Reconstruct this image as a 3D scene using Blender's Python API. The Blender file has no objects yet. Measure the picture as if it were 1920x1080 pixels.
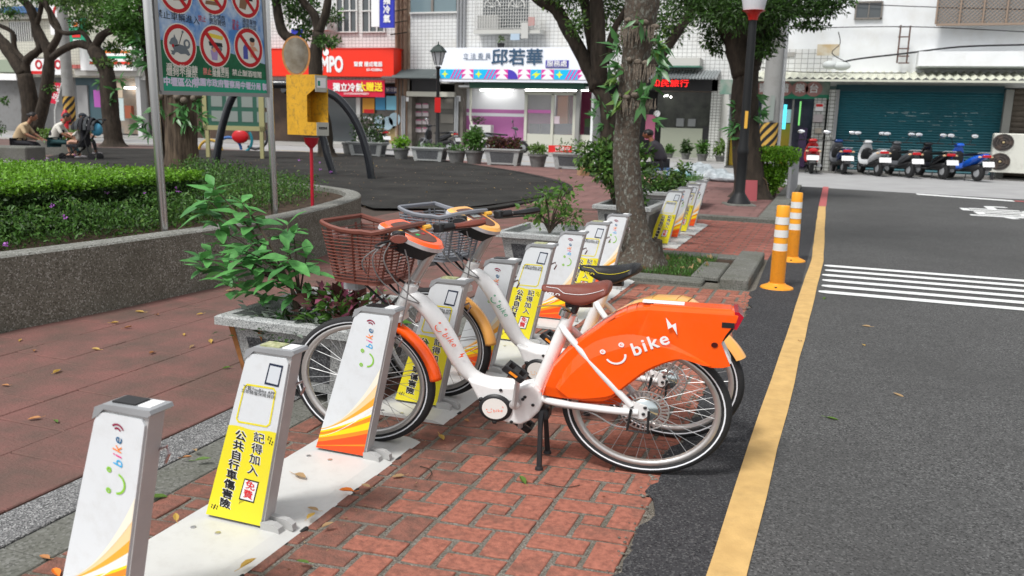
import bpy, math, random
import numpy as np
from mathutils import Vector, Matrix, Euler
rnd = random.Random(7)
PI = math.pi
scene = bpy.context.scene
COL = scene.collection
# ------------------------------------------------------------------ camera, sky, sun, exposure
CAM_H = 1.3
PITCH = math.atan(312.9 / 1600.0); YAW = math.radians(20.25); ROLL = math.radians(1.5)
_fw = Vector((-math.sin(YAW) * math.cos(PITCH), math.cos(YAW) * math.cos(PITCH), -math.sin(PITCH)))
_rt = Vector((math.cos(YAW), math.sin(YAW), 0)); _up = _rt.cross(_fw)
_r2 = _rt * math.cos(ROLL) + _up * math.sin(ROLL); _u2 = _up * math.cos(ROLL) - _rt * math.sin(ROLL)
cd = bpy.data.cameras.new('camera'); cam = bpy.data.objects.new('camera', cd); COL.objects.link(cam)
cd.sensor_width = 36; cd.lens = 30; cd.clip_start = 0.05; cd.clip_end = 600
cd.dof.use_dof = True; cd.dof.focus_distance = 3.9; cd.dof.aperture_fstop = 4.5
M4 = Matrix(((_r2.x, _u2.x, -_fw.x, 0), (_r2.y, _u2.y, -_fw.y, 0), (_r2.z, _u2.z, -_fw.z, CAM_H), (0, 0, 0, 1)))
cam.matrix_world = M4
scene.camera = cam
world = bpy.data.worlds.new('World'); scene.world = world; world.use_nodes = True
wn = world.node_tree.nodes; wl = world.node_tree.links; wn.clear()
wo = wn.new('ShaderNodeOutputWorld'); bg = wn.new('ShaderNodeBackground'); sky = wn.new('ShaderNodeTexSky')
sky.sky_type = 'NISHITA'; sky.sun_disc = False; sky.sun_elevation = math.radians(58); sky.sun_rotation = math.radians(200)
sky.air_density = 1.0; sky.dust_density = 2.0; sky.ozone_density = 1.0
hs = wn.new('ShaderNodeHueSaturation'); hs.inputs['Saturation'].default_value = 0.14
wl.new(sky.outputs[0], hs.inputs['Color']); wl.new(hs.outputs[0], bg.inputs[0]); wl.new(bg.outputs[0], wo.inputs[0])
bg.inputs[1].default_value = 0.105
sd = bpy.data.lights.new('sun', 'SUN'); sd.energy = 1.5; sd.angle = math.radians(11); sd.color = (1, 0.98, 0.95)
sun = bpy.data.objects.new('sun', sd); COL.objects.link(sun)
_el, _az = math.radians(58), math.radians(200)
sun.rotation_euler = Vector((-math.cos(_el) * math.sin(_az), -math.cos(_el) * math.cos(_az), -math.sin(_el))).to_track_quat('-Z', 'Y').to_euler()
vs = scene.view_settings; vs.view_transform = 'Standard'; vs.look = 'None'; vs.exposure = 0.92; vs.gamma = 1.0; vs.use_curve_mapping = False
scene.render.engine = 'CYCLES'; scene.cycles.use_denoising = True; scene.cycles.max_bounces = 6
scene.cycles.transparent_max_bounces = 12

def ray(px, py):
    return _r2 * ((px - 960) / 1600) + _u2 * ((540 - py) / 1600) + _fw
def S(px, py, z=0.0):
    """the point of the level z seen along a sight line"""
    d = ray(px, py); t = (z - CAM_H) / d.z
    return Vector((d.x * t, d.y * t, z))
def VY(px, py, Y):
    d = ray(px, py); t = Y / d.y
    return Vector((d.x * t, Y, CAM_H + d.z * t))

# ------------------------------------------------------------------ materials
def lin(c):
    if isinstance(c, str):
        c = c.lstrip('#'); c = [int(c[i:i + 2], 16) / 255 for i in (0, 2, 4)]
        return tuple(((x / 12.92) if x <= 0.04045 else ((x + 0.055) / 1.055) ** 2.4) for x in c)
    return tuple(c)
_mats = {}
def M(name, col, rough=0.6, metal=0.0, var=0.0, vscale=8.0, bump=0.0, bscale=60.0, col2=None, spec=0.32,
      emit=0.0, island=0.0, dirt=0.0, dscale=3.0, dcol=(0.08, 0.07, 0.055), trans=0.0, coat=0.0, alpha=1.0, obj=False, detail=6.0, zs=1.0):
    if name in _mats: return _mats[name]
    m = bpy.data.materials.new(name); m.use_nodes = True; nt = m.node_tree; n = nt.nodes; l = nt.links
    b = n['Principled BSDF']; col = lin(col)
    b.inputs['Roughness'].default_value = rough; b.inputs['Metallic'].default_value = metal
    b.inputs['Specular IOR Level'].default_value = spec
    if coat: b.inputs['Coat Weight'].default_value = coat; b.inputs['Coat Roughness'].default_value = 0.08
    b.inputs['Base Color'].default_value = (*col, 1)
    geo = n.new('ShaderNodeNewGeometry'); tc = n.new('ShaderNodeTexCoord')
    vec = tc.outputs['Object'] if obj else geo.outputs['Position']
    if zs != 1.0:
        mp = n.new('ShaderNodeMapping'); mp.inputs['Scale'].default_value = (1, 1, zs); l.new(vec, mp.inputs[0]); vec = mp.outputs[0]
    out = None
    def mix(a, bb, f, mode='MIX'):
        x = n.new('ShaderNodeMix'); x.data_type = 'RGBA'; x.blend_type = mode
        for s, v in ((x.inputs[6], a), (x.inputs[7], bb), (x.inputs[0], f)):
            if hasattr(v, 'is_linked') or isinstance(v, bpy.types.NodeSocket): l.new(v, s)
            elif isinstance(v, (int, float)): s.default_value = v
            else: s.default_value = (*v[:3], 1)
        return x.outputs[2]
    def noise(sc, det=detail, rgh=0.6):
        x = n.new('ShaderNodeTexNoise'); x.inputs['Scale'].default_value = sc; x.inputs['Detail'].default_value = det
        x.inputs['Roughness'].default_value = rgh; l.new(vec, x.inputs['Vector']); return x.outputs['Fac']
    def ramp(s, a, bb):
        x = n.new('ShaderNodeMapRange'); x.inputs[1].default_value = a; x.inputs[2].default_value = bb; l.new(s, x.inputs[0]); return x.outputs[0]
    if var or col2:
        c2 = lin(col2) if col2 is not None else tuple(max(0, x * (1 - var)) for x in col)
        c1 = col if col2 is not None else tuple(min(1, x * (1 + var * 0.6)) for x in col)
        out = mix(c1, c2, ramp(noise(vscale), 0.35, 0.65))
    if island:
        f = geo.outputs['Random Per Island']
        x = n.new('ShaderNodeMapRange'); x.inputs[3].default_value = 1 - island; x.inputs[4].default_value = 1 + island; l.new(f, x.inputs[0])
        hv = n.new('ShaderNodeHueSaturation'); l.new(x.outputs[0], hv.inputs['Value'])
        hv.inputs['Color'].default_value = (*col, 1)
        if out: l.new(out, hv.inputs['Color'])
        out = hv.outputs[0]
    if dirt:
        f = ramp(noise(dscale, 8, 0.7), 0.5, 0.75)
        y = n.new('ShaderNodeMath'); y.operation = 'MULTIPLY'; l.new(f, y.inputs[0]); y.inputs[1].default_value = dirt
        out = mix(out if out else col, dcol, y.outputs[0])
    if out: l.new(out, b.inputs['Base Color'])
    if bump:
        bn = n.new('ShaderNodeBump'); bn.inputs['Strength'].default_value = bump; bn.inputs['Distance'].default_value = 0.01
        l.new(noise(bscale, 4), bn.inputs['Height']); l.new(bn.outputs[0], b.inputs['Normal'])
    if emit:
        b.inputs['Emission Color'].default_value = (*col, 1); b.inputs['Emission Strength'].default_value = emit
    if alpha < 1: b.inputs['Alpha'].default_value = alpha
    if trans:
        tr = n.new('ShaderNodeBsdfTranslucent'); ms = n.new('ShaderNodeMixShader'); ms.inputs[0].default_value = trans
        if out: l.new(out, tr.inputs[0])
        else: tr.inputs[0].default_value = (*col, 1)
        l.new(b.outputs[0], ms.inputs[1]); l.new(tr.outputs[0], ms.inputs[2]); l.new(ms.outputs[0], n['Material Output'].inputs[0])
    _mats[name] = m
    return m
def speckle(name, base, light, dark, scale=140, amount=0.5, rough=0.75, bump=0.3, stain=0.0, staincol=(0.06, 0.055, 0.04), obj=False, sscale=2.2):
    """granular stone: light and dark grains over a base"""
    m = bpy.data.materials.new(name); m.use_nodes = True; nt = m.node_tree; n = nt.nodes; l = nt.links
    b = n['Principled BSDF']; b.inputs['Roughness'].default_value = rough; b.inputs['Specular IOR Level'].default_value = .2
    geo = n.new('ShaderNodeNewGeometry'); tc = n.new('ShaderNodeTexCoord'); vec = tc.outputs['Object'] if obj else geo.outputs['Position']
    v = n.new('ShaderNodeTexVoronoi'); v.inputs['Scale'].default_value = scale; l.new(vec, v.inputs['Vector'])
    r = n.new('ShaderNodeValToRGB'); e = r.color_ramp; e.interpolation = 'CONSTANT'
    sep = n.new('ShaderNodeSeparateColor'); l.new(v.outputs['Color'], sep.inputs[0]); l.new(sep.outputs[0], r.inputs[0])
    e.elements[0].position = 0; e.elements[0].color = (*dark, 1)
    e.elements[1].position = 0.25 * amount * 1.6; e.elements[1].color = (*base, 1)
    x = e.elements.new(1 - 0.3 * amount); x.color = (*light, 1)
    no = n.new('ShaderNodeTexNoise'); no.inputs['Scale'].default_value = sscale; no.inputs['Detail'].default_value = 9; no.inputs['Roughness'].default_value = .68; l.new(vec, no.inputs['Vector'])
    mr = n.new('ShaderNodeMapRange'); mr.inputs[1].default_value = 0.42; mr.inputs[2].default_value = 0.66; mr.inputs[4].default_value = stain; l.new(no.outputs[0], mr.inputs[0])
    mx = n.new('ShaderNodeMix'); mx.data_type = 'RGBA'; l.new(mr.outputs[0], mx.inputs[0]); l.new(r.outputs[0], mx.inputs[6]); mx.inputs[7].default_value = (*staincol, 1)
    l.new(mx.outputs[2], b.inputs['Base Color'])
    bn = n.new('ShaderNodeBump'); bn.inputs['Strength'].default_value = bump; bn.inputs['Distance'].default_value = 0.004
    l.new(sep.outputs[0], bn.inputs['Height']); l.new(bn.outputs[0], b.inputs['Normal'])
    _mats[name] = m; return m
def gridmat(name, col, joint, sx, sz, rough=0.5, var=0.12, w=0.06, stain=0.3, staincol=(0.35, 0.3, 0.22), axis='xz'):
    """wall tiles too small to pick apart far away"""
    m = bpy.data.materials.new(name); m.use_nodes = True; nt = m.node_tree; n = nt.nodes; l = nt.links
    b = n['Principled BSDF']; b.inputs['Roughness'].default_value = rough
    geo = n.new('ShaderNodeNewGeometry'); sp = n.new('ShaderNodeSeparateXYZ'); l.new(geo.outputs['Position'], sp.inputs[0])
    ad = n.new('ShaderNodeMath'); ad.operation = 'ADD'; l.new(sp.outputs[0], ad.inputs[0]); l.new(sp.outputs[1], ad.inputs[1])
    cb = n.new('ShaderNodeCombineXYZ'); l.new(ad.outputs[0], cb.inputs[0]); l.new(sp.outputs[2], cb.inputs[1])
    br = n.new('ShaderNodeTexBrick'); br.offset = 0; l.new(cb.outputs[0], br.inputs['Vector'])
    br.inputs['Scale'].default_value = 1; br.inputs['Brick Width'].default_value = sx; br.inputs['Row Height'].default_value = sz
    br.inputs['Mortar Size'].default_value = w * min(sx, sz); br.inputs['Mortar'].default_value = (*joint, 1)
    br.inputs['Color1'].default_value = (*col, 1); br.inputs['Color2'].default_value = (*[c * (1 - var) for c in col], 1)
    no = n.new('ShaderNodeTexNoise'); no.inputs['Scale'].default_value = 0.6; no.inputs['Detail'].default_value = 9; no.inputs['Roughness'].default_value = .7; l.new(geo.outputs['Position'], no.inputs['Vector'])
    mr = n.new('ShaderNodeMapRange'); mr.inputs[1].default_value = 0.52; mr.inputs[2].default_value = 0.75; mr.inputs[4].default_value = stain; l.new(no.outputs[0], mr.inputs[0])
    mx = n.new('ShaderNodeMix'); mx.data_type = 'RGBA'; l.new(mr.outputs[0], mx.inputs[0]); l.new(br.outputs[0], mx.inputs[6]); mx.inputs[7].default_value = (*staincol, 1)
    l.new(mx.outputs[2], b.inputs['Base Color'])
    _mats[name] = m; return m

WHITE = M('white_paint', (0.73, 0.73, 0.72), 0.3, dirt=0.25, dscale=16, dcol=(0.42, 0.40, 0.37), coat=0.4, detail=12)
GREYP = M('grey_plastic', (0.30, 0.31, 0.32), 0.45, var=0.1)
SILVER = M('silver_metal', (0.55, 0.54, 0.53), 0.35, 0.85, var=0.1)
STEEL = M('stainless_steel', (0.6, 0.6, 0.6), 0.22, 1.0)
BLACK = M('black_plastic', (0.018, 0.018, 0.019), 0.42)
RUBBER = M('tyre_rubber', (0.022, 0.022, 0.023), 0.7, bump=0.4, bscale=220)
DARK = M('dark_metal', (0.03, 0.03, 0.032), 0.4, 0.3)
ORANGE = M('orange_gloss', (0.95, 0.10, 0.002), 0.24, coat=0.6, var=0.04, vscale=3, dirt=.14, dscale=15, dcol=(.45, .14, .06), detail=12)
YELLOWB = M('light_orange_gloss', (0.85, 0.42, 0.10), 0.28, coat=0.5)
YEL = M('sign_yellow', (0.80, 0.68, 0.02), 0.5, var=0.06, vscale=20, dirt=0.15, dscale=14, dcol=(.45, .4, .2))
BROWNP = M('brown_plastic', (0.17, 0.058, 0.042), 0.45, var=0.1)
LEATHER = M('brown_leather', (0.17, 0.045, 0.03), 0.35, bump=0.25, bscale=400)
BLKL = M('black_leather', (0.012, 0.012, 0.013), 0.33, bump=0.25, bscale=400)
RED = M('red_plastic', (0.45, 0.01, 0.015), 0.25, coat=.5)
INK = M('black_ink', (0.012, 0.012, 0.014), 0.6)
PWHITE = M('white_print', (0.8, 0.8, 0.8), 0.5)
PANELW = M('dock_white_panel', (0.67, 0.70, 0.72), 0.32, dirt=0.30, dscale=13, dcol=(.46, .45, .42), detail=14)

# ------------------------------------------------------------------ mesh builder
class MB:
    def __init__(s): s.v = []; s.f = []; s.mi = []
    def add(s, vs_, fs_, mi=0, T=None):
        o = len(s.v)
        s.v += [tuple(T @ Vector(v)) for v in vs_] if T is not None else [tuple(v) for v in vs_]
        s.f += [tuple(i + o for i in f) for f in fs_]; s.mi += [mi] * len(fs_)
        return s
    def box(s, x0, x1, y0, y1, z0, z1, mi=0, T=None, bev=0.0):
        if bev:
            b = bev
            lo = [(x0 + b, y0 + b), (x1 - b, y0 + b), (x1 - b, y1 - b), (x0 + b, y1 - b)]
            hi = [(x0, y0 + b), (x0 + b, y0), (x1 - b, y0), (x1, y0 + b), (x1, y1 - b), (x1 - b, y1), (x0 + b, y1), (x0, y1 - b)]
            v = [(x, y, z0 + b * 0) for x, y in hi] + [(x, y, z1 - b) for x, y in hi] + [(x, y, z1) for x, y in lo]
            f = [tuple(range(7, -1, -1))] + [(i, (i + 1) % 8, 8 + (i + 1) % 8, 8 + i) for i in range(8)]
            mp = [(0, 1), (1, 1), (1, 2), (2, 2), (2, 3), (3, 3), (3, 0), (0, 0)]
            c = [3, 0, 0, 1, 1, 2, 2, 3]; c = [0, 0, 1, 1, 2, 2, 3, 3]
            for i in range(8):
                a, d = 8 + i, 8 + (i + 1) % 8; p, q = 16 + c[i], 16 + c[(i + 1) % 8]
                f.append((a, d, q) if p == q else (a, d, q, p))
            f.append((16, 17, 18, 19))
            return s.add(v, f, mi, T)
        v = [(x0, y0, z0), (x1, y0, z0), (x1, y1, z0), (x0, y1, z0), (x0, y0, z1), (x1, y0, z1), (x1, y1, z1), (x0, y1, z1)]
        return s.add(v, [(3, 2, 1, 0), (4, 5, 6, 7), (0, 1, 5, 4), (1, 2, 6, 5), (2, 3, 7, 6), (3, 0, 4, 7)], mi, T)
    def prism(s, poly, a, b, axis='y', mi=0, T=None, inset=None):
        """polygon in xz (axis y), xy (axis z) or yz (axis x) extruded from a to b"""
        def P(p, h): return {'y': (p[0], h, p[1]), 'z': (p[0], p[1], h), 'x': (h, p[0], p[1])}[axis]
        n = len(poly); v = [P(p, a) for p in poly] + [P(p, b) for p in (inset or poly)]
        f = [tuple(range(n)), tuple(range(2 * n - 1, n - 1, -1))] + [(i, i + n, (i + 1) % n + n, (i + 1) % n) for i in range(n)]
        return s.add(v, f, mi, T)
    def tube(s, pts, r, n=8, mi=0, closed=False, T=None, sq=(1, 1), caps=True):
        pts = [Vector(p) for p in pts]; k = len(pts)
        rs = r if isinstance(r, (list, tuple)) else [r] * k
        v = []; up = None
        for i, p in enumerate(pts):
            a = pts[(i - 1) % k] if (closed or i > 0) else p; b = pts[(i + 1) % k] if (closed or i < k - 1) else p
            t = (b - a).normalized()
            if up is None:
                up = Vector((0, 0, 1)) if abs(t.z) < 0.9 else Vector((0, 1, 0))
            u = (up - t * up.dot(t)); u = u.normalized() if u.length > 1e-6 else t.orthogonal().normalized()
            up = u; w = t.cross(u)
            for j in range(n):
                an = 2 * PI * j / n; v.append(p + (u * math.cos(an) * sq[0] + w * math.sin(an) * sq[1]) * rs[i])
        f = []
        for i in range(k if closed else k - 1):
            for j in range(n):
                i2 = (i + 1) % k; f.append((i * n + j, i * n + (j + 1) % n, i2 * n + (j + 1) % n, i2 * n + j))
        if not closed and caps:
            f.append(tuple(range(n - 1, -1, -1))); f.append(tuple((k - 1) * n + j for j in range(n)))
        return s.add(v, f, mi, T)
    def lathe(s, prof, n=16, mi=0, T=None):
        """profile (r, z) turned round z"""
        v = []; f = []; k = len(prof)
        for r, z in prof:
            for j in range(n): v.append((r * math.cos(2 * PI * j / n), r * math.sin(2 * PI * j / n), z))
        for i in range(k - 1):
            for j in range(n): f.append((i * n + j, i * n + (j + 1) % n, (i + 1) * n + (j + 1) % n, (i + 1) * n + j))
        f.append(tuple(range(n - 1, -1, -1))); f.append(tuple((k - 1) * n + j for j in range(n)))
        return s.add(v, f, mi, T)
    def ball(s, c, r, n=10, m=7, mi=0, T=None):
        rx, ry, rz = r if isinstance(r, (tuple, list)) else (r, r, r); v = [(c[0], c[1], c[2] - rz)]; f = []
        for i in range(1, m):
            a = -PI / 2 + PI * i / m
            for j in range(n):
                b = 2 * PI * j / n; v.append((c[0] + rx * math.cos(a) * math.cos(b), c[1] + ry * math.cos(a) * math.sin(b), c[2] + rz * math.sin(a)))
        v.append((c[0], c[1], c[2] + rz))
        for j in range(n): f.append((0, 1 + (j + 1) % n, 1 + j))
        for i in range(m - 2):
            for j in range(n):
                a = 1 + i * n; f.append((a + j, a + (j + 1) % n, a + n + (j + 1) % n, a + n + j))
        a = 1 + (m - 2) * n
        for j in range(n): f.append((a + j, a + (j + 1) % n, len(v) - 1))
        return s.add(v, f, mi, T)
    def poly(s, pts, mi=0, T=None):
        return s.add(pts, [tuple(range(len(pts)))], mi, T)
    def build(s, name, mats, parent=None, smooth=False, auto=True):
        me = bpy.data.meshes.new(name); me.from_pydata(s.v, [], s.f)
        for m in (mats if isinstance(mats, (list, tuple)) else [mats]): me.materials.append(m)
        me.polygons.foreach_set('material_index', s.mi)
        me.update()
        o = bpy.data.objects.new(name, me); COL.objects.link(o)
        if parent: o.parent = parent
        if smooth:
            me.polygons.foreach_set('use_smooth', [True] * len(s.f))
            if auto: me.set_sharp_from_angle(angle=math.radians(40))
        return o
def tag(o, label=None, cat=None, group=None, kind=None):
    if label: o['label'] = label
    if cat: o['category'] = cat
    if group: o['group'] = group
    if kind: o['kind'] = kind
    return o
def thing(name, label, cat, loc=(0, 0, 0), rz=0.0, group=None, scale=None):
    o = bpy.data.objects.new(name, None); COL.objects.link(o); o.empty_display_size = 0.1
    o.location = loc; o.rotation_euler = (0, 0, rz)
    if scale: o.scale = scale
    return tag(o, label, cat, group)
def struct(o): o['kind'] = 'structure'; return o
def dup(root, loc=None, rz=None, label=None, matmap=None, scale=None):
    def cp(o, par):
        c = o.copy(); COL.objects.link(c)
        if par: c.parent = par
        if matmap and o.type == 'MESH':
            if any(m in matmap for m in o.data.materials[:]):
                c.data = o.data.copy()
                for i, m in enumerate(c.data.materials): c.data.materials[i] = matmap.get(m, m)
        for ch in list(o.children): cp(ch, c)
        return c
    r = cp(root, None)
    if loc is not None: r.location = loc
    if rz is not None: r.rotation_euler = (0, 0, rz)
    if label: r['label'] = label
    if scale: r.scale = scale
    return r
def smooth(pts, k=6, closed=False):
    P = [Vector(p) for p in pts]; n = len(P); out = []
    for i in range(n if closed else n - 1):
        p0 = P[(i - 1) % n] if closed or i > 0 else P[0]; p1 = P[i]; p2 = P[(i + 1) % n]; p3 = P[(i + 2) % n] if closed or i + 2 < n else P[-1]
        for j in range(k):
            t = j / k; out.append(0.5 * ((2 * p1) + (p2 - p0) * t + (2 * p0 - 5 * p1 + 4 * p2 - p3) * t * t + (3 * p1 - p0 - 3 * p2 + p3) * t ** 3))
    if not closed: out.append(P[-1])
    return out
def sm2(pts, k=6, closed=True):
    return [(v.x, v.y) for v in smooth([(a, b, 0) for a, b in pts], k, closed)]
_tc = {}
def text(body, size, mat, T, name='lettering', parent=None, bold=0.0, shear=0.0, ext=0.0, align='CENTER', sx=1.0):
    """flat lettering; T places it (x right, y up, facing +z)"""
    key = (body, size, bold, shear, ext, align, sx, mat.name)
    if key in _tc: me = _tc[key]
    else:
        c = bpy.data.curves.new('txt', 'FONT'); c.body = body; c.size = size; c.shear = shear; c.extrude = ext
        c.align_x = align; c.align_y = 'CENTER'; c.resolution_u = 3
        o = bpy.data.objects.new('txt', c); COL.objects.link(o); dg = bpy.context.evaluated_depsgraph_get(); dg.update()
        me = bpy.data.meshes.new_from_object(o.evaluated_get(dg)); bpy.data.objects.remove(o); bpy.data.curves.remove(c)
        if bold:
            V = [v.co.copy() for v in me.vertices]; F = [tuple(p.vertices) for p in me.polygons]; VV = list(V); FF = list(F); n0 = len(V)
            for q, an in enumerate([k * PI / 4 for k in range(8)]):
                FF += [tuple(i + n0 * (q + 1) for i in f) for f in F]; VV += [v + Vector((math.cos(an) * bold, math.sin(an) * bold, -size * .0012 * (q + 1))) for v in V]
            me = bpy.data.meshes.new('lettering'); me.from_pydata(VV, [], FF)
        if sx != 1.0: me.transform(Matrix.Diagonal((sx, 1, 1, 1)))
        me.materials.clear(); me.materials.append(mat); _tc[key] = me
    ob = bpy.data.objects.new(name, me); COL.objects.link(ob)
    if parent: ob.parent = parent
    ob.matrix_local = T if parent else T
    return ob
FACE = Matrix.Rotation(PI / 2, 4, 'X')          # text standing in the xz plane, facing -y
def Tr(x, y, z): return Matrix.Translation((x, y, z))
def onface(x, y, z, ang=0.0): return Tr(x, y, z) @ FACE @ Matrix.Rotation(ang, 4, 'Z')
def VP(px, py, p0, p1):
    """sight line cut with the upright plane through two ground points: (distance from p0 along it, z)"""
    d = ray(px, py); a = Vector((p1[0] - p0[0], p1[1] - p0[1], 0)).normalized(); n = Vector((-a.y, a.x, 0))
    t = (Vector((p0[0], p0[1], 0)) - Vector((0, 0, CAM_H))).dot(n) / d.dot(n)
    q = Vector((0, 0, CAM_H)) + d * t
    return (q - Vector((p0[0], p0[1], 0))).dot(a), q.z
# ------------------------------------------------------------------ the ground
ASPH = speckle('road_asphalt', (0.082, 0.082, 0.081), (0.15, 0.15, 0.148), (0.035, 0.035, 0.035), 170, 0.5, 0.85, 0.5, 0.62, (0.056, 0.056, 0.055), sscale=0.55)
LIGHTST = M('pale_street', (0.33, 0.33, 0.33), 0.85, var=0.1, vscale=1.2, bump=0.2, bscale=80)
BEDM = speckle('joint_mortar', (0.17, 0.155, 0.13), (0.26, 0.25, 0.22), (0.09, 0.08, 0.07), 220, 0.5, 0.9, 0.6, 0.6, (0.07, 0.065, 0.045))
BRICK = M('red_brick', (0.41, 0.158, 0.110), 0.94, col2=(0.23, 0.092, 0.067), vscale=44, bump=0.55, bscale=170, island=0.14, dirt=0.85, dscale=7, dcol=(0.14, 0.080, 0.062), spec=.15, detail=14)
BRICKD = M('red_brick_dark', (0.27, 0.115, 0.085), 0.92, col2=(0.15, 0.08, 0.062), vscale=22, bump=0.8, bscale=110, island=0.16, dirt=0.9, dscale=5, dcol=(0.095, 0.068, 0.055), spec=.2, detail=12)  # darker, browner brick for the rows beside the dock plates
SLAB = M('pink_slab', (0.205, 0.097, 0.085), 0.9, col2=(0.12, 0.080, 0.067), vscale=3.2, bump=0.6, bscale=60, island=0.05, dirt=0.7, dscale=2.3, dcol=(0.105, 0.086, 0.066), spec=.2, detail=14)
GRAN = speckle('granite_chip', (0.17, 0.17, 0.17), (0.38, 0.38, 0.375), (0.06, 0.06, 0.062), 250, 0.65, 0.75, 0.4, 0.25, (0.06, 0.06, 0.055))
CONC = speckle('old_concrete', (0.15, 0.15, 0.135), (0.20, 0.20, 0.185), (0.10, 0.10, 0.09), 120, 0.5, 0.9, 0.4, 0.55, (0.085, 0.09, 0.065))
WALLC = speckle('pebble_wall', (0.18, 0.17, 0.14), (0.33, 0.32, 0.285), (0.105, 0.098, 0.078), 125, 0.5, 0.85, 0.6, 0.55, (0.085, 0.078, 0.058))
CAPC = speckle('pebble_wall_top', (0.21, 0.21, 0.19), (0.33, 0.33, 0.31), (0.12, 0.12, 0.105), 110, 0.45, 0.85, 0.4, 0.5, (0.12, 0.12, 0.10))
SOIL = M('soil', (0.055, 0.035, 0.022), 0.95, var=0.5, vscale=14, bump=1.0, bscale=45)
RUBG = M('rubber_floor', (0.034, 0.033, 0.031), 0.95, var=0.35, vscale=.9, bump=0.3, bscale=60, spec=.12, dirt=.6, dscale=2.2, dcol=(.062, .056, .048), detail=12)
def sheet(name, pts, z, mat, th=0.0, parent=None):
    m = MB()
    if th: m.prism(pts, z - th, z, 'z')
    else: m.poly([(x, y, z) for x, y in pts])
    o = m.build(name, mat, parent)
    if not parent: struct(o)
    return o
sheet('ground', [(-420, -420), (420, -420), (420, 420), (-420, 420)], -0.06, M('far_ground', (0.12, 0.12, 0.12), 0.9))
# back street, paler, crosses the whole picture
sheet('street', [(-90, 20.2), (60, 20.2), (60, 29), (-1, 29), (-1, 36), (-90, 36)], -0.012, LIGHTST)
sheet('brick_bed', [(-2.1, -2), (-0.38, -2), (-0.40, 12.4), (-2.1, 12.4)], -0.005, BEDM)
sheet('slab_bed', [(-30, -2), (-2.1, -2), (-2.1, 12.4), (-30, 20)], -0.009, M('dark_joint', (0.06, 0.045, 0.036), 0.95))
# road: its left edge is broken where it meets the bricks
edge = []
r2 = random.Random(3); y = -2.0
while y < 7.05:
    n = 0.018 * math.sin(y * 5.1 + 1) + 0.012 * math.sin(y * 17) + r2.uniform(-.018, .018)
    edge.append((-0.50 + n, y)); y += r2.uniform(.025, .07)
edge += [(-0.50, 7.1), (-0.53, 8.8), (-0.5, 12.3), (-0.64, 20.65)]
road = edge[::-1]
ASPN = speckle('fresh_asphalt', (0.045, 0.045, 0.048), (0.10, 0.10, 0.10), (0.018, 0.018, 0.02), 190, 0.5, 0.9, 0.5, 0.5, (0.035, 0.035, 0.037))
sheet('road_edge_strip', [(-0.20, -2), (-0.16, 9), (-0.12, 15), (-0.16, 20.6)] + [(x + .0, y) for x, y in road], 0.0065, ASPN, 0.03)
sheet('road', [(60, -2), (60, 19.0)] + [(20, 19.6), (3.67, 19.9)] + road, 0.004, ASPH, 0.03)
WPAINT = M('road_white_paint', (0.72, 0.73, 0.72), 0.7, dirt=0.35, dscale=18, dcol=(0.3, 0.3, 0.3))
YPAINT = M('road_yellow_paint', (0.60, 0.39, 0.15), 0.8, col2=(0.50, 0.32, 0.12), vscale=12, bump=0.3, bscale=120, dirt=0.3, dscale=9, dcol=(0.28, 0.2, 0.09))
RPAINT = M('road_red_paint', (0.42, 0.10, 0.10), 0.75, dirt=0.3, dscale=9, dcol=(0.2, 0.12, 0.12))
def yl(y): return -0.243 + 0.018 * (y - 2.37) if y < 9 else -0.1237 - (y - 9) * 0.008
ys = [-2 + i * 0.5 for i in range(36)] + [15.5]
left = [(yl(y) + r2.uniform(-.004, .004), y) for y in ys]; right = [(yl(y) + 0.115 + r2.uniform(-.004, .004), y) for y in ys]
sheet('yellow_line', left[::-1] + right, 0.0095, YPAINT)
sheet('red_line', [(-0.175, 15.52), (-0.055, 15.52), (-0.06, 20.9), (-0.18, 20.9)], 0.0095, RPAINT)
for i in range(6):
    y0 = 7.245 + i * 0.2895; pts = []
    dy = 0.062
    x0 = yl(y0) + .135 + r2.uniform(-.008, .012)
    pts = [(x0 + dy, y0 - dy), (9, y0 - dy - 0.03 * 9 * 0 + 0.0), (9, y0 + dy), (x0 + dy, y0 + dy), (x0 + 0.01, y0 + dy * .6), (x0, y0), (x0 + .01, y0 - dy * .6)]
    sheet('white_stripe', pts, 0.0095, WPAINT)
# the far white line and the painted word on the road
a, b = S(1718, 364, .008), S(1900, 377, .008)
sheet('white_line', [(a.x, a.y - .20), (b.x, b.y - .20), (b.x, b.y + .16), (a.x, a.y + .16)], 0.012, WPAINT)
sheet('red_marking', [(b.x + .02, b.y - .11), (9, b.y - .25), (9, b.y + .0), (b.x + .02, b.y + .11)], 0.012, RPAINT)
g0 = S(1870, 397)
wd = text('停', 1.0, WPAINT, Matrix(), 'road_lettering', bold=0.012)
wd.matrix_world = Tr(g0.x + .22, g0.y + .1, 0.0085) @ Matrix.Rotation(PI, 4, 'Z') @ Matrix.Diagonal((1.65, 2.6, 1, 1)); struct(wd)

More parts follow.
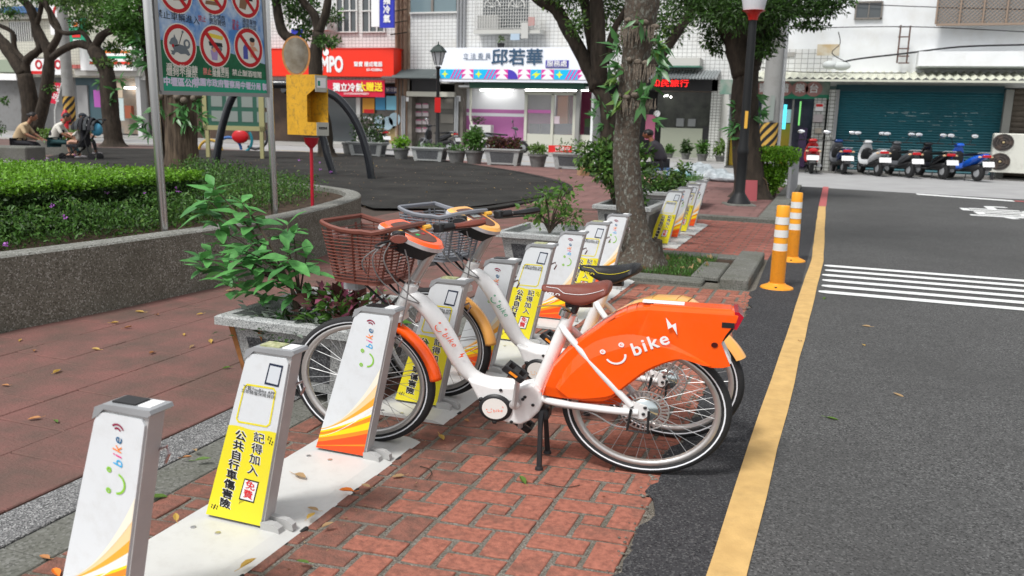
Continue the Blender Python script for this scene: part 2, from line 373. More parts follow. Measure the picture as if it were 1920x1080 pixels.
# bricks in a pinwheel pattern: four oblongs round a small square
pav = struct(MB().box(-2.0, -0.6, -1.9, 7.0, -0.05, -0.02).build('brick_paving', BEDM))
CELL_X, CELL_Y = 0.3165, 0.285; SK = 0.105      # cross joints are not quite square to the kerb
_bm = {}
def brick_mesh(w, d, k, mt=None):
    mt = mt or BRICK; key = (round(w, 4), round(d, 4), k, mt.name)
    if key not in _bm:
        r = random.Random(int(w * 9973 + d * 77773) + k); m = MB()
        j = lambda: r.uniform(-.0025, .0025)
        b = [(0 + j(), 0 + j()), (w / 2, j()), (w + j(), 0 + j()), (w + j(), d / 2), (w + j(), d + j()), (w / 2, d + j()), (0 + j(), d + j()), (j(), d / 2)]
        t = [(x + (0.0028 if x < w / 3 else -0.0028 if x > 2 * w / 3 else 0), y + (0.0028 if y < d / 3 else -0.0028 if y > 2 * d / 3 else 0)) for x, y in b]
        sh = lambda p: (p[0], p[1] + SK * p[0])
        m.prism([sh(p) for p in b], -0.022, -0.003, 'z'); m.f.pop(1); m.mi.pop()
        o = len(m.v); m.add([(*sh(p), 0.0) for p in t], [tuple(range(8))]);
        for i in range(8): m.f.append((8 + i, 8 + (i + 1) % 8, o + (i + 1) % 8, o + i)); m.mi.append(0)
        me = bpy.data.meshes.new('brick'); me.from_pydata(m.v, [], m.f); me.materials.append(mt); _bm[key] = me
    return _bm[key]
def pinwheel(x, y, cx, cy, j):
    a = 0.365; A, B = cx * a, cx * (1 - a); Ay, By = cy * a, cy * (1 - a)
    # (x, y, w, d): long top-left, tall top-right, tall bottom-left, long bottom-right, centre
    q = [(0, cy - Ay, B, Ay), (B, Ay, A, By), (0, 0, A, By), (A, 0, B, Ay), (A, Ay, B - A, By - Ay)]
    return [(x + px + j / 2, y + py + j / 2, w - j, d - j) for px, py, w, d in q]
cells = []
for i in range(-4, 3):
    for k in range(-16, 20):
        x = -1.12 + i * CELL_X; y = 2.66 + k * CELL_Y + (i % 2) * 0.02
        if x + CELL_X < -2.06 or x > -0.5: continue
        if y > 6.85: continue
        cells.append((x, y))
allb = []
for x, y in cells: allb += pinwheel(x, y, CELL_X, CELL_Y, 0.019)
vis = []; far = []
for b in allb:
    x, y, w, d = b; x = max(x, -2.05); w = b[0] + b[2] - x
    if w < 0.02: continue
    w = min(w, -0.40 - x)
    if w < 0.02: continue
    ys_ = y + SK * (x + 1.12)
    if ys_ + d > 7.03: d = 7.03 - ys_
    if d < .03: continue
    px = (x, ys_, w, d)
    vis.append(px)
def pix_size(b):   # the ones that show largest: in the frame and nearest
    return (b[1] - (99 if (b[1] < 1.35 or (b[1] < 1.75 and b[0] < -1.9)) else 0))
inframe = [b for b in vis if not (b[1] < 1.45 or b[1] < 1.75 - (b[0] + 2.05) * -0.28 - 0.9)]
inframe = [b for b in vis if b[1] > 1.45]
inframe.sort(key=lambda b: b[1]); single = inframe[:298]; rest = inframe[298:] + [b for b in vis if b[1] <= 1.45]
r3 = random.Random(11)
for x, y, w, d in single:
    o = bpy.data.objects.new('brick', brick_mesh(round(w, 3), round(d, 3), r3.randrange(3), BRICKD if (x + w / 2 < -1.22 + r3.uniform(-.12, .1) + (.22 if 3.1 < y < 4.2 else 0)) else BRICK))
    COL.objects.link(o); o.parent = pav; o.location = (x, y, r3.uniform(-.001, .002)); o.rotation_euler = (r3.uniform(-.008, .008), r3.uniform(-.008, .008), r3.uniform(-.006, .006))
mm = MB()
def addb(x, y, w, d, sk=SK, z=0.0):
    e = .004; P = lambda a, b: (a, b + sk * (a - x))
    mm.add([(*P(x, y), z - .02), (*P(x + w, y), z - .02), (*P(x + w, y + d), z - .02), (*P(x, y + d), z - .02), (*P(x + e, y + e), z), (*P(x + w - e, y + e), z), (*P(x + w - e, y + d - e), z), (*P(x + e, y + d - e), z)],
           [(4, 5, 6, 7), (0, 1, 5, 4), (1, 2, 6, 5), (2, 3, 7, 6), (3, 0, 4, 7)])
for b in rest: addb(*b, z=r3.uniform(-.002, .002))
BR2 = M('red_brick_far', (0.33, 0.115, 0.085), 0.85, col2=(0.25, 0.095, 0.075), vscale=8, bump=0.3, bscale=150, island=0.15, dirt=0.5, dscale=1.5, dcol=(0.12, 0.08, 0.065))
if rest: tag(mm.build('bricks', BRICK, pav), kind='stuff')
mm_ = MB(); rr_ = random.Random(17)
for ex_, ey_ in edge:
    for _ in range(3):
        if ey_ < 1.9 or ey_ > 7: continue
        a, b = ex_ + rr_.uniform(-.05, .012), ey_ + rr_.uniform(-.03, .03); r_ = rr_.uniform(.003, .011); z = .004
        mm_.add([(a + r_ * rr_.uniform(.7, 1.2) * math.cos(k * 1.2566), b + r_ * rr_.uniform(.7, 1.2) * math.sin(k * 1.2566), z) for k in range(5)] + [(a, b, z + r_ * .6)], [(k, (k + 1) % 5, 5) for k in range(5)])
cr_ = mm_.build('mortar_crumbs', BEDM, pav); tag(cr_, kind='stuff')
# second bay of bricks beyond the tree pit
pav2 = struct(MB().box(-2.0, -0.6, 8.75, 12.25, -0.05, -0.02).build('brick_paving', BEDM)); mm = MB()
k = 0; y = 8.85
while y < 12.2:
    x = -2.02 + (k % 2) * -0.07
    while x < -0.52:
        w = min(0.2, -0.5 - x - 0.005)
        if w > 0.03: addb(max(x, -2.05), y, w - 0.012, 0.088, 0.02, r3.uniform(-.002, .002))
        x += 0.2
    y += 0.1; k += 1
tag(mm.build('bricks', BR2, pav2), kind='stuff')
# raised pavement further back, with a kerb round it
kp = [(-2.1, 12.35), (-0.72, 12.35), (-0.64, 12.45), (-0.66, 20.45), (-0.9, 20.75), (-4.2, 22.6), (-13.5, 25.6), (-22, 26.6), (-60, 28), (-60, 12.35)]
sheet('far_pavement', [(-2.1, 12.5), (-0.95, 12.5), (-0.93, 20.4), (-4.1, 22.3), (-13.5, 25.3), (-22, 26.3), (-60, 27.7), (-60, -3), (-20, -3), (-20, 12.5)], 0.012, M('park_paving_far', (0.16, 0.095, 0.085), 0.9, col2=(0.125, 0.085, 0.075), vscale=.9, bump=.2, dirt=.4, dscale=2, dcol=(.10, .085, .07)), 0.05)
mk = MB()
mk.box(-2.1, -0.62, 12.32, 12.50, -0.03, 0.055, bev=.01)
for y in np.arange(12.5, 20.3, 0.8): mk.box(-0.94, -0.63, y, min(y + 0.79, 20.4), -0.03, 0.06 + rnd.uniform(-.004, .004), bev=.012)
struct(mk.build('kerb', CONC))
# joints of slabs further back
mm = MB(); y = 12.6; k = 0
FSL = M('pink_slab_far', (0.20, 0.105, 0.095), 0.88, island=0.12, var=.15, vscale=2, dirt=.5, dscale=1.5, dcol=(.10, .08, .068))
while y < 25.0:
    x = -14.0 + (k % 2) * .3; xr = -0.97 if y < 20 else -0.97 - (y - 20) * 1.9
    while x < xr:
        w = min(.6, xr - x)
        if w > .1: mm.add([(x, y, .017), (x + w - .015, y, .017), (x + w - .015, y + .385, .017), (x, y + .385, .017)], [(0, 1, 2, 3)])
        x += .6
    y += .4; k += 1
fs = mm.build('paving_slabs', FSL); tag(fs, kind='stuff')
fs['label'] = 'faded pink paving slabs of the pavement beyond the brick bays'; fs['category'] = 'paving'
# slabs of the park path, near
park = struct(MB().box(-4.2, -2.5, 0.0, 8.0, -0.05, -0.025).build('park_path', SLAB))
def slab(x, y, w, d, par):
    key = ('s', round(w, 3), round(d, 3))
    if key not in _bm:
        m = MB(); m.box(0, w, 0, d, -.02, 0, bev=.004); me = bpy.data.meshes.new('paving_slab'); me.from_pydata(m.v, [], m.f); me.materials.append(SLAB); _bm[key] = me
    o = bpy.data.objects.new('paving_slab', _bm[key]); COL.objects.link(o); o.parent = par
    o.location = (x, y, r3.uniform(-.0015, .0015)); o.rotation_euler = (r3.uniform(-.003, .003), r3.uniform(-.003, .003), 0)
x = -2.45; ci = 0; n = 0
while x > -5.6:
    w = (0.42, 0.38, 0.46, 0.36)[ci % 4]; y = 0.6 + (ci * 0.23) % .5
    if x - w < -4.6 and y < 7: pass
    while y < 12.3:
        d = (0.42, 0.36, 0.5, 0.38)[(ci + int(y * 3)) % 4]
        inner = -4.6 if y < 7.5 else -5.8
        if x - w / 2 > inner: slab(x - w + .002, y + .002, w - .004, d - .004, park); n += 1
        y += d
    x -= w; ci += 1
# strips between the slabs and the bricks
for nm, x0, x1, mt, z in (('granite_strip', -2.43, -2.245, GRAN, 0.003), ('concrete_strip', -2.238, -2.06, CONC, 0.0)):
    m = MB(); y = -1.0
    while y < 12.3:
        L = 0.9 if nm[0] == 'c' else 1.2; m.box(x0, x1, y, min(y + L - .004, 12.3), -.04, z, bev=.003); y += L
    struct(m.build(nm, mt))
# tree pit in the middle of the bricks
pit = thing('tree_pit', 'square tree pit edged with grey kerb stones in the brick bay', 'tree pit', (-1.25, 7.9, 0))
P = lambda x, y: (x + 1.25, y - 7.9)
def kb(x0, x1, y0, y1, z, nm='kerb_stone'):
    m = MB(); m.box(x0 + 1.25, x1 + 1.25, y0 - 7.9, y1 - 7.9, -.03, z, bev=.012); m.build(nm, CONC, pit)
kb(-2.05, -0.93, 7.05, 7.27, .035); kb(-2.05, -0.80, 8.55, 8.76, .035)
for y0 in (7.05, 7.62, 8.2): kb(-0.79, -0.56, y0, y0 + .56, .085)
kb(-1.06, -0.82, 7.28, 8.1, .05); kb(-2.2, -2.06, 7.05, 8.76, .03)
MB().box(-.8, .42, -.62, .64, -.03, .012).build('pit_soil', SOIL, pit)
struct(sheet('rubber_floor', [tuple(S(px, py, .02)[:2]) for px, py in [(700, 392), (850, 393), (950, 381), (1010, 371), (1045, 362), (1058, 353), (1045, 343), (1000, 331), (950, 321), (870, 309), (800, 300), (700, 291), (560, 285), (400, 282), (180, 277), (60, 300), (300, 330), (600, 360)]], 0.034, RUBG))
rc = MB(); pts = [S(px, py, .03) for px, py in [(800, 398), (900, 392), (960, 383), (1020, 373), (1052, 364), (1066, 353), (1050, 342), (1004, 330), (950, 319.5), (870, 307.5), (800, 298), (700, 289)]]
rc.tube(smooth(pts, 4), .06, 6, sq=(.5, 1.6)); struct(rc.build('rubber_edge', RUBG, smooth=True))
# ------------------------------------------------------------------ bicycle docks
LEAN = math.atan2(0.20, 0.60)          # the posts lean to the right
DH = 0.585
def duv(u, v, y=0.0):
    xl = 0.0 + 0.192 * v; xr = 0.222 + 0.125 * v
    return (xl + u * (xr - xl), y, 0.012 + v * DH)
TD = 0.052
def dock_body(par):
    m = MB()
    # outline with rounded top-left corner, extruded
    prof = [duv(0, 0), duv(1, 0), duv(1, 1.0), duv(.12, 1.0), duv(.03, .985), duv(0, .955)]
    m.prism([(p[0], p[2]) for p in prof], 0.0, TD, 'y'); m.build('dock_post', M('dock_side_silver', (0.47, 0.46, 0.455), 0.42, 0.1, var=.08), par)
    m = MB(); q = [duv(.012, .006), duv(.90, .006), duv(.965, .03), duv(.965, .94), duv(.90, .965), duv(.14, .965), duv(.05, .955), duv(.012, .92)]
    m.prism([(p[0], p[2]) for p in q], -0.006, 0.001, 'y')
    return m, q
def dock_top(par, label=BLACK):
    m = MB(); a = duv(0, .955); e = .012
    top = [(duv(0, 1)[0] - .004, duv(0, .94)[2]), (duv(0, 1)[0] + .0, duv(0, 1)[2] + .002), (duv(.10, 1)[0], duv(0, 1)[2] + .018), (duv(1, 1)[0] + .012, duv(1, 1)[2] + .022), (duv(1, 1)[0] + .028, duv(1, 1)[2] + .008), (duv(1, .985)[0] + .004, duv(1, .97)[2]),
           (duv(1, 1)[0] - .01, duv(1, .995)[2]), (duv(.14, 1)[0], duv(1, .99)[2]), (duv(.05, 1)[0], duv(1, .97)[2])]
    top = [(duv(-.03, .93)[0], duv(0, .93)[2]), (duv(-.03, .985)[0], duv(0, .985)[2]), (duv(.12, 1)[0], DH + .014), (duv(1, 1)[0] + .006, DH + .017), (duv(1, 1)[0] + .010, DH + .007), (duv(1, .97)[0] + .003, duv(1, .975)[2] + .002), (duv(.13, 1)[0], duv(1, .978)[2] + .002), (duv(.03, 1)[0] - .004, duv(1, .95)[2])]
    m.prism(top, -0.008, TD + .016, 'y'); m.build('dock_cap', GREYP, par)
    m = MB(); z = DH + .0155; x0 = duv(.2, 1)[0]; x1 = duv(1, 1)[0] + .004
    m.box(x0, x0 + (x1 - x0) * .55,   .010, TD + .007, z - .002, z + .0035); m.build('card_reader', label, par)
    m = MB(); m.box(x0 + (x1 - x0) * .62, x1 - .012,   .010, TD + .007, z - .001, z + .003); m.build('status_label', PWHITE, par)
    m = MB(); p = duv(1, .80); m.tube([(p[0] - .002, .05, p[2]), (p[0] + .022, .05, p[2] + .012), (p[0] + .03, .05, p[2] - .004), (p[0] + .016, .05, p[2] - .03)], .0045, 6)
    m.build('lock_latch', M('latch_metal', (0.5, 0.42, 0.42), 0.25, .9), par)
    m = MB(); m.prism([(.21, 0), (.31, 0), (.307, .02), (.285, .032), (.225, .036), (.21, .034)], .030, .052, 'y'); m.build('wheel_guide', M('guide_grey', (0.42, 0.42, 0.41), 0.5), par)
    m = MB(); m.prism([(.215, 0), (.285, 0), (.282, .018), (.262, .028), (.215, .030)], -.008, .018, 'y'); m.build('wheel_guide', M('guide_grey', (0.42, 0.42, 0.41), 0.5), par)
SWCOL = [(M('sw_red', '#e8501e', 0.4)), M('sw_orange', '#f08a24', 0.4), M('sw_amber', '#f6a93a', 0.4), M('sw_yellow', '#f7d619', 0.4), M('sw_pale', '#ece6d4', 0.4), M('sw_white', (.8, .79, .75), .4), M('sw_peach', '#f3cf9c', .4)]
def band(m, lo, hi, mi, y, n=14):
    pl_, pu_ = [], []
    for i in range(n + 1):
        u = 0.012 + (0.953) * i / n
        a, b = max(.006, lo(i / n)), max(.006, hi(i / n)); b = max(a, b)
        pl_.append(duv(u, a, y)); pu_.append(duv(u, b, y))
    for i in range(n):
        if pu_[i][2] - pl_[i][2] + pu_[i + 1][2] - pl_[i + 1][2] < 1e-4: continue
        m.add([pl_[i], pl_[i + 1], pu_[i + 1], pu_[i]], [(0, 1, 2, 3)], mi)
def swoosh(par):
    m = MB(); f = lambda a, b, c: (lambda t: a + (b - a) * t ** c)
    cur = [f(0, 0, 1), f(.05, .165, 1.1), f(.08, .195, 1.1), f(.10, .25, 1.15), f(.12, .285, 1.2), f(.133, .30, 1.2), f(.14, .36, 1.25), f(.145, .42, 1.35), f(.15, .51, 1.5)]
    mi = [0, 1, 3, 1, 3, 5, 2, 6]
    for i in range(8): band(m, cur[i], cur[i + 1], mi[i], -.0068)
    band(m, f(.02, .075, 1), f(.024, .088, 1), 1, -.0072); band(m, f(.09, .33, 1.4), f(.092, .342, 1.4), 5, -.0072); band(m, f(.15, .51, 1.5), f(.155, .62, 1.8), 4, -.0072)
    m.build('printed_swoosh', SWCOL, par)
LG = [M('logo_green', '#8cc63f', .5), M('logo_blue', '#2aa9e0', .5), M('logo_pink', '#e6298a', .5), M('logo_orange', '#f58220', .5), M('logo_navy', '#14608c', .5), M('logo_maroon', '#8c1d40', .5)]
def arc(m, c, r, a0, a1, w, mi=0, y=0.0, n=12, sx=1.0):
    for i in range(n):
        t0, t1 = a0 + (a1 - a0) * i / n, a0 + (a1 - a0) * (i + 1) / n; P = lambda t, rr: (c[0] + rr * math.cos(t) * sx, y, c[1] + rr * math.sin(t))
        m.add([P(t0, r - w / 2), P(t1, r - w / 2), P(t1, r + w / 2), P(t0, r + w / 2)], [(0, 1, 2, 3) if a1 > a0 else (3, 2, 1, 0)], mi)
def logo(par, cols, T, s=1.0, ey=0.0, bolt=None, wifi=None, k=1.0, bold=.0):
    """a smile with two dots, then the letters b i k e; drawn in the xz plane, x along the word, facing -y"""
    m = MB(); nm = []
    arc(m, (0, .25 * s), .25 * s, math.radians(195), math.radians(355), .055 * s, 0, ey)
    for cx, cz in ((-.28, .42), (.24, .52)):
        m_ = MB(); arc(m_, (cx * s, cz * s), .055 * s, 0, 2 * PI, .04 * s, 0, ey, 10); arc(m_, (cx * s + .01 * s, cz * s), .012 * s, 0, 2 * PI, .02 * s, 0, ey, 6); oe = m_.build('logo_eye', [cols[0]], par); oe.matrix_local = T
    if wifi is not None:
        for r in (.10, .19): m_ = MB(); arc(m_, (wifi[0] * s, wifi[1] * s), r * s, math.radians(-50), math.radians(60), .045 * s, 0, ey, 8); m_.build('logo_wave', [cols[5]], par).matrix_local = T
    if bolt:
        x, z, h = bolt[0] * s, bolt[1] * s, bolt[2] * s
        m_ = MB(); m_.add([(x, ey, z), (x + .10 * h, ey, z + .42 * h), (x - .12 * h, ey, z + .45 * h), (x + .18 * h * 0, ey, z + h), (x - .02 * h, ey, z + .60 * h), (x + .30 * h, ey, z + .62 * h)][:0] or
              [(x + .30 * h, ey, z), (x + .42 * h, ey, z + .62 * h), (x + .22 * h, ey, z + .55 * h), (x + .08 * h, ey, z + h), (x, ey, z + .38 * h), (x + .22 * h, ey, z + .46 * h)], [(0, 1, 2, 5), (2, 3, 4, 5)], 0); m_.build('logo_bolt', [cols[0]], par).matrix_local = T
    o = m.build('logo_smile', [cols[0], cols[5] if len(cols) > 5 else cols[0]], par); o.matrix_local = T
    x = .42
    for ch, c, dz, w in (('b', cols[1 % len(cols)], .12, .28), ('i', cols[2 % len(cols)], .18, .16), ('k', cols[3 % len(cols)], .22, .30), ('e', cols[4 % len(cols)], .26, .3)):
        text(ch, .56 * s * k, c, T @ Tr((x + w * k / 2) * s, ey, (dz + .18) * s) @ FACE @ Matrix.Rotation(math.radians(6), 4, 'Z'), 'logo_letter', par, bold=bold * s, shear=.1)
        x += (w + .02) * k
def white_dock(par):
    m, q = dock_body(par); m.build('front_panel', PANELW, par); swoosh(par); dock_top(par)
    p = duv(.60, .665, -.0075)
    logo(par, LG, Tr(*p) @ Matrix.Rotation(-(PI / 2 - LEAN * .95), 4, 'Y') @ Tr(0, 0, -.028), .105, bolt=None, wifi=(1.25, .50), k=.68)
YT = M('yellow_panel', (0.80, 0.70, 0.03), 0.4, dirt=.12, dscale=9, dcol=(.5, .42, .12))
def yellow_dock(par):
    m, q = dock_body(par); m.build('front_panel', PANELW, par); dock_top(par, M('reader_label', (.50, .50, .30), .5, col2=(.25, .27, .12), vscale=60))
    y = -.0072
    m = MB(); n = 12; f1 = lambda t: .552 + .005 * math.sin(t * 9); band(m, lambda t: .0, f1, 0, y)
    m.build('yellow_print', YT, par)
    # white speech tab + outlined box where the instructions stand
    m = MB()
    def ring(u0, u1, v0, v1, w, mi, yy):
        c = .02
        o = [duv(u0, v0 + c, yy), duv(u0 + .06, v0, yy), duv(u1 - .06, v0, yy), duv(u1, v0 + c, yy), duv(u1, v1 - c, yy), duv(u1 - .06, v1, yy), duv(u0 + .06, v1, yy), duv(u0, v1 - c, yy)]
        i_ = [duv(u0 + w, v0 + c + .004, yy), duv(u0 + .06 + w * .5, v0 + w * .34, yy), duv(u1 - .06 - w * .5, v0 + w * .34, yy), duv(u1 - w, v0 + c + .004, yy), duv(u1 - w, v1 - c - .004, yy), duv(u1 - .06 - w * .5, v1 - w * .34, yy), duv(u0 + .06 + w * .5, v1 - w * .34, yy), duv(u0 + w, v1 - c - .004, yy)]
        m.add(o + i_, [(k, (k + 1) % 8, 8 + (k + 1) % 8, 8 + k) for k in range(8)], mi)
    ring(.12, .82, .575, .80, .03, 0, y)
    m.build('yellow_outline', YT, par)
    m = MB(); m.add([duv(u, v, y) for u, v in ((.54, .812), (.85, .806), (.87, .925), (.56, .93))], [(0, 1, 2, 3)]); m.build('sensor_frame', M('navy_frame', (0.02, 0.03, 0.06), .5), par)
    m = MB(); m.poly([duv(.575, .824, y - .0003), duv(.825, .818, y - .0003), duv(.84, .913, y - .0003), duv(.59, .918, y - .0003)]); m.build('sensor_pad', M('pad_white', (.62, .66, .70), .4), par)
    tl = lambda s, sz, u, v, mat, b=0.0, sh=0, ang=-.28, yy=-.0078, sx=1: text(s, sz, mat, onface(*duv(u, v, yy), 0) @ Matrix.Rotation(ang, 4, 'Z'), 'lettering', par, bold=b, shear=sh, sx=sx)
    tl('下載YouBike APP', .0145, .46, .773, INK, 0, ang=-.06, sx=1.1); tl('立即鍵盤保險資訊', .0135, .455, .752, INK, 0, ang=-.06, sx=1.15)
    OUT = PWHITE
    for i, c in enumerate('公共自行車傷害險'):
        v = .50 - i * .0585; tl(c, .0345, .30, v, PWHITE, .0034, ang=-.13, yy=-.0074, sx=1.22); tl(c, .0345, .30, v, INK, .0012, ang=-.13, yy=-.0080, sx=1.22)
    for i, c in enumerate('記得加入'):
        v = .505 - i * .063; tl(c, .0355, .66, v, PWHITE, .0026, ang=-.13, yy=-.0074, sx=1.18); tl(c, .0355, .66, v, INK, .0006, ang=-.13, yy=-.0080, sx=1.18)
    m = MB(); m.add([duv(u, v, y - .0001) for u, v in ((.515, .135), (.79, .13), (.815, .26), (.54, .265))], [(0, 1, 2, 3)]); m.poly([duv(.53, .14, y), duv(.65, .14, y), duv(.53, .105, y)][::-1]); m.build('tag_outline', INK, par)
    m = MB(); m.poly([duv(.535, .144, y - .0003), duv(.77, .139, y - .0003), duv(.79, .252, y - .0003), duv(.555, .257, y - .0003)]); m.build('tag_fill', PWHITE, par)
    RI = M('red_ink', '#d5222a', .5)
    tl('免', .032, .67, .226, RI, .0006, ang=-.13, yy=-.0083, sx=1.15); tl('費', .032, .66, .172, RI, .0006, ang=-.13, yy=-.0083, sx=1.15)
    for u, v in ((.86, .515), (.90, .495), (.10, .06), (.155, .062)):
        m = MB()
        a = duv(u, v, y - .0003)
        for k in range(4):
            t = k * PI / 2 + .4; m.box(a[0] + .006 * math.cos(t) - .002, a[0] + .006 * math.cos(t) + .002, a[1], a[1] + .0002, a[2] + .006 * math.sin(t) - .003, a[2] + .006 * math.sin(t) + .003)
        m.build('sparkle_mark', INK, par)
DGRP = 'bicycle docks standing in a row'
protoW = thing('bike_dock', 'white orange swoosh dock cut by the bottom left of the photo', 'bike dock', (-1.80, 1.50, 0.01), 0, DGRP); white_dock(protoW)
protoY = thing('bike_dock', 'yellow dock nearest the camera, second from the left', 'bike dock', (-1.805, 2.08, 0.01), 0, DGRP); yellow_dock(protoY)
PW = [(2.71, 'white swoosh dock holding the front wheel of the orange bike'), (3.99, 'white swoosh dock just behind the grey basket bike front wheel'), (5.28, 'white swoosh dock directly left of the yellow dock above the black saddle'), (6.52, 'white swoosh dock against the lichened tree trunk')]
PYD = [(3.36, 'yellow dock holding the front wheel of the yellow mudguard bike'), (4.62, 'yellow dock seen fully between the second bike frame and the brown saddle'), (5.90, 'yellow dock partly hidden by the black saddle nose')]
for y, lb in PW: dup(protoW, (-1.803 - .012 * 0, y, .01), 0, lb)
for y, lb in PYD: dup(protoY, (-1.803, y, .01), 0, lb)
dup(protoY, (-1.84, 9.30, .01), 0, 'yellow dock in front of the far group beyond the tree trunk')
dup(protoW, (-1.84, 9.92, .01), 0, 'white swoosh dock second in the far group beyond the tree')
dup(protoY, (-1.84, 10.55, .01), 0, 'yellow dock third in the far group beyond the tree')
dup(protoW, (-1.84, 11.17, .01), 0, 'white swoosh dock last in the far group beyond the tree')
BASEM = M('dock_base_paint', (0.56, 0.56, 0.54), 0.5, var=.04, vscale=5, dirt=.28, dscale=22, dcol=(.36, .34, .31), detail=12)
def plate(y0, y1, label, x0=-1.86, x1=-1.48):
    t = thing('dock_base', label, 'dock base', (x0, y0, 0), 0, 'base plates under the bike docks')
    w = x1 - x0; L = y1 - y0; m = MB(); xr = w
    top = [(0.0, 0.0), (w - .06, 0.0), (w - .05, .0)]
    # plate with a sloped skirt on the bicycle side and small cut outs
    m.prism([(0, 0), (w, 0), (w - .02, .006), (w - .055, .014), (0, .014)], 0, L, 'y')
    m.build('plate', BASEM, t)
    for k in range(int(L / .64 + .5)):
        for dx in (.07, .165):
            m = MB(); m.lathe([(.009, 0), (.009, .0035), (.006, .004)], 10, T=Tr(dx, .64 * k + .02 if .64 * k + .02 > .01 else .02, .0135)); m.build('screw', SILVER, t)
    for yy in np.arange(.17, L, .32):
        m = MB(); m.lathe([(.02, -.001), (.02, .0015)], 10, T=Tr(w - .002, yy, .0005) @ Matrix.Diagonal((.5, 1, 1, 1))); m.build('drain_notch', M('notch_dark', (.02, .02, .02), .9), t)
plate(0.70, 2.98, 'pale grey base plate under the three nearest docks'); plate(3.20, 4.86, 'pale grey base plate under the middle docks'); plate(5.06, 7.0, 'pale grey base plate under the docks beside the tree')
plate(9.12, 10.25, 'pale grey base plate at the near end of the far dock group', -1.88, -1.5); plate(10.4, 11.6, 'pale grey base plate at the far end of the far dock group', -1.88, -1.5)
# ------------------------------------------------------------------ shared bicycle
# local frame: x from the front contact towards the rear wheel, z up, -y is the side towards the camera
R_ = 0.318; WB = 1.131
def P2(pts, y=0.0): return [(a, y, b) for a, b in pts]
def wheel(par, x, steer=0.0, rear=False):
    w = bpy.data.objects.new('wheel', None); COL.objects.link(w); w.parent = par; w.location = (x, 0, R_); w.rotation_euler = (0, 0, steer)
    m = MB(); n = 56; rt = .0235
    # tyre cross section swept round y
    prof = [(R_ - .001, .006), (R_ - .006, .016), (R_ - .018, .0215), (R_ - .032, .019), (R_ - .042, .012), (R_ - .042, -.012), (R_ - .032, -.019), (R_ - .018, -.0215), (R_ - .006, -.016), (R_ - .001, -.006)]
    v = []; f = []
    for i in range(n):
        a = 2 * PI * i / n
        for r, yy in prof: v.append((r * math.cos(a), yy, r * math.sin(a)))
    k = len(prof)
    for i in range(n):
        for j in range(k): f.append((i * k + j, i * k + (j + 1) % k, ((i + 1) % n) * k + (j + 1) % k, ((i + 1) % n) * k + j))
    m.add(v, f); m.build('tyre', RUBBER, w, smooth=True, auto=False)
    for s in (-1, 1):
        m = MB()
        for i in range(n):
            a0, a1 = 2 * PI * i / n, 2 * PI * (i + 1) / n
            q = [(r * math.cos(a), s * yy, r * math.sin(a)) for a, r, yy in ((a0, R_ - .024, .0221), (a1, R_ - .024, .0221), (a1, R_ - .0295, .0207), (a0, R_ - .0295, .0207))]
            m.add(q, [(0, 1, 2, 3) if s < 0 else (3, 2, 1, 0)])
        m.build('reflective_stripe', M('stripe_white', (.75, .77, .8), .3), w)
    m = MB(); prof = [(R_ - .040, .014), (R_ - .041, .015), (R_ - .058, .0125), (R_ - .064, .006), (R_ - .064, -.006), (R_ - .058, -.0125), (R_ - .041, -.015), (R_ - .040, -.014)]
    v = []; f = []; k = len(prof)
    for i in range(n):
        a = 2 * PI * i / n
        for r, yy in prof: v.append((r * math.cos(a), yy, r * math.sin(a)))
    for i in range(n):
        for j in range(k): f.append((i * k + j, i * k + (j + 1) % k, ((i + 1) % n) * k + (j + 1) % k, ((i + 1) % n) * k + j))
    m.add(v, f); m.build('rim', M('rim_aluminium', (.55, .53, .51), .32, .75), w, smooth=True, auto=False)
    m = MB()
    hr = .03 if rear else .034
    for i in range(32):
        a = 2 * PI * (i + .5) / 32; s = 1 if i % 2 else -1; b = a + (0.9 if (i // 2) % 2 else -0.9)
        m.tube([(hr * math.cos(b), s * .026, hr * math.sin(b)), ((R_ - .062) * math.cos(a), s * .002, (R_ - .062) * math.sin(a))], .0012, 3, caps=False)
    m.build('spokes', M('spoke_steel', (.35, .35, .35), .4, .7), w)
    m = MB(); TY = Matrix.Rotation(PI / 2, 4, 'X')
    m.lathe([(.008, -.055), (.008, -.036), (.036, -.034), (.036, -.028), (.02, -.022), (.02, .022), (.036, .028), (.036, .034), (.008, .036), (.008, .055)], 18, T=TY); m.build('hub', SILVER, w, smooth=True)
    if rear:
        m = MB()
        for i in range(30):
            a = 2 * PI * i / 30; m.box(.062, .088, -.046, -.043, -.0032, .0032, T=Matrix.Rotation(a, 4, 'Y') @ Tr(0, 0, 0) @ Matrix.Rotation(.25, 4, 'Y'))
        m.tube([(.09 * math.cos(t * PI / 16), -.0445, .09 * math.sin(t * PI / 16)) for t in range(32)], .0028, 4, closed=True); m.tube([(.06 * math.cos(t * PI / 12), -.0445, .06 * math.sin(t * PI / 12)) for t in range(24)], .003, 4, closed=True)
        m.build('brake_disc', M('disc_steel', (.62, .61, .6), .3, .8), w)
        m = MB(); m.lathe([(.0, -.052), (.045, -.05), (.052, -.044), (.052, -.036), (.03, -.034)], 20, T=TY @ Matrix.Rotation(PI, 4, 'X')); m.build('hub_cover', M('chrome_cover', (.55, .6, .6), .15, .9), w, smooth=True)
    return w
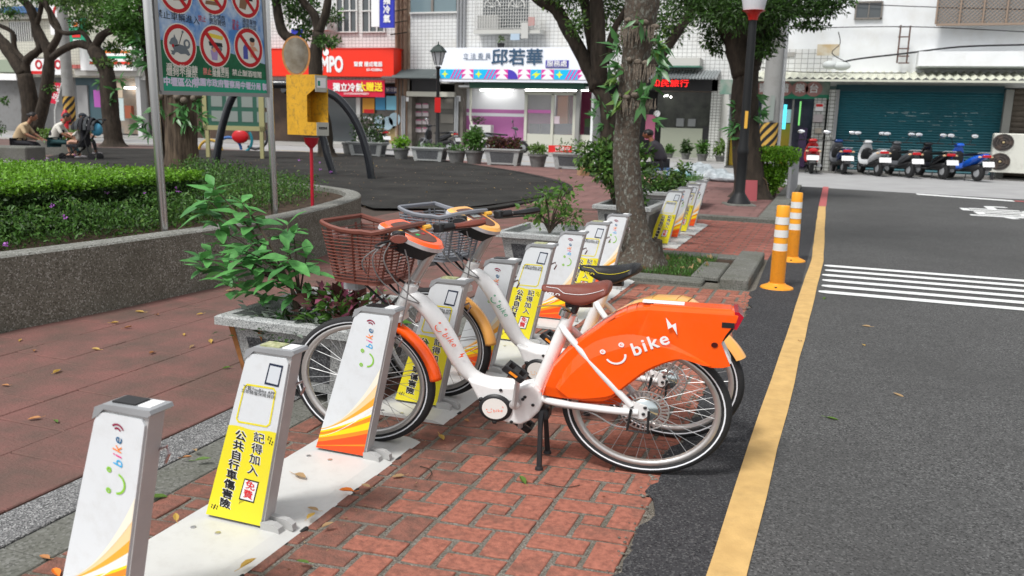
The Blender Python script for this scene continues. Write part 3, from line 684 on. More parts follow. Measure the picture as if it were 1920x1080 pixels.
def fender_shell(m, cx, cz, r0, a0, a1, hw=.031, th=.004, n=22):
    for i in range(n):
        t0, t1 = a0 + (a1 - a0) * i / n, a0 + (a1 - a0) * (i + 1) / n
        pr = [(-hw, -.022), (-hw * .93, -.004), (-hw * .55, .008), (0, .012), (hw * .55, .008), (hw * .93, -.004), (hw, -.022)]
        for j in range(6):
            P = lambda t, q: (cx + (r0 + q[1]) * math.cos(t), q[0], cz + (r0 + q[1]) * math.sin(t))
            m.add([P(t0, pr[j]), P(t0, pr[j + 1]), P(t1, pr[j + 1]), P(t1, pr[j])], [(0, 1, 2, 3)])
def weld(o):
    import bmesh
    b = bmesh.new(); b.from_mesh(o.data); bmesh.ops.remove_doubles(b, verts=b.verts, dist=1e-5); bmesh.ops.recalc_face_normals(b, faces=b.faces); b.to_mesh(o.data); b.free()
    o.data.polygons.foreach_set('use_smooth', [True] * len(o.data.polygons)); o.data.set_sharp_from_angle(angle=math.radians(45))
CABLE = M('cable_grey', (.23, .23, .23), .4)
def bike(label, loc, rz, body, seatm, line, grip, basket, guard_full, disp, bar_turn, dinkc):
    b = thing('rental_bike', label, 'bicycle', (loc[0], loc[1], 0), rz, 'parked rental bicycles', (1, 1, .822))
    wheel(b, 0, -.10); wheel(b, WB, 0, True)
    Wm = WHITE
    # frame
    m = MB(); m.tube(smooth(P2([(.148, .655), (.170, .71), (.200, .79), (.206, .808)]), 3), .029, 14, 0); m.build('head_tube', Wm, b, smooth=True)
    m = MB(); dt = smooth(P2([(.185, .755), (.235, .735), (.29, .675), (.335, .60), (.375, .52), (.41, .45), (.45, .395), (.51, .365), (.60, .36), (.70, .355)]), 4)
    m.tube(dt, [.033 + .006 * math.sin(PI * min(1, i / 24)) for i in range(len(dt))], 14, 0, sq=(1, .88)); m.build('down_tube', Wm, b, smooth=True)
    m = MB(); m.tube(P2([(.712, .33), (.835, .735)]), [.027, .026], 14); m.build('seat_tube', Wm, b, smooth=True)
    for s in (-1, 1):
        m = MB(); m.tube(smooth([(.805, s * .012, .668), (.845, s * .055, .63), (.96, s * .072, .49), (1.085, s * .072, .345)], 4), .0135, 10); m.build('seat_stay', Wm, b, smooth=True)
        m = MB(); m.tube(smooth([(.745, s * .03, .325), (.80, s * .06, .322), (1.0, s * .072, .316), (1.11, s * .072, .318)], 4), .0165, 10); m.build('chain_stay', Wm, b, smooth=True)
        m = MB(); m.prism([(1.05, .298), (1.13, .29), (1.155, .315), (1.14, .35), (1.09, .365), (1.055, .345)], s * .064, s * .078, 'y'); m.build('dropout', Wm, b)
        for bx, bz in ((1.085, .345), (1.135, .345), (1.13, .315)): m = MB(); m.lathe([(.007, 0), (.007, .004), (.004, .006)], 8, T=Tr(bx, s * .078, bz) @ Matrix.Rotation(PI / 2 * (1 if s < 0 else -1), 4, 'X')); m.build('bolt', DARK, b)
        m = MB(); m.tube(smooth([(.152 + 0 * s, s * .03, .655), (.12, s * .055, .60), (.07, s * .058, .46), (.0, s * .052, R_)], 4), [.020, .020, .020, .019, .019, .018, .018, .017, .016, .015, .014, .013, .012], 10, sq=(1, .75)); m.build('fork_blade', Wm, b, smooth=True)
    m = MB(); m.box(.125, .178, -.055, .055, .635, .668, bev=.008); m.build('fork_crown', Wm, b)
    m = MB(); m.prism([(.447, .39), (.47, .345), (.50, .28), (.522, .232), (.566, .205), (.622, .192), (.665, .19), (.70, .215), (.735, .262), (.752, .314), (.738, .365), (.711, .395), (.66, .375), (.55, .365)][::-1], -.052, .052, 'y')
    o = m.build('motor_case', Wm, b); bv = o.modifiers.new('bev', 'BEVEL'); bv.width = .012; bv.segments = 3
    TYm = Matrix.Rotation(PI / 2, 4, 'X')
    m = MB(); m.lathe([(.0, .052), (.066, .052), (.066, .058), (.056, .066), (.053, .066), (.0, .066)], 30, T=Tr(.566, 0, .264) @ TYm)
    for k in range(3): m.lathe([(.010, .05), (.010, .06), (.006, .063)], 8, T=Tr(.566 + .068 * math.cos(k * 2.094 + .5), 0, .264 + .068 * math.sin(k * 2.094 + .5)) @ TYm)
    m.build('motor_ring', BLACK, b, smooth=True)
    m = MB(); m.lathe([(.0, .0662), (.050, .0662), (.050, .0675), (.0, .0678)], 30, T=Tr(.566, 0, .264) @ TYm); cv = m.build('motor_cover', M('cover_cream', (.72, .70, .66), .35), b, smooth=True)
    logo(cv, [body], Tr(.545, -.0683, .243), .035, bolt=(1.45, .75, .35))
    for bx, bz in ((.585, .352), (.68, .33), (.672, .318), (.712, .295), (.63, .203)):
        m = MB(); m.lathe([(.007, .052), (.007, .056), (.003, .057)], 8, T=Tr(bx, 0, bz) @ TYm); m.build('bolt', DARK, b)
    for s, a in ((-1, math.radians(86)), (1, math.radians(-94))):
        m = MB(); L = .182; cx, cz = .648, .300
        ex, ez = cx + L * math.cos(a), cz + L * math.sin(a)
        m.tube([(cx, s * .075, cz), ((cx + ex) / 2, s * .082, (cz + ez) / 2), (ex, s * .088, ez)], [.027, .021, .022], 8, sq=(1, .5)); m.lathe([(.019, .05), (.021, .09), (.012, .094)], 14, T=Tr(cx, 0, cz) @ (TYm if s < 0 else Matrix.Rotation(-PI / 2, 4, 'X')))
        cr = m.build('crank_arm', M('crank_silver', (.52, .50, .49), .4, .4), b, smooth=True)
        m = MB(); y0, y1 = sorted((s * .1, s * .185)); T = Tr(ex, 0, ez) @ Matrix.Rotation(math.radians(38), 4, 'Y')
        m.box(-.045, .045, y0, y0 + .014, -.014, .014, T=T, bev=.004); m.box(-.045, .045, y1 - .014, y1, -.014, .014, T=T, bev=.004)
        m.box(-.047, -.036, y0, y1, -.011, .011, T=T); m.box(.036, .047, y0, y1, -.011, .011, T=T); m.box(-.012, .012, y0, y1, -.011, .011, T=T)
        pd = m.build('pedal', BLACK, b)
        m = MB(); m.box(-.018, .018, (y0 if s < 0 else y1) - .0012, (y0 if s < 0 else y1) + .0012, -.005, .006, T=T); m.build('pedal_reflector', M('reflector_amber', (.8, .25, .02), .2), pd)
    # rear guard with the box-like tail
    m = MB(); out = [(.752, .352), (.762, .40), (.790, .49), (.84, .57), (.90, .635), (.966, .702), (1.01, .740), (1.052, .768), (1.085, .782), (1.13, .788)]
    if guard_full:
        out += [(1.437, .790), (1.432, .76), (1.40, .70), (1.388, .665), (1.425, .567), (1.40, .556), (1.356, .552), (1.325, .562), (1.296, .575), (1.25, .578), (1.191, .552), (1.132, .508), (1.064, .436), (1.034, .400), (1.015, .372), (.99, .355), (.96, .347), (.90, .343), (.847, .345)]
    else:
        out = [(.752, .352), (.762, .40), (.790, .49), (.84, .57), (.90, .625), (.98, .690), (1.06, .722), (1.16, .730), (1.20, .722), (1.23, .70), (1.24, .60), (1.191, .58), (1.132, .545), (1.064, .47), (1.034, .420), (1.015, .38), (.96, .347), (.847, .345)]
    n = len(out); hw = .072
    for s in (-1, 1):
        m = MB(); m.add([(x, s * (hw - (.010 if z < .4 else 0)), z) for x, z in out], [tuple(range(n)) if s < 0 else tuple(range(n - 1, -1, -1))])
        # swollen wheel arch
        ar = [(.80, .40), (.84, .50), (.90, .59), (.965, .642), (1.057, .672), (1.125, .668), (1.206, .648), (1.287, .605), (1.36, .562)]
        lo = [(.85, .36), (.90, .36), (.95, .37), (1.01, .39), (1.07, .455), (1.13, .52), (1.19, .56), (1.25, .583), (1.33, .562)]
        ym = s * (hw + .010)
        ad = smooth([(x, s * (hw + .0005), z) for x, z in ar], 3); ld = smooth([(x, ym, z) for x, z in lo], 3)
        mid = [Vector((a_.x * .75 + l_.x * .25, ym - s * .001, a_.z * .75 + l_.z * .25)) for a_, l_ in zip(ad, ld)]
        for i in range(len(ad) - 1):
            q = [ad[i], ad[i + 1], mid[i + 1], mid[i]]; q2 = [mid[i], mid[i + 1], ld[i + 1], ld[i]]
            m.add(q if s > 0 else q[::-1], [(0, 1, 2, 3)]); m.add(q2 if s > 0 else q2[::-1], [(0, 1, 2, 3)])
        if s < 0 or True:
            o = m.build('rear_guard_side', body, b)
    m = MB(); top = out[:len(out) - 0]
    e0 = 10 if guard_full else 9
    for i in range(0, e0 + (1 if guard_full else 0)):
        (xa, za), (xb, zb) = out[i], out[i + 1]
        if guard_full and i >= 9:
            pr = [(-hw, 0), (-hw * .86, .012), (-.03, .016), (.03, .016), (hw * .86, .012), (hw, 0)]
        else: pr = [(-hw, 0), (-hw * .8, .006), (-.03, .011), (.03, .011), (hw * .8, .006), (hw, 0)]
        nx, nz = -(zb - za), (xb - xa); L = math.hypot(nx, nz); nx, nz = nx / L, nz / L
        for j in range(5):
            (ya, da), (yb, db) = pr[j], pr[j + 1]
            m.add([(xa + nx * da, ya, za + nz * da), (xb + nx * da, ya, zb + nz * da), (xb + nx * db, yb, zb + nz * db), (xa + nx * db, yb, za + nz * db)], [(3, 2, 1, 0)])
    o = m.build('rear_guard_top', body, b); weld(o)
    if guard_full:
        m = MB(); m.box(1.14, 1.42, -.045, .045, .800, .809, bev=.004); m.build('rear_top_ridge', body, b)
        m = MB(); m.box(1.10, 1.25, -.028, .028, .8095, .8105); m.build('top_sticker', PWHITE, b)
        m = MB(); m.prism([(1.44, .806), (1.458, .786), (1.437, .728), (1.41, .735), (1.43, .775), (1.425, .806)], -.07, .07, 'y'); tl_ = m.build('tail_light', M('tail_red', (.45, .005, .02), .15, coat=1), b)
        m = MB(); m.box(1.385, 1.428, -.0735, .0735, .735, .758); m.build('tail_bracket', BLACK, b); m = MB(); m.prism([(1.43, .73), (1.395, .668), (1.378, .672), (1.41, .74)], -.055, .055, 'y'); m.build('tail_bracket', BLACK, b)
        m = MB(); m.prism([(1.392, .66), (1.428, .575), (1.424, .568), (1.384, .655)], -.05, .05, 'y'); pl = m.build('number_plate', PWHITE, b)
        m = MB(); m.lathe([(.0, .0), (.012, 0), (.011, .003), (.0, .003)], 12, T=Tr(1.365, -.0725, .655) @ Matrix.Rotation(PI / 2, 4, 'X')); m.build('side_button', M('dark_red', (.06, .005, .004), .4), b)
        lo_ = logo(b, [PWHITE], Tr(1.030, -.0845, .540) @ Matrix.Rotation(math.radians(-19), 4, 'Y') @ Matrix.Diagonal((1, 1, 1.05, 1)), .145, bolt=(1.50, .50, .55), k=.92, bold=.012)
    else:
        m = MB(); fender_shell(m, WB, R_, R_ + .022, math.radians(84), math.radians(27), hw=.040); o = m.build('rear_mudguard', body, b); weld(o)
        m = MB(); m.tube([(1.245, -.083, .553), (1.134, -.083, .352)], .0055, 6); m.build('guard_strut', SILVER, b)
    m = MB(); m.tube([(1.085, -.09, .335), (1.075, -.095, .24), (1.15, -.095, .235), (1.15, -.09, .335)], .006, 6); m.build('derailleur_cage', BLACK, b)
    m = MB(); m.tube(smooth([(.80, -.06, .302), (.93, -.075, .298), (1.02, -.08, .25), (1.08, -.08, .245)], 4), .0032, 5); m.build('rear_cable', CABLE, b)
    m = MB(); m.tube([(.72, .035, .29), (1.1, .05, .30)], .004, 4); m.tube([(.72, .035, .345), (1.1, .05, .335)], .004, 4); m.box(.73, 1.08, .03, .06, .30, .335); m.build('chain_cover', body, b)
    # double leg stand
    m = MB()
    for s in (-1, 1): m.tube(smooth([(.742, s * .03, .262), (.744, s * .055, .19), (.75, s * .085, .015)], 3), [.014, .013, .011, .010, .010, .0105, .011], 8); m.lathe([(.017, 0), (.015, .012), (.01, .016)], 10, T=Tr(.75, s * .086, .0))
    m.box(.70, .77, -.04, .04, .225, .27, bev=.008); m.build('double_stand', DARK, b, smooth=True)
    # front mudguard
    m = MB(); fender_shell(m, 0, R_, R_ + .016, math.radians(64), math.radians(8)); o = m.build('front_mudguard', body, b); weld(o); o.rotation_euler = (0, 0, -.10)
    so = o.modifiers.new('thick', 'SOLIDIFY'); so.thickness = .003
    m = MB(); 
    for s in (-1, 1): m.tube([(.0, s * .05, R_), (.30, s * .034, .40)], .0022, 4)
    m.build('mudguard_stay', SILVER, b)
    # steering column, bars
    h = bpy.data.objects.new('handlebar', None); COL.objects.link(h); h.parent = b; h.location = (.25, 0, .89); h.rotation_euler = (0, 0, bar_turn)
    q = lambda x, y, z: (x - .25, y, z - .89)
    m = MB(); m.tube([q(.205, 0, .81), q(.298, 0, .985)], [.0205, .019], 14); m.build('stem_post', SILVER, h, smooth=True)
    m = MB(); m.tube([q(.203, 0, .803), q(.217, 0, .83)], .0235, 14); m.build('collar', STEEL, h, smooth=True)
    m = MB(); bar = smooth([q(.33, -.30, 1.075), q(.27, -.21, 1.065), q(.20, -.11, 1.055), q(.185, 0, 1.05), q(.20, .11, 1.055), q(.27, .21, 1.065), q(.33, .30, 1.075)], 5); m.tube(bar, .0115, 10); m.build('bar', SILVER, h, smooth=True)
    for s in (-1, 1):
        m = MB(); g = smooth([q(.345, s * .325, 1.082), q(.30, s * .255, 1.07), q(.272, s * .212, 1.066)], 4); m.tube(g, [.020, .023, .024, .022, .020, .018, .017, .017, .017][:len(g)], 12, sq=(.8, 1.35)); m.build('grip', grip, h, smooth=True)
        m = MB(); m.tube([q(.268, s * .208, 1.066), q(.235, s * .16, 1.06)], .021, 12); m.box(.215 - .25, .255 - .25, min(s * .13, s * .17), max(s * .13, s * .17), 1.045 - .89, 1.085 - .89, bev=.006)
        m.tube(smooth([q(.21, s * .16, 1.04), q(.19, s * .22, 1.03), q(.235, s * .30, 1.035), q(.27, s * .33, 1.04)], 3), .0055, 6); m.build('brake_lever', BLACK, h, smooth=True)
        m = MB(); m.tube([q(.212, s * .118, 1.070), q(.204, s * .085, 1.068)], .0122, 8); m.build('bar_sticker', M('sticker_amber', (.75, .42, .06), .4), h)
    m = MB(); D = Tr(*q(.205, 0, 1.04)) @ Matrix.Rotation(math.radians(24), 4, 'Y')
    # computer housing: black underside, silver ring, coloured top
    def pod(z0, z1, k0, k1, mat, nm, par, sx=.125, sy=.083):
        m = MB(); o = sm2([(-1, -.45), (-.85, -.95), (0, -1), (.75, -.78), (1.05, -.35), (1.1, 0), (1.05, .35), (.75, .78), (0, 1), (-.85, .95), (-1, .45)], 3)
        m.prism([(x * sx * k0, y * sy * k0) for x, y in o], z0, z1, 'z', 0, D, inset=[(x * sx * k1, y * sy * k1) for x, y in o]); ob = m.build(nm, mat, par, smooth=True); ob.data.set_sharp_from_angle(angle=math.radians(30)); return ob
    pod(-.075, -.012, .72, .97, M('pod_black', (.02, .02, .021), .6), 'pod_base', h); pod(-.012, .008, 1.0, 1.0, M('pod_silver', (.6, .6, .62), .3, .3), 'pod_ring', h)
    pt = pod(.008, .022, 1.0, .9, disp, 'pod_cover', h); pod(.0221, .0245, .72, .70, M('pod_screen_rim', (.10, .035, .02) if guard_full else (.2, .2, .2), .3), 'pod_panel', h)
    m = MB(); m.box(-.04, .005, -.028, .028, .0246, .0256, T=D); m.build('screen', M('lcd', (.32, .34, .33), .2), h)
    m = MB(); m.box(.02, .034, -.03, -.012, .0246, .026, T=D); m.build('green_button', M('btn_green', (.03, .4, .1), .4), h); m = MB(); m.box(.02, .034, .012, .03, .0246, .026, T=D); m.build('red_button', M('btn_red', (.4, .03, .03), .4), h)
    # cables
    m = MB()
    for pp in ([q(.19, -.16, 1.03), q(.135, -.17, .96), q(.13, -.12, .85), q(.19, -.06, .76), q(.255, -.035, .73)], [q(.2, -.15, 1.03), q(.17, -.15, .95), q(.19, -.10, .84), q(.26, -.04, .735)], [q(.25, -.13, 1.0), q(.25, -.10, .90), q(.225, -.07, .78), q(.19, -.06, .62)],
               [q(.2, .16, 1.03), q(.10, .17, .97), q(.07, .10, .85), q(.14, .02, .70), q(.16, -.04, .62)], [q(.19, -.16, 1.03), q(.08, -.16, .93), q(.09, -.08, .80), q(.14, -.05, .68), q(.09, -.058, .5)]):
        m.tube(smooth(pp, 5), .0030, 5, caps=False)
    m.build('cables', CABLE, h, smooth=True)
    # basket: slatted, open top
    bk = basketbuild(h, q, basket)
    m = MB(); m.tube([q(.14, -.06, .70), q(.02, -.07, .81)], .006, 6); m.tube([q(.14, .06, .70), q(.02, .07, .81)], .006, 6); m.tube([q(.19, 0, .80), q(.08, 0, .86)], .006, 6); m.box(-.32, -.13, -.07, .07, -.085, -.07); m.build('basket_bracket', DARK, h)
    m = MB(); m.box(q(-.10, 0, 0)[0], q(-.03, 0, 0)[0], -.035, .035, .755 - .89, .80 - .89, bev=.008); m.build('front_lamp', GREYP, h)
    # saddle
    sd = bpy.data.objects.new('saddle', None); COL.objects.link(sd); sd.parent = b; sd.location = (.845, 0, .83)
    rows = []; k = 13
    for i in range(k):
        t = i / (k - 1); x = -.125 + .265 * t
        w = .023 + .068 * (max(0, (t - .30) / .70) ** 1.3 if t > .3 else 0) + .006 * min(1, t * 6); w *= (1 if t < .93 else .93 - (t - .93) * 2.2)
        zt = .012 + .045 * t + .012 * (2 * t - 1) ** 2 - (.015 if t > .97 else 0); drop = (.032 + .066 * max(0, math.sin((t - .10) * PI / .98))) if t > .10 else .032
        row = []
        for j in range(13):
            a = -PI / 2 + PI * j / 12; row.append((x, w * math.sin(a) * 1.05, zt - drop * (1 - math.cos(a)) ** 1.25 - .002 * 0))
        rows.append(row)
    v = [p for r in rows for p in r]; f = []
    for i in range(k - 1):
        for j in range(12): f.append((i * 13 + j, i * 13 + j + 1, (i + 1) * 13 + j + 1, (i + 1) * 13 + j))
    f.append(tuple(range(13))[::-1]); f.append(tuple((k - 1) * 13 + j for j in range(13)))
    for i in range(k - 1): f.append((i * 13 + 12, i * 13, (i + 1) * 13, (i + 1) * 13 + 12))
    m = MB(); m.add(v, f); o = m.build('saddle_shell', seatm, sd, smooth=True, auto=False)
    su = o.modifiers.new('s', 'SUBSURF'); su.levels = su.render_levels = 2
    for s in (-1, 1):
        m = MB(); pts = []
        for i in range(1, k - 1):
            a = s * PI / 2 * (.62 if i > 4 else .70); t = i / (k - 1)
            r = rows[i]; jj = 6 + s * (4 if i > 3 else 3); pts.append(Vector(r[jj]) + Vector((0, s * .001, .0012)))
        m.tube(smooth(pts, 3), .0013, 4); m.build('piping', line, sd)
    text('VELO', .017, line if not guard_full else PWHITE, Tr(-.075, -.0292, -.012) @ FACE @ Matrix.Rotation(-.10, 4, 'Z'), 'saddle_print', sd, bold=.0008, sx=1.3)
    m = MB(); m.tube(P2([(-.03, -.06), (.07, -.05)]), .018, 8); m.tube(P2([(.0, -.10), (.02, -.03)]), .0135, 12); m.build('saddle_rails', DARK, sd, smooth=True)
    m = MB(); m.lathe([(.030, 0), (.031, .03), (.027, .034)], 14, T=Tr(-.028, 0, -.118) @ Matrix.Rotation(.3, 4, 'Y')); m.tube([(.0, -.035, -.10), (.02, -.04, -.095)], .007, 6); m.build('seat_clamp', STEEL, sd, smooth=True)
    m = MB(); m.tube(smooth([(-.01, -.03, -.085), (-.04, -.045, -.06), (-.11, -.045, -.065), (-.13, -.045, -.072)], 4), .007, 6, sq=(.5, 1.2)); m.build('quick_release', M('lever_gold', (.35, .22, .08), .35, .6), sd, smooth=True)
    # print on the down tube
    logo(b, [dinkc], Tr(.318, -.0385, .612) @ Matrix.Rotation(math.radians(60), 4, 'Y'), .072, k=.95, bolt=(2.0, .2, .55) if guard_full else None)
    return b
def basketbuild(h, q, mat):
    bk = bpy.data.objects.new('basket', None); COL.objects.link(bk); bk.parent = h
    def ring(t, grow=0):   # t 0 bottom .. 1 top; outline in xy
        x0, x1 = -.085 - .04 * t, .135 + .05 * t; w = .128 + .025 * t
        cx = (x0 + x1) / 2; o = sm2([(x0, -w * .62), (x0 + .015, -w * .92), (cx, -w), (x1 - .03, -w * .98), (x1 - .005, -w * .80), (x1 + .012, 0), (x1 - .005, w * .80), (x1 - .03, w * .98), (cx, w), (x0 + .015, w * .92), (x0, w * .62)], 3)
        z = .825 + .25 * t
        return [q(x, y, z + (.022 * (((x - cx) / .13) ** 2) - .012 - .012 * (x > cx + .05) if t > .999 else 0)) for x, y in o]
    m = MB(); r = ring(1.0); m.tube(r, .010, 6, closed=True, sq=(1.3, .8)); m.build('basket_rim', mat, bk, smooth=True)
    m = MB(); 
    for i in range(15):
        t = .04 + .87 * i / 14; m.tube(ring(t), .0042, 4, closed=True, sq=(.7, 1.2))
    m.build('basket_slats', mat, bk)
    m = MB(); a = ring(0); c = ring(.965); n = len(a)
    for i in range(0, n, 2):
        wide = .009 if i % 6 == 0 else .003
        m.tube([a[i], c[i]], [wide * .9, wide], 4, sq=(1, .4) if i % 6 == 0 else (1, 1))
    m.build('basket_ribs', mat, bk)
    m = MB(); m.prism([(p[0], p[1]) for p in a], a[0][2] - .012, a[0][2] + .006, 'z'); m.build('basket_floor', mat, bk)
    m = MB(); o = ring(.90); o2 = ring(.70); m.add([o[0], o[-1], o[-2], o2[-2], o2[-1], o2[0]], [(0, 1, 2, 3, 4, 5)]); m.build('basket_label', M('label_mix', (.7, .7, .68), .5, col2=(.5, .06, .03), vscale=40), bk)
    return bk
GREENP = M('print_green', '#17a06a', .5)
ORP = M('print_orange', '#f0572a', .5)
bike('white framed bike with glossy orange rear guard and brown basket', (-1.7002, 2.8995), .1308, ORANGE, LEATHER, PWHITE, LEATHER, BROWNP, True, ORANGE, -.20, ORP)
GB = M('basket_grey', (.20, .21, .235), .35)
bike('white framed bike behind, with pale orange mudguards, black saddle and grey basket', (-1.70, 3.555), -.075, YELLOWB, BLKL, M('line_yellow', (.7, .6, .03), .4), BLKL, GB, False, YELLOWB, -.12, GREENP)
# ------------------------------------------------------------------ foliage helpers
def leafmat(name, col, rough=.5, trans=.35, island=.35, spec=.4):
    return M(name, col, rough, island=island, trans=trans, spec=spec)
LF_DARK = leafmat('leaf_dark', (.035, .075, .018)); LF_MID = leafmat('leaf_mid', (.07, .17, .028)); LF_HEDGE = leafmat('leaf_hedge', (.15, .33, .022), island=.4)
LF_LIGHT = leafmat('leaf_light', (.11, .20, .035)); LF_GLOSS = leafmat('leaf_glossy', (.055, .16, .045), .35, .25, .3); LF_BLUEG = leafmat('leaf_fern', (.06, .15, .04))
LF_BR = leafmat('leaf_brown', (.16, .07, .03)); LF_PINK = leafmat('leaf_pink', (.30, .08, .14)); LF_MAR = leafmat('leaf_maroon', (.09, .035, .03)); LF_YL = leafmat('leaf_yellow', (.55, .36, .08)); LF_DRY = leafmat('leaf_dry', (.42, .28, .14))
VIO = leafmat('petal_violet', (.45, .16, .55), island=.2); BARK = M('bark', (.10, .075, .055), .95, col2=(.045, .035, .027), vscale=14, zs=.3, bump=1.0, bscale=30, dirt=.3, dscale=6, dcol=(.2, .2, .16))
BARKD = M('bark_dark', (.05, .038, .028), .95, col2=(.02, .016, .012), vscale=12, zs=.3, bump=1.0, bscale=24, detail=10)
BARKM = M('bark_mossy', (.105, .082, .063), .95, col2=(.03, .024, .019), vscale=34, zs=.55, bump=1.0, bscale=60, dirt=.9, dscale=34, dcol=(.36, .37, .32), detail=14)
STEM = M('plant_stem', (.09, .10, .04), .7)
def leaf_arrays(P, D, Nn, L, W, fold=.18):
    """four-triangle leaves: P base, D direction, Nn normal, L length, W width arrays"""
    D = D / (np.linalg.norm(D, axis=1, keepdims=True) + 1e-9); Sd = np.cross(D, Nn); Sd /= (np.linalg.norm(Sd, axis=1, keepdims=True) + 1e-9); Nn = np.cross(Sd, D)
    L = L[:, None]; W = W[:, None]
    a = P; b = P + D * L * .45 + Sd * W * .5 + Nn * W * fold; c = P + D * L - Nn * L * .12; d = P + D * L * .45 - Sd * W * .5 + Nn * W * fold; e = P + D * L * .5
    return np.stack([a, b, c, d, e], 1)
def leaf_obj(name, sets, parent=None):
    """sets: list of (leaf points n,5,3 , material)"""
    V = []; F = []; MI = []; mats = []; o = 0
    for pts, mat in sets:
        n = len(pts); V.append(pts.reshape(-1, 3)); base = o + np.arange(n)[:, None] * 5
        f = np.concatenate([base + np.array([[0, 1, 4]]), base + np.array([[1, 2, 4]]), base + np.array([[2, 3, 4]]), base + np.array([[3, 0, 4]])], 1).reshape(-1, 3); F.append(f); MI.append(np.full(len(f), len(mats))); mats.append(mat); o += n * 5
    V = np.concatenate(V); F = np.concatenate(F); MI = np.concatenate(MI)
    me = bpy.data.meshes.new(name); me.vertices.add(len(V)); me.vertices.foreach_set('co', V.ravel()); me.loops.add(len(F) * 3); me.loops.foreach_set('vertex_index', F.ravel().astype(np.int32))
    me.polygons.add(len(F)); me.polygons.foreach_set('loop_start', np.arange(len(F)) * 3); me.polygons.foreach_set('loop_total', np.full(len(F), 3)); me.update(calc_edges=True)
    me.polygons.foreach_set('material_index', MI.astype(np.int32)); me.validate()
    for m in mats: me.materials.append(m)
    ob = bpy.data.objects.new(name, me); COL.objects.link(ob)
    if parent: ob.parent = parent
    return ob
def rs(seed): return np.random.RandomState(seed)
def scatter_box(R, n, x0, x1, y0, y1, z0, z1, L, W=None, up=.3, shell=0.0):
    P = np.stack([R.uniform(x0, x1, n), R.uniform(y0, y1, n), R.uniform(z0, z1, n)], 1)
    D = R.normal(size=(n, 3)); D[:, 2] += up; N = R.normal(size=(n, 3)) * .6; N[:, 2] += .9
    l = L * R.uniform(.6, 1.25, n); return leaf_arrays(P, D, N, l, l * (W or .55))
def scatter_blobs(R, n, blobs, L, W=.45, droop=0.0, shell=.6):
    """leaves in clumps: blobs (x,y,z,rx,ry,rz)"""
    B = np.array(blobs); wgt = (B[:, 3] * B[:, 4] * B[:, 5]) ** .6; k = R.choice(len(B), n, p=wgt / wgt.sum())
    d = R.normal(size=(n, 3)); d /= np.linalg.norm(d, axis=1, keepdims=True); r = R.uniform(shell, 1.08, n)[:, None]
    P = B[k, :3] + d * B[k, 3:6] * r; D = d + R.normal(size=(n, 3)) * .6; D[:, 2] -= droop; N = d * .5 + R.normal(size=(n, 3)) * .5; N[:, 2] += .6
    l = L * R.uniform(.6, 1.3, n); return leaf_arrays(P, D, N, l, l * W)
# ------------------------------------------------------------------ the raised bed
BED_Z = .45
wall_o = [(-5.05, 0.0), (-4.80, 1.5), (-4.62, 2.8), (-4.50, 3.54), (-4.41, 4.1), (-4.34, 4.85), (-4.30, 5.67), (-4.42, 6.7), (-4.62, 7.6), (-4.85, 8.25), (-5.2, 8.75), (-5.7, 9.1), (-6.4, 9.35), (-8.5, 9.8), (-14, 10.6)]
wo_ = smooth([(x, y, 0) for x, y in wall_o], 5); n = len(wo_)
bw = tag(bpy.data.objects.new('planting_bed', None), 'long raised planting bed with curved pebble dash wall and green hedge', 'planting bed'); COL.objects.link(bw)
def offs(pts, d):
    o = []
    for i, p in enumerate(pts):
        t = (pts[min(i + 1, len(pts) - 1)] - pts[max(i - 1, 0)]).normalized(); o.append(p + Vector((-t.y, t.x, 0)) * d)
    return o
wi_ = offs(wo_, .17); m = MB(); v = []
for p, q in zip(wo_, wi_): v += [(p.x, p.y, -.02), (p.x, p.y, BED_Z - .012), (p.x + (q.x - p.x) * .08, p.y + (q.y - p.y) * .08, BED_Z), (q.x, q.y, BED_Z), (q.x, q.y, BED_Z - .1)]
f = []; mi = []
for i in range(n - 1):
    for j in range(4): f.append((i * 5 + j, (i + 1) * 5 + j, (i + 1) * 5 + j + 1, i * 5 + j + 1)); mi.append(0 if j < 1 else 1)
m.v = v; m.f = f; m.mi = mi; o = m.build('bed_wall', [WALLC, CAPC], bw, smooth=True)
pts = [(q.x, q.y) for q in wi_] + [(-18, 11), (-18, -1)]; m = MB(); m.poly([(x, y, BED_Z - .05) for x, y in pts]); m.build('bed_soil', SOIL, bw)
R = rs(1)
# clipped hedge: bright green leaves on top, dark green below
def hx(y): return -5.38 - .03 * max(0, y - 5.5)
H = thing('box_hedge', 'low clipped hedge with bright green top in the raised bed', 'hedge', (0, 0, 0))
nn = 52000; P = np.stack([R.uniform(-9.5, -5.4, nn), R.uniform(2.2, 6.35, nn), np.zeros(nn)], 1); side = R.rand(nn) < .34
zt = .775 + .02 * np.sin(P[:, 1] * 6) * np.cos(P[:, 0] * 5) + R.normal(size=nn) * .012; P[:, 2] = zt
P[side, 0] = -5.4 + R.normal(size=side.sum()) * .03; P[side, 2] = R.uniform(.5, .78, side.sum()); kk = (P[:, 1] > 6.1) & (~side); P[kk, 2] -= R.uniform(0, .2, kk.sum()) * (R.rand(kk.sum()) < .5)
keep = (side | (P[:, 0] > -9.2)) & ~(side & (P[:, 2] < .62) & (R.rand(nn) < .6)); P = P[keep]; s2 = side[keep]; k = len(P)
D = R.normal(size=(k, 3)); D[:, 2] += .4; D[s2, 0] += 1.2; N = R.normal(size=(k, 3)) * .5; N[:, 2] += 1
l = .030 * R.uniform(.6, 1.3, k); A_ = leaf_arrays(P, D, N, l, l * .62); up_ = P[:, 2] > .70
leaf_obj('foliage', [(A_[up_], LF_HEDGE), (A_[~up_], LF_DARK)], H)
m = MB(); m.box(-9.5, -5.47, 2.2, 6.25, .42, .745); m.build('inner_twigs', M('hedge_inside', (.022, .03, .012), 1), H)
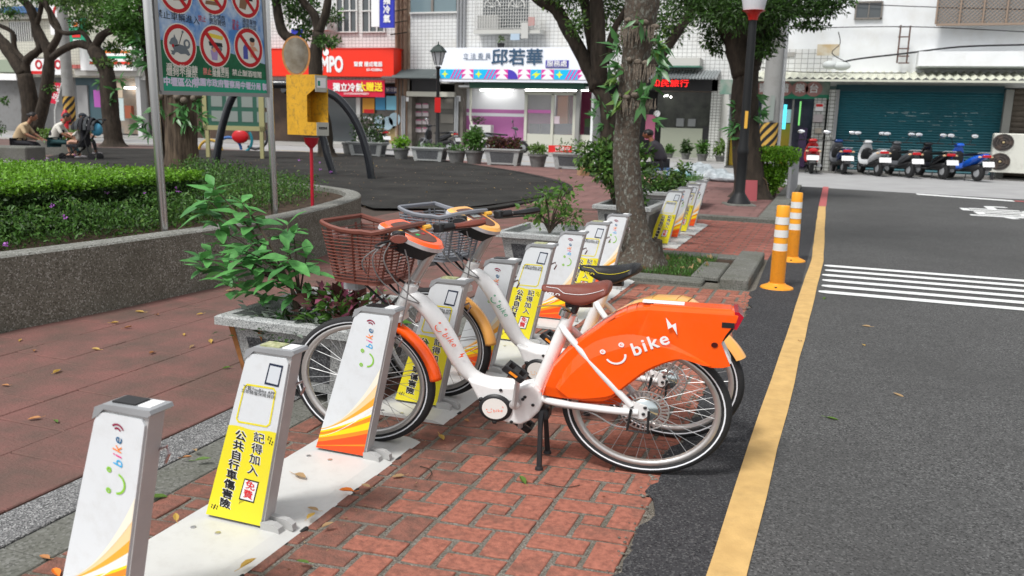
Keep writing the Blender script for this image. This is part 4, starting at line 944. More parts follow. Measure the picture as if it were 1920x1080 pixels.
# flowering ground cover in front and to the right of it
gp = []; 
n = 44000; yv = R.uniform(2.0, 9.0, n); wx = np.interp(yv, [p[1] for p in wall_o], [p[0] for p in wall_o]) - .26; dep = R.uniform(0, 1, n) ** .8
clump = (np.sin(yv * 7.1) + np.sin(yv * 13.7 + 1) + np.sin(yv * 3.3)) / 3
xr_ = np.where(yv < 6.2, .95, 2.0); xv = wx - .12 - dep * xr_; hh = np.clip(.17 + .15 * dep + .08 * clump, .04, .42); hh = np.where(yv > 6.2, hh * 1.1, hh)
keep = ~((dep < .10) & (R.rand(n) < .8)); zv = BED_Z - .06 + R.uniform(0, 1, n) * hh
P = np.stack([xv, yv, zv], 1)[keep]; k = len(P); D = R.normal(size=(k, 3)); D[:, 2] += .9; N = R.normal(size=(k, 3)) * .5; N[:, 2] += .8; l = .036 * R.uniform(.5, 1.3, k)
A_ = leaf_arrays(P, D, N, l, l * .42); c = R.rand(k)
g = leaf_obj('ground_cover', [(A_[c < .6], LF_MID), (A_[(c >= .6) & (c < .9)], LF_DARK), (A_[c >= .9], LF_LIGHT)]); tag(g, 'bushy ground cover plants along the inside of the bed wall', 'plants', kind='stuff')
fl = []
for px, py in [(97, 385), (120, 408), (170, 343), (200, 362), (205, 345), (270, 362), (330, 352), (335, 360), (10, 460), (560, 300), (600, 305), (601, 318), (620, 322), (140, 290), (85, 300), (60, 298)]:
    p = S(px, py, .66 if py > 330 else .72); fl.append(p)
ps = np.array([[p.x + R.normal() * .006, p.y + R.normal() * .006, p.z + R.normal() * .005] for p in fl for _ in range(9)])
fo = leaf_obj('violet_flowers', [(leaf_arrays(ps, R.normal(size=ps.shape), R.normal(size=ps.shape) + [0, 0, 1], np.full(len(ps), .014), np.full(len(ps), .012)), VIO)]); tag(fo, 'small violet flower heads scattered over the ground cover', 'flowers', kind='stuff')
# fallen leaves on path, bricks and road
FL = [(38, 638, 'y'), (64, 658, 'b'), (107, 697, 'y'), (10, 723, 'b'), (65, 785, 'b') , (105, 790, 'g'), (180, 655, 'y'), (285, 662, 'b'), (395, 640, 'y'), (360, 650, 'd'), (262, 585, 'y'), (215, 605, 'y'), (295, 590, 'b'), (375, 589, 'y'), (345, 627, 'y'), (425, 690, 'g'), (240, 614, 'b'), (650, 921, 'o'), (587, 955, 'd'), (583, 968, 'y'), (562, 893, 'd'), (614, 985, 'd'), (747, 893, 'd'), (686, 911, 'd'), (875, 788, 'b'), (828, 820, 'y'), (980, 901, 'g'), (612, 782, 'g'),
      (1685, 741, 'd'), (1620, 647, 'y'), (1560, 785, 'g'), (1500, 640, 'd'), (1545, 560, 'g'), (1625, 612, 'd'), (568, 1054, 'g'), (465, 1058, 'y'), (84, 1045, 'b'), (380, 862, 'g'), (366, 845, 'd'), (105, 1075, 'o'), (295, 933, 'g'), (330, 970, 'y'), (350, 858, 'b'), (1245, 455, 'd'), (1230, 505, 'd'), (1330, 500, 'b'), (1320, 492, 'd'), (820, 735, 'y'), (905, 752, 'g'), (720, 350, 'd'), (900, 370, 'd'), (835, 345, 'd'), (690, 312, 'd'), (1190, 780, 'y'), (490, 555, 'g'), (430, 545, 'd')]
LM = {'y': LF_YL, 'b': M('leaf_rust', (.38, .17, .06), .6), 'g': LF_LIGHT, 'd': LF_DRY, 'o': M('leaf_orange', (.75, .20, .02), .5)}
def zone(px, py): return 'pink park path' if px < 450 and py < 830 else 'asphalt road' if px > 1480 else 'pavement in the background' if py < 520 else 'red bricks and dock base'
ZN = {}
for px, py, c in FL: ZN.setdefault((c, zone(px, py)), []).append(px)
ORD = ['leftmost', 'second from the left', 'third from the left', 'fourth from the left', 'fifth from the left', 'sixth from the left', 'seventh from the left', 'eighth from the left', 'ninth from the left', 'tenth from the left']
for i, (px, py, c) in enumerate(FL):
    p = S(px, py, .006 + (.014 if 300 < px < 760 and py > 830 and px < 700 else 0)); s = rnd.uniform(.018, .032) * (1.15 if py > 880 else 1); m = MB(); a = rnd.uniform(0, 2 * PI)
    cu = rnd.uniform(.15, .4); pr = [(0, -1, 0), (.32, -.55, cu), (.42, 0, cu * 1.1), (.26, .6, cu), (0, 1.05, cu * .5), (-.26, .6, cu * .8), (-.42, 0, cu), (-.32, -.55, cu * .7)]
    v = [(0, -.4, 0), (0, .4, .02)] + pr; v = [(x * s, y * s, z * s * .9) for x, y, z in v]
    m.add(v, [(0, 2, 3), (0, 3, 4), (0, 4, 1), (1, 4, 5), (1, 5, 6), (1, 6, 7), (1, 7, 8), (1, 8, 0), (0, 8, 9), (0, 9, 2)]); m.tube([(0, -s, 0), (.1 * s, -1.6 * s, .1 * s)], s * .035, 4)
    o = m.build('fallen_leaf', LM[c]); o.location = p; o.rotation_euler = (rnd.uniform(-.15, .15), rnd.uniform(-.1, .1), a)
    zz_ = zone(px, py); lst = sorted(ZN[(c, zz_)]); od = (', ' + ORD[lst.index(px)]) if len(lst) > 1 else ''
    tag(o, '%s leaf on the %s%s' % ({'y': 'yellow', 'b': 'rust brown', 'g': 'green', 'd': 'tan', 'o': 'orange'}[c], zz_, od), 'leaf', 'fallen leaves lying about')
for px, py in [(1020, 905), (690, 800), (800, 900)]:
    m = MB(); a = S(px, py, .004); m.tube(smooth([(0, 0, 0), (.03, .04, .003), (.035, .09, .002), (.01, .13, 0)], 3), .0016, 4); o = m.build('twig', BARKD); o.location = a; o.rotation_euler = (0, 0, rnd.uniform(0, 6)); tag(o, {1020: 'curved dark twig below the kickstand of the front bike', 690: 'dark twig on the bricks by the front wheel', 800: 'short twig on the bricks between wheel and stand'}[px], 'twig', 'twigs on the bricks')
# ------------------------------------------------------------------ stone planters
GRANP = speckle('terrazzo', (.33, .345, .34), (.48, .49, .48), (.16, .165, .17), 230, .5, .7, .25, .35, (.24, .24, .215)); GRPAN = speckle('terrazzo_dark', (.075, .08, .085), (.14, .145, .15), (.04, .04, .045), 150, .6, .75, .3, .3, (.05, .05, .05))
RUST = M('rust_stain', (.28, .12, .04), .9, var=.3, vscale=20)
def planter(label, x0, x1, y0, y1, h=.385, rust=False, group='stone trough planters along the path', rz=0, simple=False):
    t = thing('stone_planter', label, 'planter', ((x0 + x1) / 2, (y0 + y1) / 2, 0), rz, group)
    w, d = (x1 - x0) / 2, (y1 - y0) / 2; tw, td = w - .045, d - .045; bw_, bd = tw * .86, td * .84
    def rect(a, b): return [(-a, -b), (a, -b), (a, b), (-a, b)]
    m = MB(); m.prism(rect(bw_, bd), .05, h - .05, 'z', inset=rect(tw, td)); m.build('trough', GRANP, t)
    m = MB(); m.add([(*p, h - .055) for p in rect(tw, td)] + [(*p, h - .045) for p in rect(w, d)] + [(*p, h - .008) for p in rect(w, d)] + [(*p, h) for p in rect(w - .012, d - .012)] + [(*p, h) for p in rect(w - .055, d - .055)] + [(*p, h - .12) for p in rect(w - .07, d - .07)],
        [(r * 4 + i, r * 4 + (i + 1) % 4, r * 4 + 4 + (i + 1) % 4, r * 4 + 4 + i) for r in range(5) for i in range(4)]); m.build('rim', GRANP, t)
    m = MB(); m.add([(*p, h - .085) for p in rect(w - .06, d - .06)], [(0, 1, 2, 3)]); m.build('soil_fill', SOIL, t)
    for s in (-1, 1):
        # sunken dark panel on the long and short faces
        k0, k1 = .10, h - .10; f = lambda a, z: a * (.86 + .14 * (z - .05) / (h - .1))
        for ax in (0, 1):
            A, B = (tw, td) if ax == 0 else (td, tw); m = MB(); ff = lambda z: B * ((.84 if ax == 0 else .86) + (.16 if ax == 0 else .14) * (z - .05) / (h - .1)) + .002
            q = [(-A * .62, k0), (A * .62, k0), (A * .72, k1), (-A * .72, k1)]
            P3 = [((u, s * ff(z), z) if ax == 0 else (s * ff(z), u, z)) for u, z in q]; m.add(P3, [(0, 1, 2, 3)]); m.build('side_panel', GRPAN, t)
    for sx in (-1, 1):
        for sy in (-1, 1):
            m = MB(); X, Y = sx * (bw_ - .05), sy * (bd - .04); m.box(X - .05, X + .05, Y - .04, Y + .04, 0, .055, bev=.01); m.build('foot', GRANP, t)
    if rust:
        m = MB(); X = lambda z: -tw * (.86 + .14 * (z - .05) / (h - .1)); Yv = lambda z: -td * (.84 + .16 * (z - .05) / (h - .1))
        m.add([(X(.33) - .003, Yv(.33) - .003, .333), (X(.33) + .03, Yv(.33) - .003, .333), (X(.08) + .018, Yv(.08) - .003, .08), (X(.08) - .003, Yv(.08) - .003, .08)], [(3, 2, 1, 0)])
        m.add([(X(.33) - .003, Yv(.33) + .02, .333), (X(.33) - .003, Yv(.33) - .003, .333), (X(.08) - .003, Yv(.08) - .003, .08), (X(.08) - .003, Yv(.08) + .012, .08)], [(3, 2, 1, 0)])
        m.add([(X(.33) + .15, Yv(.33) - .004, .333), (X(.33) + .19, Yv(.33) - .004, .333), (X(.27) + .165, Yv(.27) - .004, .27)], [(2, 1, 0)])
        m.build('rust_streak', RUST, t)
    return t
p1 = planter('granite trough with a rusty corner behind the nearest yellow dock', -2.62, -1.90, 3.13, 3.92, rust=True)
p2 = planter('granite trough with a twiggy bush behind the middle docks', -2.62, -1.95, 6.65, 7.45)
p3 = planter('granite trough behind the lichened tree trunk', -2.35, -1.72, 8.75, 9.7, .46)
p4 = planter('dark trough just left of the far dock group', -2.38, -1.80, 10.9, 11.9, .46)
p5 = planter('granite trough with clipped grass near the white bags', -2.50, -1.90, 13.3, 14.5, .46)
def branchy(label, cat, base, stems, leafsets, name='potted_shrub', group=None):
    t = thing(name, label, cat, base, 0, group); m = MB()
    for pts, r in stems: m.tube(smooth(pts, 4), [r * (1 - .6 * i / max(1, len(smooth(pts, 4)) - 1)) for i in range(len(smooth(pts, 4)))], 6)
    m.build('stems', BARK, t, smooth=True); leaf_obj('foliage', leafsets, t); return t
# big leaved shrub of planter 1: leaf whorls at stem tips, each large leaf its own part
def bigleaf_shrub():
    c = Vector((-2.36, 3.42, .30)); t = thing('ficus_shrub', 'young shrub with big oval green leaves growing in the rusty corner planter', 'shrub', c, 0); Rr = random.Random(5)
    tips = []
    for px, py in [(400, 350), (385, 372), (408, 395), (395, 470), (378, 485), (430, 440), (455, 470), (470, 450), (440, 520), (485, 520), (550, 440), (540, 470), (575, 480), (500, 545), (470, 400), (455, 380), (425, 500), (520, 500), (490, 480), (540, 420)]:
        d = ray(px, py); t_ = (3.42 + Rr.uniform(-.14, .16)) / d.y; q = Vector((0, 0, CAM_H)) + d * t_; tips.append(q - c)
    m = MB()
    fork = {0: Vector((-.06, .0, .30)), 1: Vector((.0, .02, .22)), 2: Vector((.12, 0, .22))}
    for i, q in enumerate(tips):
        k = 0 if q.x < -.12 else 2 if q.x > .1 else 1; fk = fork[k]
        m.tube(smooth([(0, 0, 0), fk * .6, fk * .5 + q * .5 + Vector((0, 0, -.02)), q], 4), [.011, .010, .009, .008, .007, .006, .005, .0045, .004, .0035, .003, .003, .0025], 6)
    m.build('stems', BARK, t, smooth=True)
    lm = []
    for v_ in range(4):
        mm_ = MB(); L, W = 1, .50 + .05 * v_; rows = []; nL = 8
        for i in range(nL + 1):
            u = i / nL; w = W * math.sin(PI * min(1, u ** .85 * .98 + .01)) ** .8 * (.5 + .5 * u if u < .5 else .75 + .25 * (1 - u)); z = -.28 * u * u + .02 * math.sin(v_ + u * 6)
            rows += [(-w * .5, u * L, z + .07 * w / W), (-w * .22, u * L, z + .02), (0, u * L, z), (w * .22, u * L, z + .02), (w * .5, u * L, z + .07 * w / W)]
        f = [(i * 5 + j, i * 5 + j + 1, i * 5 + j + 6, i * 5 + j + 5) for i in range(nL) for j in range(4)]; mm_.add(rows, f)
        me = bpy.data.meshes.new('leaf'); me.from_pydata(mm_.v, [], mm_.f); me.materials.append([M('leaf_bigA', (.10, .30, .08), .5, var=.25, vscale=30, trans=.25), M('leaf_bigB', (.12, .36, .095), .5, var=.25, vscale=30, trans=.25), M('leaf_bigC', (.07, .22, .065), .5, var=.25, vscale=30, trans=.25)][v_ % 3])
        me.polygons.foreach_set('use_smooth', [True] * len(f)); lm.append(me)
    cnt = 0
    for q in tips:
        nl = Rr.randint(7, 9); a0 = Rr.uniform(0, 6)
        for k in range(nl):
            a = a0 + k * 2.4; tilt = Rr.uniform(-.25, .6) if k > 1 else Rr.uniform(.5, 1.1); L = Rr.uniform(.11, .155) * (.75 if k < 2 else 1)
            o = bpy.data.objects.new('leaf', lm[Rr.randrange(4)]); COL.objects.link(o); o.parent = t; o.location = q - Vector((0, 0, .012 * k)); o.rotation_euler = Euler((tilt, Rr.uniform(-.3, .3), a), 'XYZ'); o.scale = (L, L, L); cnt += 1
    # lower leaves along the stems
    for k in range(40):
        q = tips[Rr.randrange(len(tips))] * Rr.uniform(.45, .9); o = bpy.data.objects.new('leaf', lm[Rr.randrange(4)]); COL.objects.link(o); o.parent = t; o.location = q + Vector((Rr.uniform(-.03, .03), Rr.uniform(-.03, .03), Rr.uniform(-.02, .03))); o.rotation_euler = Euler((Rr.uniform(-.5, .3), Rr.uniform(-.3, .3), Rr.uniform(0, 6.3)), 'XYZ'); L = Rr.uniform(.08, .12); o.scale = (L, L, L)
bigleaf_shrub()
# coleus and inch plants
def clump(R, c, rx, ry, h, n, L, W, up=.5): 
    P = np.stack([c[0] + R.normal(size=n) * rx * .5, c[1] + R.normal(size=n) * ry * .5, c[2] + R.uniform(0, 1, n) * h], 1); D = P - np.array(c); D[:, 2] = D[:, 2] * .3 + up * .1; D += R.normal(size=(n, 3)) * .06; N = R.normal(size=(n, 3)) * .35; N[:, 2] += 1
    l = L * R.uniform(.6, 1.2, n); return leaf_arrays(P, D, N, l, l * W)
R = rs(4); c = VY(650, 555, 3.45); cc = (c.x, c.y, .33)
co = thing('coleus', 'coleus with pink and maroon leaves in the rusty corner planter', 'plant', (0, 0, 0)); leaf_obj('foliage', [(clump(R, cc, .22, .2, .16, 150, .075, .6), LF_MAR), (clump(R, cc, .18, .18, .17, 34, .075, .55), LF_PINK), (clump(R, cc, .24, .2, .14, 120, .07, .55), LF_MID)], co)
c = VY(560, 580, 3.35); cc = (c.x, c.y, .30)
co = thing('inch_plant', 'striped silvery inch plant creeping round the shrub stem', 'plant', (0, 0, 0)); leaf_obj('foliage', [(clump(R, cc, .22, .2, .10, 160, .06, .35), leafmat('leaf_silver', (.20, .24, .20))), (clump(R, cc, .24, .22, .07, 200, .05, .4), LF_DARK), (clump(R, (c.x + .22, c.y + .1, .30), .2, .2, .10, 140, .055, .4), LF_MID)], co)
def shrub(label, c, r, n, L, mats, seed, W=.5, cat='shrub', name='leafy_shrub', group=None, stems=7):
    R = rs(seed); t = thing(name, label, cat, (c[0], c[1], 0), 0, group); m = MB(); rr = random.Random(seed)
    bl = []
    for i in range(stems):
        a = rr.uniform(0, 6.28); q = (c[0] * 0 + r[0] * .75 * math.cos(a) * rr.uniform(.3, 1), r[1] * .75 * math.sin(a) * rr.uniform(.3, 1), c[2] + r[2] * rr.uniform(.12, .95)); m.tube(smooth([(0, 0, c[2]), (q[0] * .4, q[1] * .4, c[2] + (q[2] - c[2]) * .6), q], 3), [.010, .009, .008, .006, .005, .004, .003], 5); bl.append((q[0], q[1], q[2], r[0] * .34, r[1] * .34, r[2] * .22))
    m.build('stems', BARK, t, smooth=True); sets = []
    for k, mt in enumerate(mats): sets.append((scatter_blobs(R, n // len(mats), bl, L, W, .2, .1), mt))
    leaf_obj('foliage', sets, t); return t
shrub('thin twiggy bush with fresh green sprouts in the second planter', (-2.25, 7.0, .36), (.36, .32, .42), 420, .06, [LF_LIGHT, LF_MID], 21, .5, stems=16)
shrub('dense leafy shrub left of the lichened trunk', (-2.25, 9.3, .42), (.48, .45, .62), 2600, .075, [LF_MID, LF_DARK, LF_LIGHT], 22, .5, stems=18)
shrub('bushy green shrub right of the lichened trunk, in front of the seated man', (-2.02, 11.3, .44), (.34, .4, .34), 1300, .06, [LF_MID, LF_DARK, LF_LIGHT], 23, .5, stems=18)
sgr = leaf_obj('planter_grass', [(scatter_box(rs(8), 900, -2.42, -1.98, 13.4, 14.4, .38, .50, .07, .12, 2), LF_MID)]); tag(sgr, 'short grass growing in the trough near the white bags', 'grass', kind='stuff')
sgr = leaf_obj('pit_grass', [(scatter_box(rs(9), 3500, -1.75, -.98, 7.32, 8.5, .0, .03, .05, .12, 1.6), LF_MID), (scatter_box(rs(10), 900, -1.75, -.98, 7.32, 8.5, .0, .02, .04, .4, .3), LF_DARK), (scatter_box(rs(11), 60, -1.7, -.95, 7.35, 8.5, .01, .03, .06, .6, .3), LF_DRY)]); tag(sgr, 'patchy grass in the square tree pit', 'grass', kind='stuff')
# ------------------------------------------------------------------ trees
def limb(m, pts, r0, r1, n=9, lump=.0, seed=0, k=5):
    s = smooth(pts, k); L = len(s); rr = random.Random(seed)
    m.tube(s, [(r0 + (r1 - r0) * i / (L - 1)) * (1 + rr.uniform(-lump, lump)) for i in range(L)], n)
def flare(m, base, r, n=14, h=.25, spread=1.7, seed=0):
    rr = random.Random(seed); rings = []
    ph = [rr.uniform(.75, 1.35) for _ in range(n)]
    for i in range(6):
        t = i / 5; rad = r * (1 + (spread - 1) * (1 - t) ** 2.2)
        rings.append([(base[0] + rad * (1 + (ph[j] - 1) * (1 - t)) * math.cos(2 * PI * j / n), base[1] + rad * (1 + (ph[j] - 1) * (1 - t)) * math.sin(2 * PI * j / n), base[2] - .02 + h * t) for j in range(n)])
    v = [p for q in rings for p in q]; m.add(v, [(i * n + j, i * n + (j + 1) % n, (i + 1) * n + (j + 1) % n, (i + 1) * n + j) for i in range(5) for j in range(n)])
# near lichened trunk: goes up out of the picture
def X(px, py, Y): q = VY(px, py, Y); return (q.x, q.y, q.z)
T1 = thing('street_tree', 'near tree trunk with lichen and hanging ferns beside the docks', 'tree', (0, 0, 0))
m = MB(); Y1 = 7.75
tp = [X(1205, 492, Y1), X(1188, 430, Y1), X(1178, 350, Y1), X(1174, 270, Y1), X(1183, 190, Y1), X(1192, 110, Y1), X(1200, 40, Y1), X(1205, -30, Y1), X(1195, -140, Y1), X(1230, -320, Y1 + .3)]
s = smooth(tp, 6); L = len(s); rr = random.Random(2); rad = []
for i in range(L):
    t = i / (L - 1); r_ = .165 if t < .02 else .15; r_ = np.interp(t, [0, .06, .15, .35, .6, .75, 1], [.19, .15, .132, .118, .13, .155, .11]); rad.append(r_ * (1 + rr.uniform(-.035, .035)))
m.tube(s, rad, 18); flare(m, (tp[0][0], Y1, 0), .17, 16, .28, 1.7, 3)
limb(m, [tp[8], (tp[8][0] - .8, Y1 + .3, 4.0), (tp[8][0] - 1.8, Y1 + .2, 4.9)], .09, .03); limb(m, [tp[9], (tp[9][0] + .9, Y1 + .5, 5.0), (tp[9][0] + 1.7, Y1 + 1, 5.6)], .08, .03)
o = m.build('trunk', BARKM, T1, smooth=True, auto=False)
dm = o.modifiers.new('d', 'DISPLACE'); tx = bpy.data.textures.new('barkt', 'VORONOI'); tx.noise_scale = .035; tx.noise_intensity = 1; dm.texture = tx; dm.strength = .012; dm.texture_coords = 'GLOBAL'
ss = bpy.data.objects[o.name].modifiers.new('s', 'SUBSURF'); ss.levels = ss.render_levels = 2; o.modifiers.move(1, 0)
# fern clumps and root balls tied to the trunk
R = rs(31)
def ferns(par, cx, Y, spots, L, n, seed, mat=LF_GLOSS, name='epiphyte_fern'):
    R = rs(seed); sets = []
    for (px, py, sgn) in spots:
        q = VY(px, py, Y - .14); k = n; P = np.tile(np.array([q.x, q.y, q.z]), (k, 1)) + R.normal(size=(k, 3)) * .02; D = R.normal(size=(k, 3)) * .55; D[:, 0] += sgn * .8; D[:, 1] -= .5; D[:, 2] += R.uniform(-1.1, .5, k); N = R.normal(size=(k, 3)) * .3; N[:, 1] -= .6; N[:, 2] += .6
        l = L * R.uniform(.5, 1.2, k); o = leaf_obj(name, [(leaf_arrays(P, D, N, l, l * .28, .1), mat)], par)
    return o
ferns(T1, 1190, Y1, [(1160, 95, -1), (1235, 80, 1), (1225, 100, 1), (1165, 130, -1), (1230, 130, 1), (1150, 160, -1), (1215, 165, .3), (1205, 185, .5), (1200, 45, 0), (1225, 225, .4)], .18, 8, 5)
ferns(T1, 1190, Y1, [(1155, 150, -1), (1165, 190, -.6), (1235, 90, .8)], .13, 12, 6, LF_LIGHT)
m = MB(); rr = random.Random(9)
for px, py in [(1178, 38), (1192, 42), (1210, 42), (1228, 50), (1180, 112), (1196, 116), (1212, 118), (1160, 180), (1175, 182), (1190, 178)]:
    q = VY(px, py, Y1 - .13); m = MB(); m.ball((q.x, q.y, q.z), (.034 * rr.uniform(.8, 1.3), .03, .026), 8, 6); m.build('root_ball', M('root_fibre', (.17, .14, .11), .95, var=.4, vscale=60, bump=1, bscale=120), T1, smooth=True)
m = MB()
for k in range(170):
    q = VY(rr.uniform(1160, 1232), rr.choice([48, 55, 120, 125, 185, 190]), Y1 - .155); m.tube([(q.x, q.y, q.z), (q.x + rr.uniform(-.02, .02), q.y - .005, q.z - rr.uniform(.05, .16))], .003, 3)
m.build('hanging_roots', M('root_fibre', (1, 1, 1)), T1, smooth=True)['kind'] = 'stuff'
R = rs(41); leaf_obj('crown', [(scatter_blobs(R, 5200, [(tp[8][0] - 1.4, Y1 + .4, 5.3, 1.2, 1.1, .5), (tp[8][0] + .3, Y1 + .2, 5.7, 1.2, 1.2, .6), (tp[8][0] + 1.6, Y1 + 1.2, 5.9, 1.1, 1.1, .5)], .09, .5), LF_MID)], T1)
def tree(label, Y, trunk, limbs, crown, r0, mat=BARKD, name='street_tree', leafmats=(LF_DARK, LF_MID), L=.10, n=6000, seed=1, fernspots=None, shell=.2, W=.45):
    b = X(*trunk[0], Y) if len(trunk[0]) == 2 else trunk[0]; t = thing(name, label, 'tree', (0, 0, 0)); m = MB(); pts = [X(*p, Y) for p in trunk]; pts[0] = (pts[0][0], pts[0][1], 0)
    limb(m, pts, r0, r0 * .72, 12, .06, seed); flare(m, pts[0], r0, 12, .3, 1.6, seed)
    for lp, ra, rb in limbs: limb(m, [tuple(np.array(X(px, py, Y)) + np.array([0, dy, 0])) for px, py, dy in lp], ra, rb, 8, .07, seed + 3)
    m.build('trunk', mat, t, smooth=True, auto=False); R = rs(seed); sets = []
    bl = []
    for (px, py, dy, rx, rz) in crown:
        q = X(px, py, Y + dy); k = (Y + dy) / 1600; bl.append((q[0], q[1], q[2], rx * k, rx * k, rz * k))
    for i, mt in enumerate(leafmats): sets.append((scatter_blobs(R, n // len(leafmats), bl, L, W, .1, shell), mt))
    leaf_obj('crown', sets, t)
    if fernspots: ferns(t, 0, Y, fernspots, L * 2.6, 10, seed + 7)
    return t
tree('dark multi stemmed tree left of the lichened trunk with sparse fresh leaves', 20.5, [(1132, 330), (1140, 260), (1138, 200), (1118, 160)], [
    ([(1122, 165, 0), (1095, 110, 0), (1062, 50, 0), (1040, 15, 0), (1005, -5, 0), (960, -60, .5)], .19, .12), ([(1115, 170, 0), (1108, 100, .2), (1100, 50, .2), (1092, 0, .2), (1085, -80, 0)], .15, .10), ([(1125, 160, 0), (1126, 90, -.2), (1124, 30, -.2), (1120, -80, -.4)], .21, .15), ([(1135, 120, 0), (1150, 60, 0), (1180, 10, 0), (1240, -60, 0)], .10, .06), ([(1150, 200, .3), (1215, 120, .6), (1255, 60, .8), (1290, 0, 1), (1320, -60, 1)], .12, .10)],
     [(1060, -10, 0, 60, 34), (1130, 10, 1, 50, 50), (1082, 45, -.5, 20, 25), (1160, 80, .5, 20, 30), (1190, 20, 1.5, 45, 40), (1155, 135, 0, 12, 20), (1020, -40, 0, 60, 30), (1255, 40, 1, 45, 45), (1220, 90, 1, 25, 25), (1130, -70, 0, 160, 60)], .22, n=13000, L=.10, seed=51, leafmats=(LF_MID, LF_LIGHT, LF_DARK), fernspots=[(1125, 190, -1), (1140, 210, .5), (1150, 180, 1), (1118, 215, -1), (1155, 240, .6), (1130, 235, -.6)], W=.5)
tree('thick dark tree behind the tall black lamp post', 16.4, [(1408, 374), (1402, 300), (1396, 220), (1398, 150), (1404, 110)], [
    ([(1400, 140, 0), (1375, 60, 0), (1340, 0, 0), (1300, -80, 0)], .26, .16), ([(1404, 120, 0), (1420, 60, 0), (1432, 0, 0), (1450, -90, 0)], .22, .15), ([(1400, 110, 0), (1398, 30, .3), (1390, -60, .3)], .2, .15)],
     [(1330, 20, -.5, 45, 35), (1300, -10, 0, 60, 40), (1385, 20, -1, 50, 40), (1440, 60, 0, 32, 35), (1450, 20, -.5, 60, 35), (1500, 10, 0, 45, 22), (1540, 20, 0, 40, 10), (1520, 48, 0, 30, 6), (1335, 70, 0, 22, 22), (1345, 90, 0, 14, 12), (1420, -40, 0, 160, 50), (1560, 0, 0, 40, 12), (1430, 90, -.4, 20, 20)], .29, n=19000, L=.09, seed=61, leafmats=(LF_DARK, LF_MID, LF_DARK), fernspots=[(1385, 200, -1), (1392, 230, -1), (1420, 180, 1), (1412, 220, 1), (1378, 240, -.6), (1425, 210, 1), (1395, 260, -1)], W=.35)
tree('dark tree above the yellow bag dispenser', 23.8, [(612, 298), (606, 230), (594, 170), (592, 110), (598, 60)], [
    ([(598, 70, 0), (590, 30, 0), (570, 5, 0), (540, -30, 0)], .16, .10), ([(598, 60, 0), (612, 20, 0), (618, -30, 0)], .15, .1), ([(594, 120, 0), (560, 80, 0), (530, 60, 0), (518, 0, 0), (515, -60, 0)], .18, .14)],
     [(610, 78, -.5, 30, 10), (560, 20, 1, 40, 30), (620, 30, 1, 25, 20), (540, -20, 0, 80, 30), (570, 60, .5, 20, 14)], .26, n=2800, L=.15, seed=71, leafmats=(LF_MID, LF_DARK))
tree('gnarled tree bending left over the park seats', 24.5, [(214, 268), (208, 220), (203, 160), (198, 130), (176, 92)], [
    ([(178, 95, 0), (150, 82, 0), (120, 92, 0), (98, 108, 0)], .16, .12), ([(176, 92, 0), (192, 66, 0), (215, 55, 0), (250, 40, 0)], .17, .1), ([(172, 88, 0), (155, 62, 0), (120, 62, 0), (98, 45, 0), (90, 15, 0), (80, -30, 0)], .09, .06)],
     [(200, 20, 0, 60, 30), (245, 50, .5, 30, 35), (160, 40, 1, 40, 25), (140, -10, 0, 90, 25), (215, 90, .5, 25, 10), (250, 110, -1, 18, 20), (200, 118, 0, 30, 8)], .34, n=6500, L=.13, seed=81, leafmats=(LF_MID, LF_LIGHT, LF_DARK), fernspots=[(190, 155, -1), (215, 170, .5), (208, 190, 1), (195, 130, -1), (225, 150, 1)], shell=.3)
tree('many limbed dark tree at the far left of the photo', 27.0, [(62, 262), (60, 230), (56, 190), (46, 140)], [
    ([(46, 140, 0), (20, 100, 0), (0, 75, 0), (-30, 40, 0)], .3, .2), ([(50, 150, 0), (50, 115, 0), (68, 98, 0), (75, 88, 0), (66, 60, 0), (62, 20, 0), (40, -5, 0)], .18, .12), ([(50, 118, 0), (28, 92, 0), (24, 62, 0), (0, 48, 0)], .12, .08),
    ([(70, 240, 0), (85, 180, 0), (92, 120, 0), (90, 95, 0), (70, 55, 0), (55, 15, 0), (30, -10, 0)], .26, .13), ([(90, 100, 0), (110, 65, 0), (100, 35, 0), (85, 8, 0), (70, -20, 0)], .16, .09), ([(64, 62, 0), (76, 20, 0), (80, -20, 0)], .11, .08)],
     [(10, 20, 0, 40, 20), (60, -10, 0, 80, 22), (10, 190, 0, 10, 12), (125, 10, 0, 30, 18), (0, 240, 0, 14, 14), (96, 165, 0, 16, 12)], .42, n=2200, L=.14, seed=91, leafmats=(LF_MID, LF_DARK))
# big old trunk behind the notice sign, in the bed
Y5 = 9.4
def X5(px, py): return X(px, py, Y5)
T5 = thing('old_tree', 'thick furrowed trunk with ferns behind the prohibition sign', 'tree', (0, 0, 0)); m = MB(); rr = random.Random(12)
bpt = X5(341, 352); rings = []; n = 26; ph = [rr.uniform(-.05, .05) + .035 * math.sin(j * 3.1) for j in range(n)]
for i, (px, py, r_) in enumerate([(343, 385, .36), (342, 345, .27), (341, 300, .215), (340, 240, .20), (338, 170, .20), (332, 90, .20), (326, 0, .19), (320, -90, .17)]):
    q = X5(px, py); rings.append([(q[0] + r_ * (1 + ph[j]) * math.cos(2 * PI * j / n), q[1] + r_ * (1 + ph[j]) * math.sin(2 * PI * j / n), q[2]) for j in range(n)])
v = [p for q in rings for p in q]; m.add(v, [(i * n + j, i * n + (j + 1) % n, (i + 1) * n + (j + 1) % n, (i + 1) * n + j) for i in range(len(rings) - 1) for j in range(n)])
o = m.build('trunk', M('bark_furrow', (.12, .088, .06), .95, col2=(.03, .022, .016), vscale=26, zs=.14, bump=1, bscale=30, detail=10), T5, smooth=True, auto=False); ss = o.modifiers.new('s', 'SUBSURF'); ss.levels = ss.render_levels = 2
dm = o.modifiers.new('d', 'DISPLACE'); dm.texture = tx; dm.strength = .03; dm.texture_coords = 'GLOBAL'
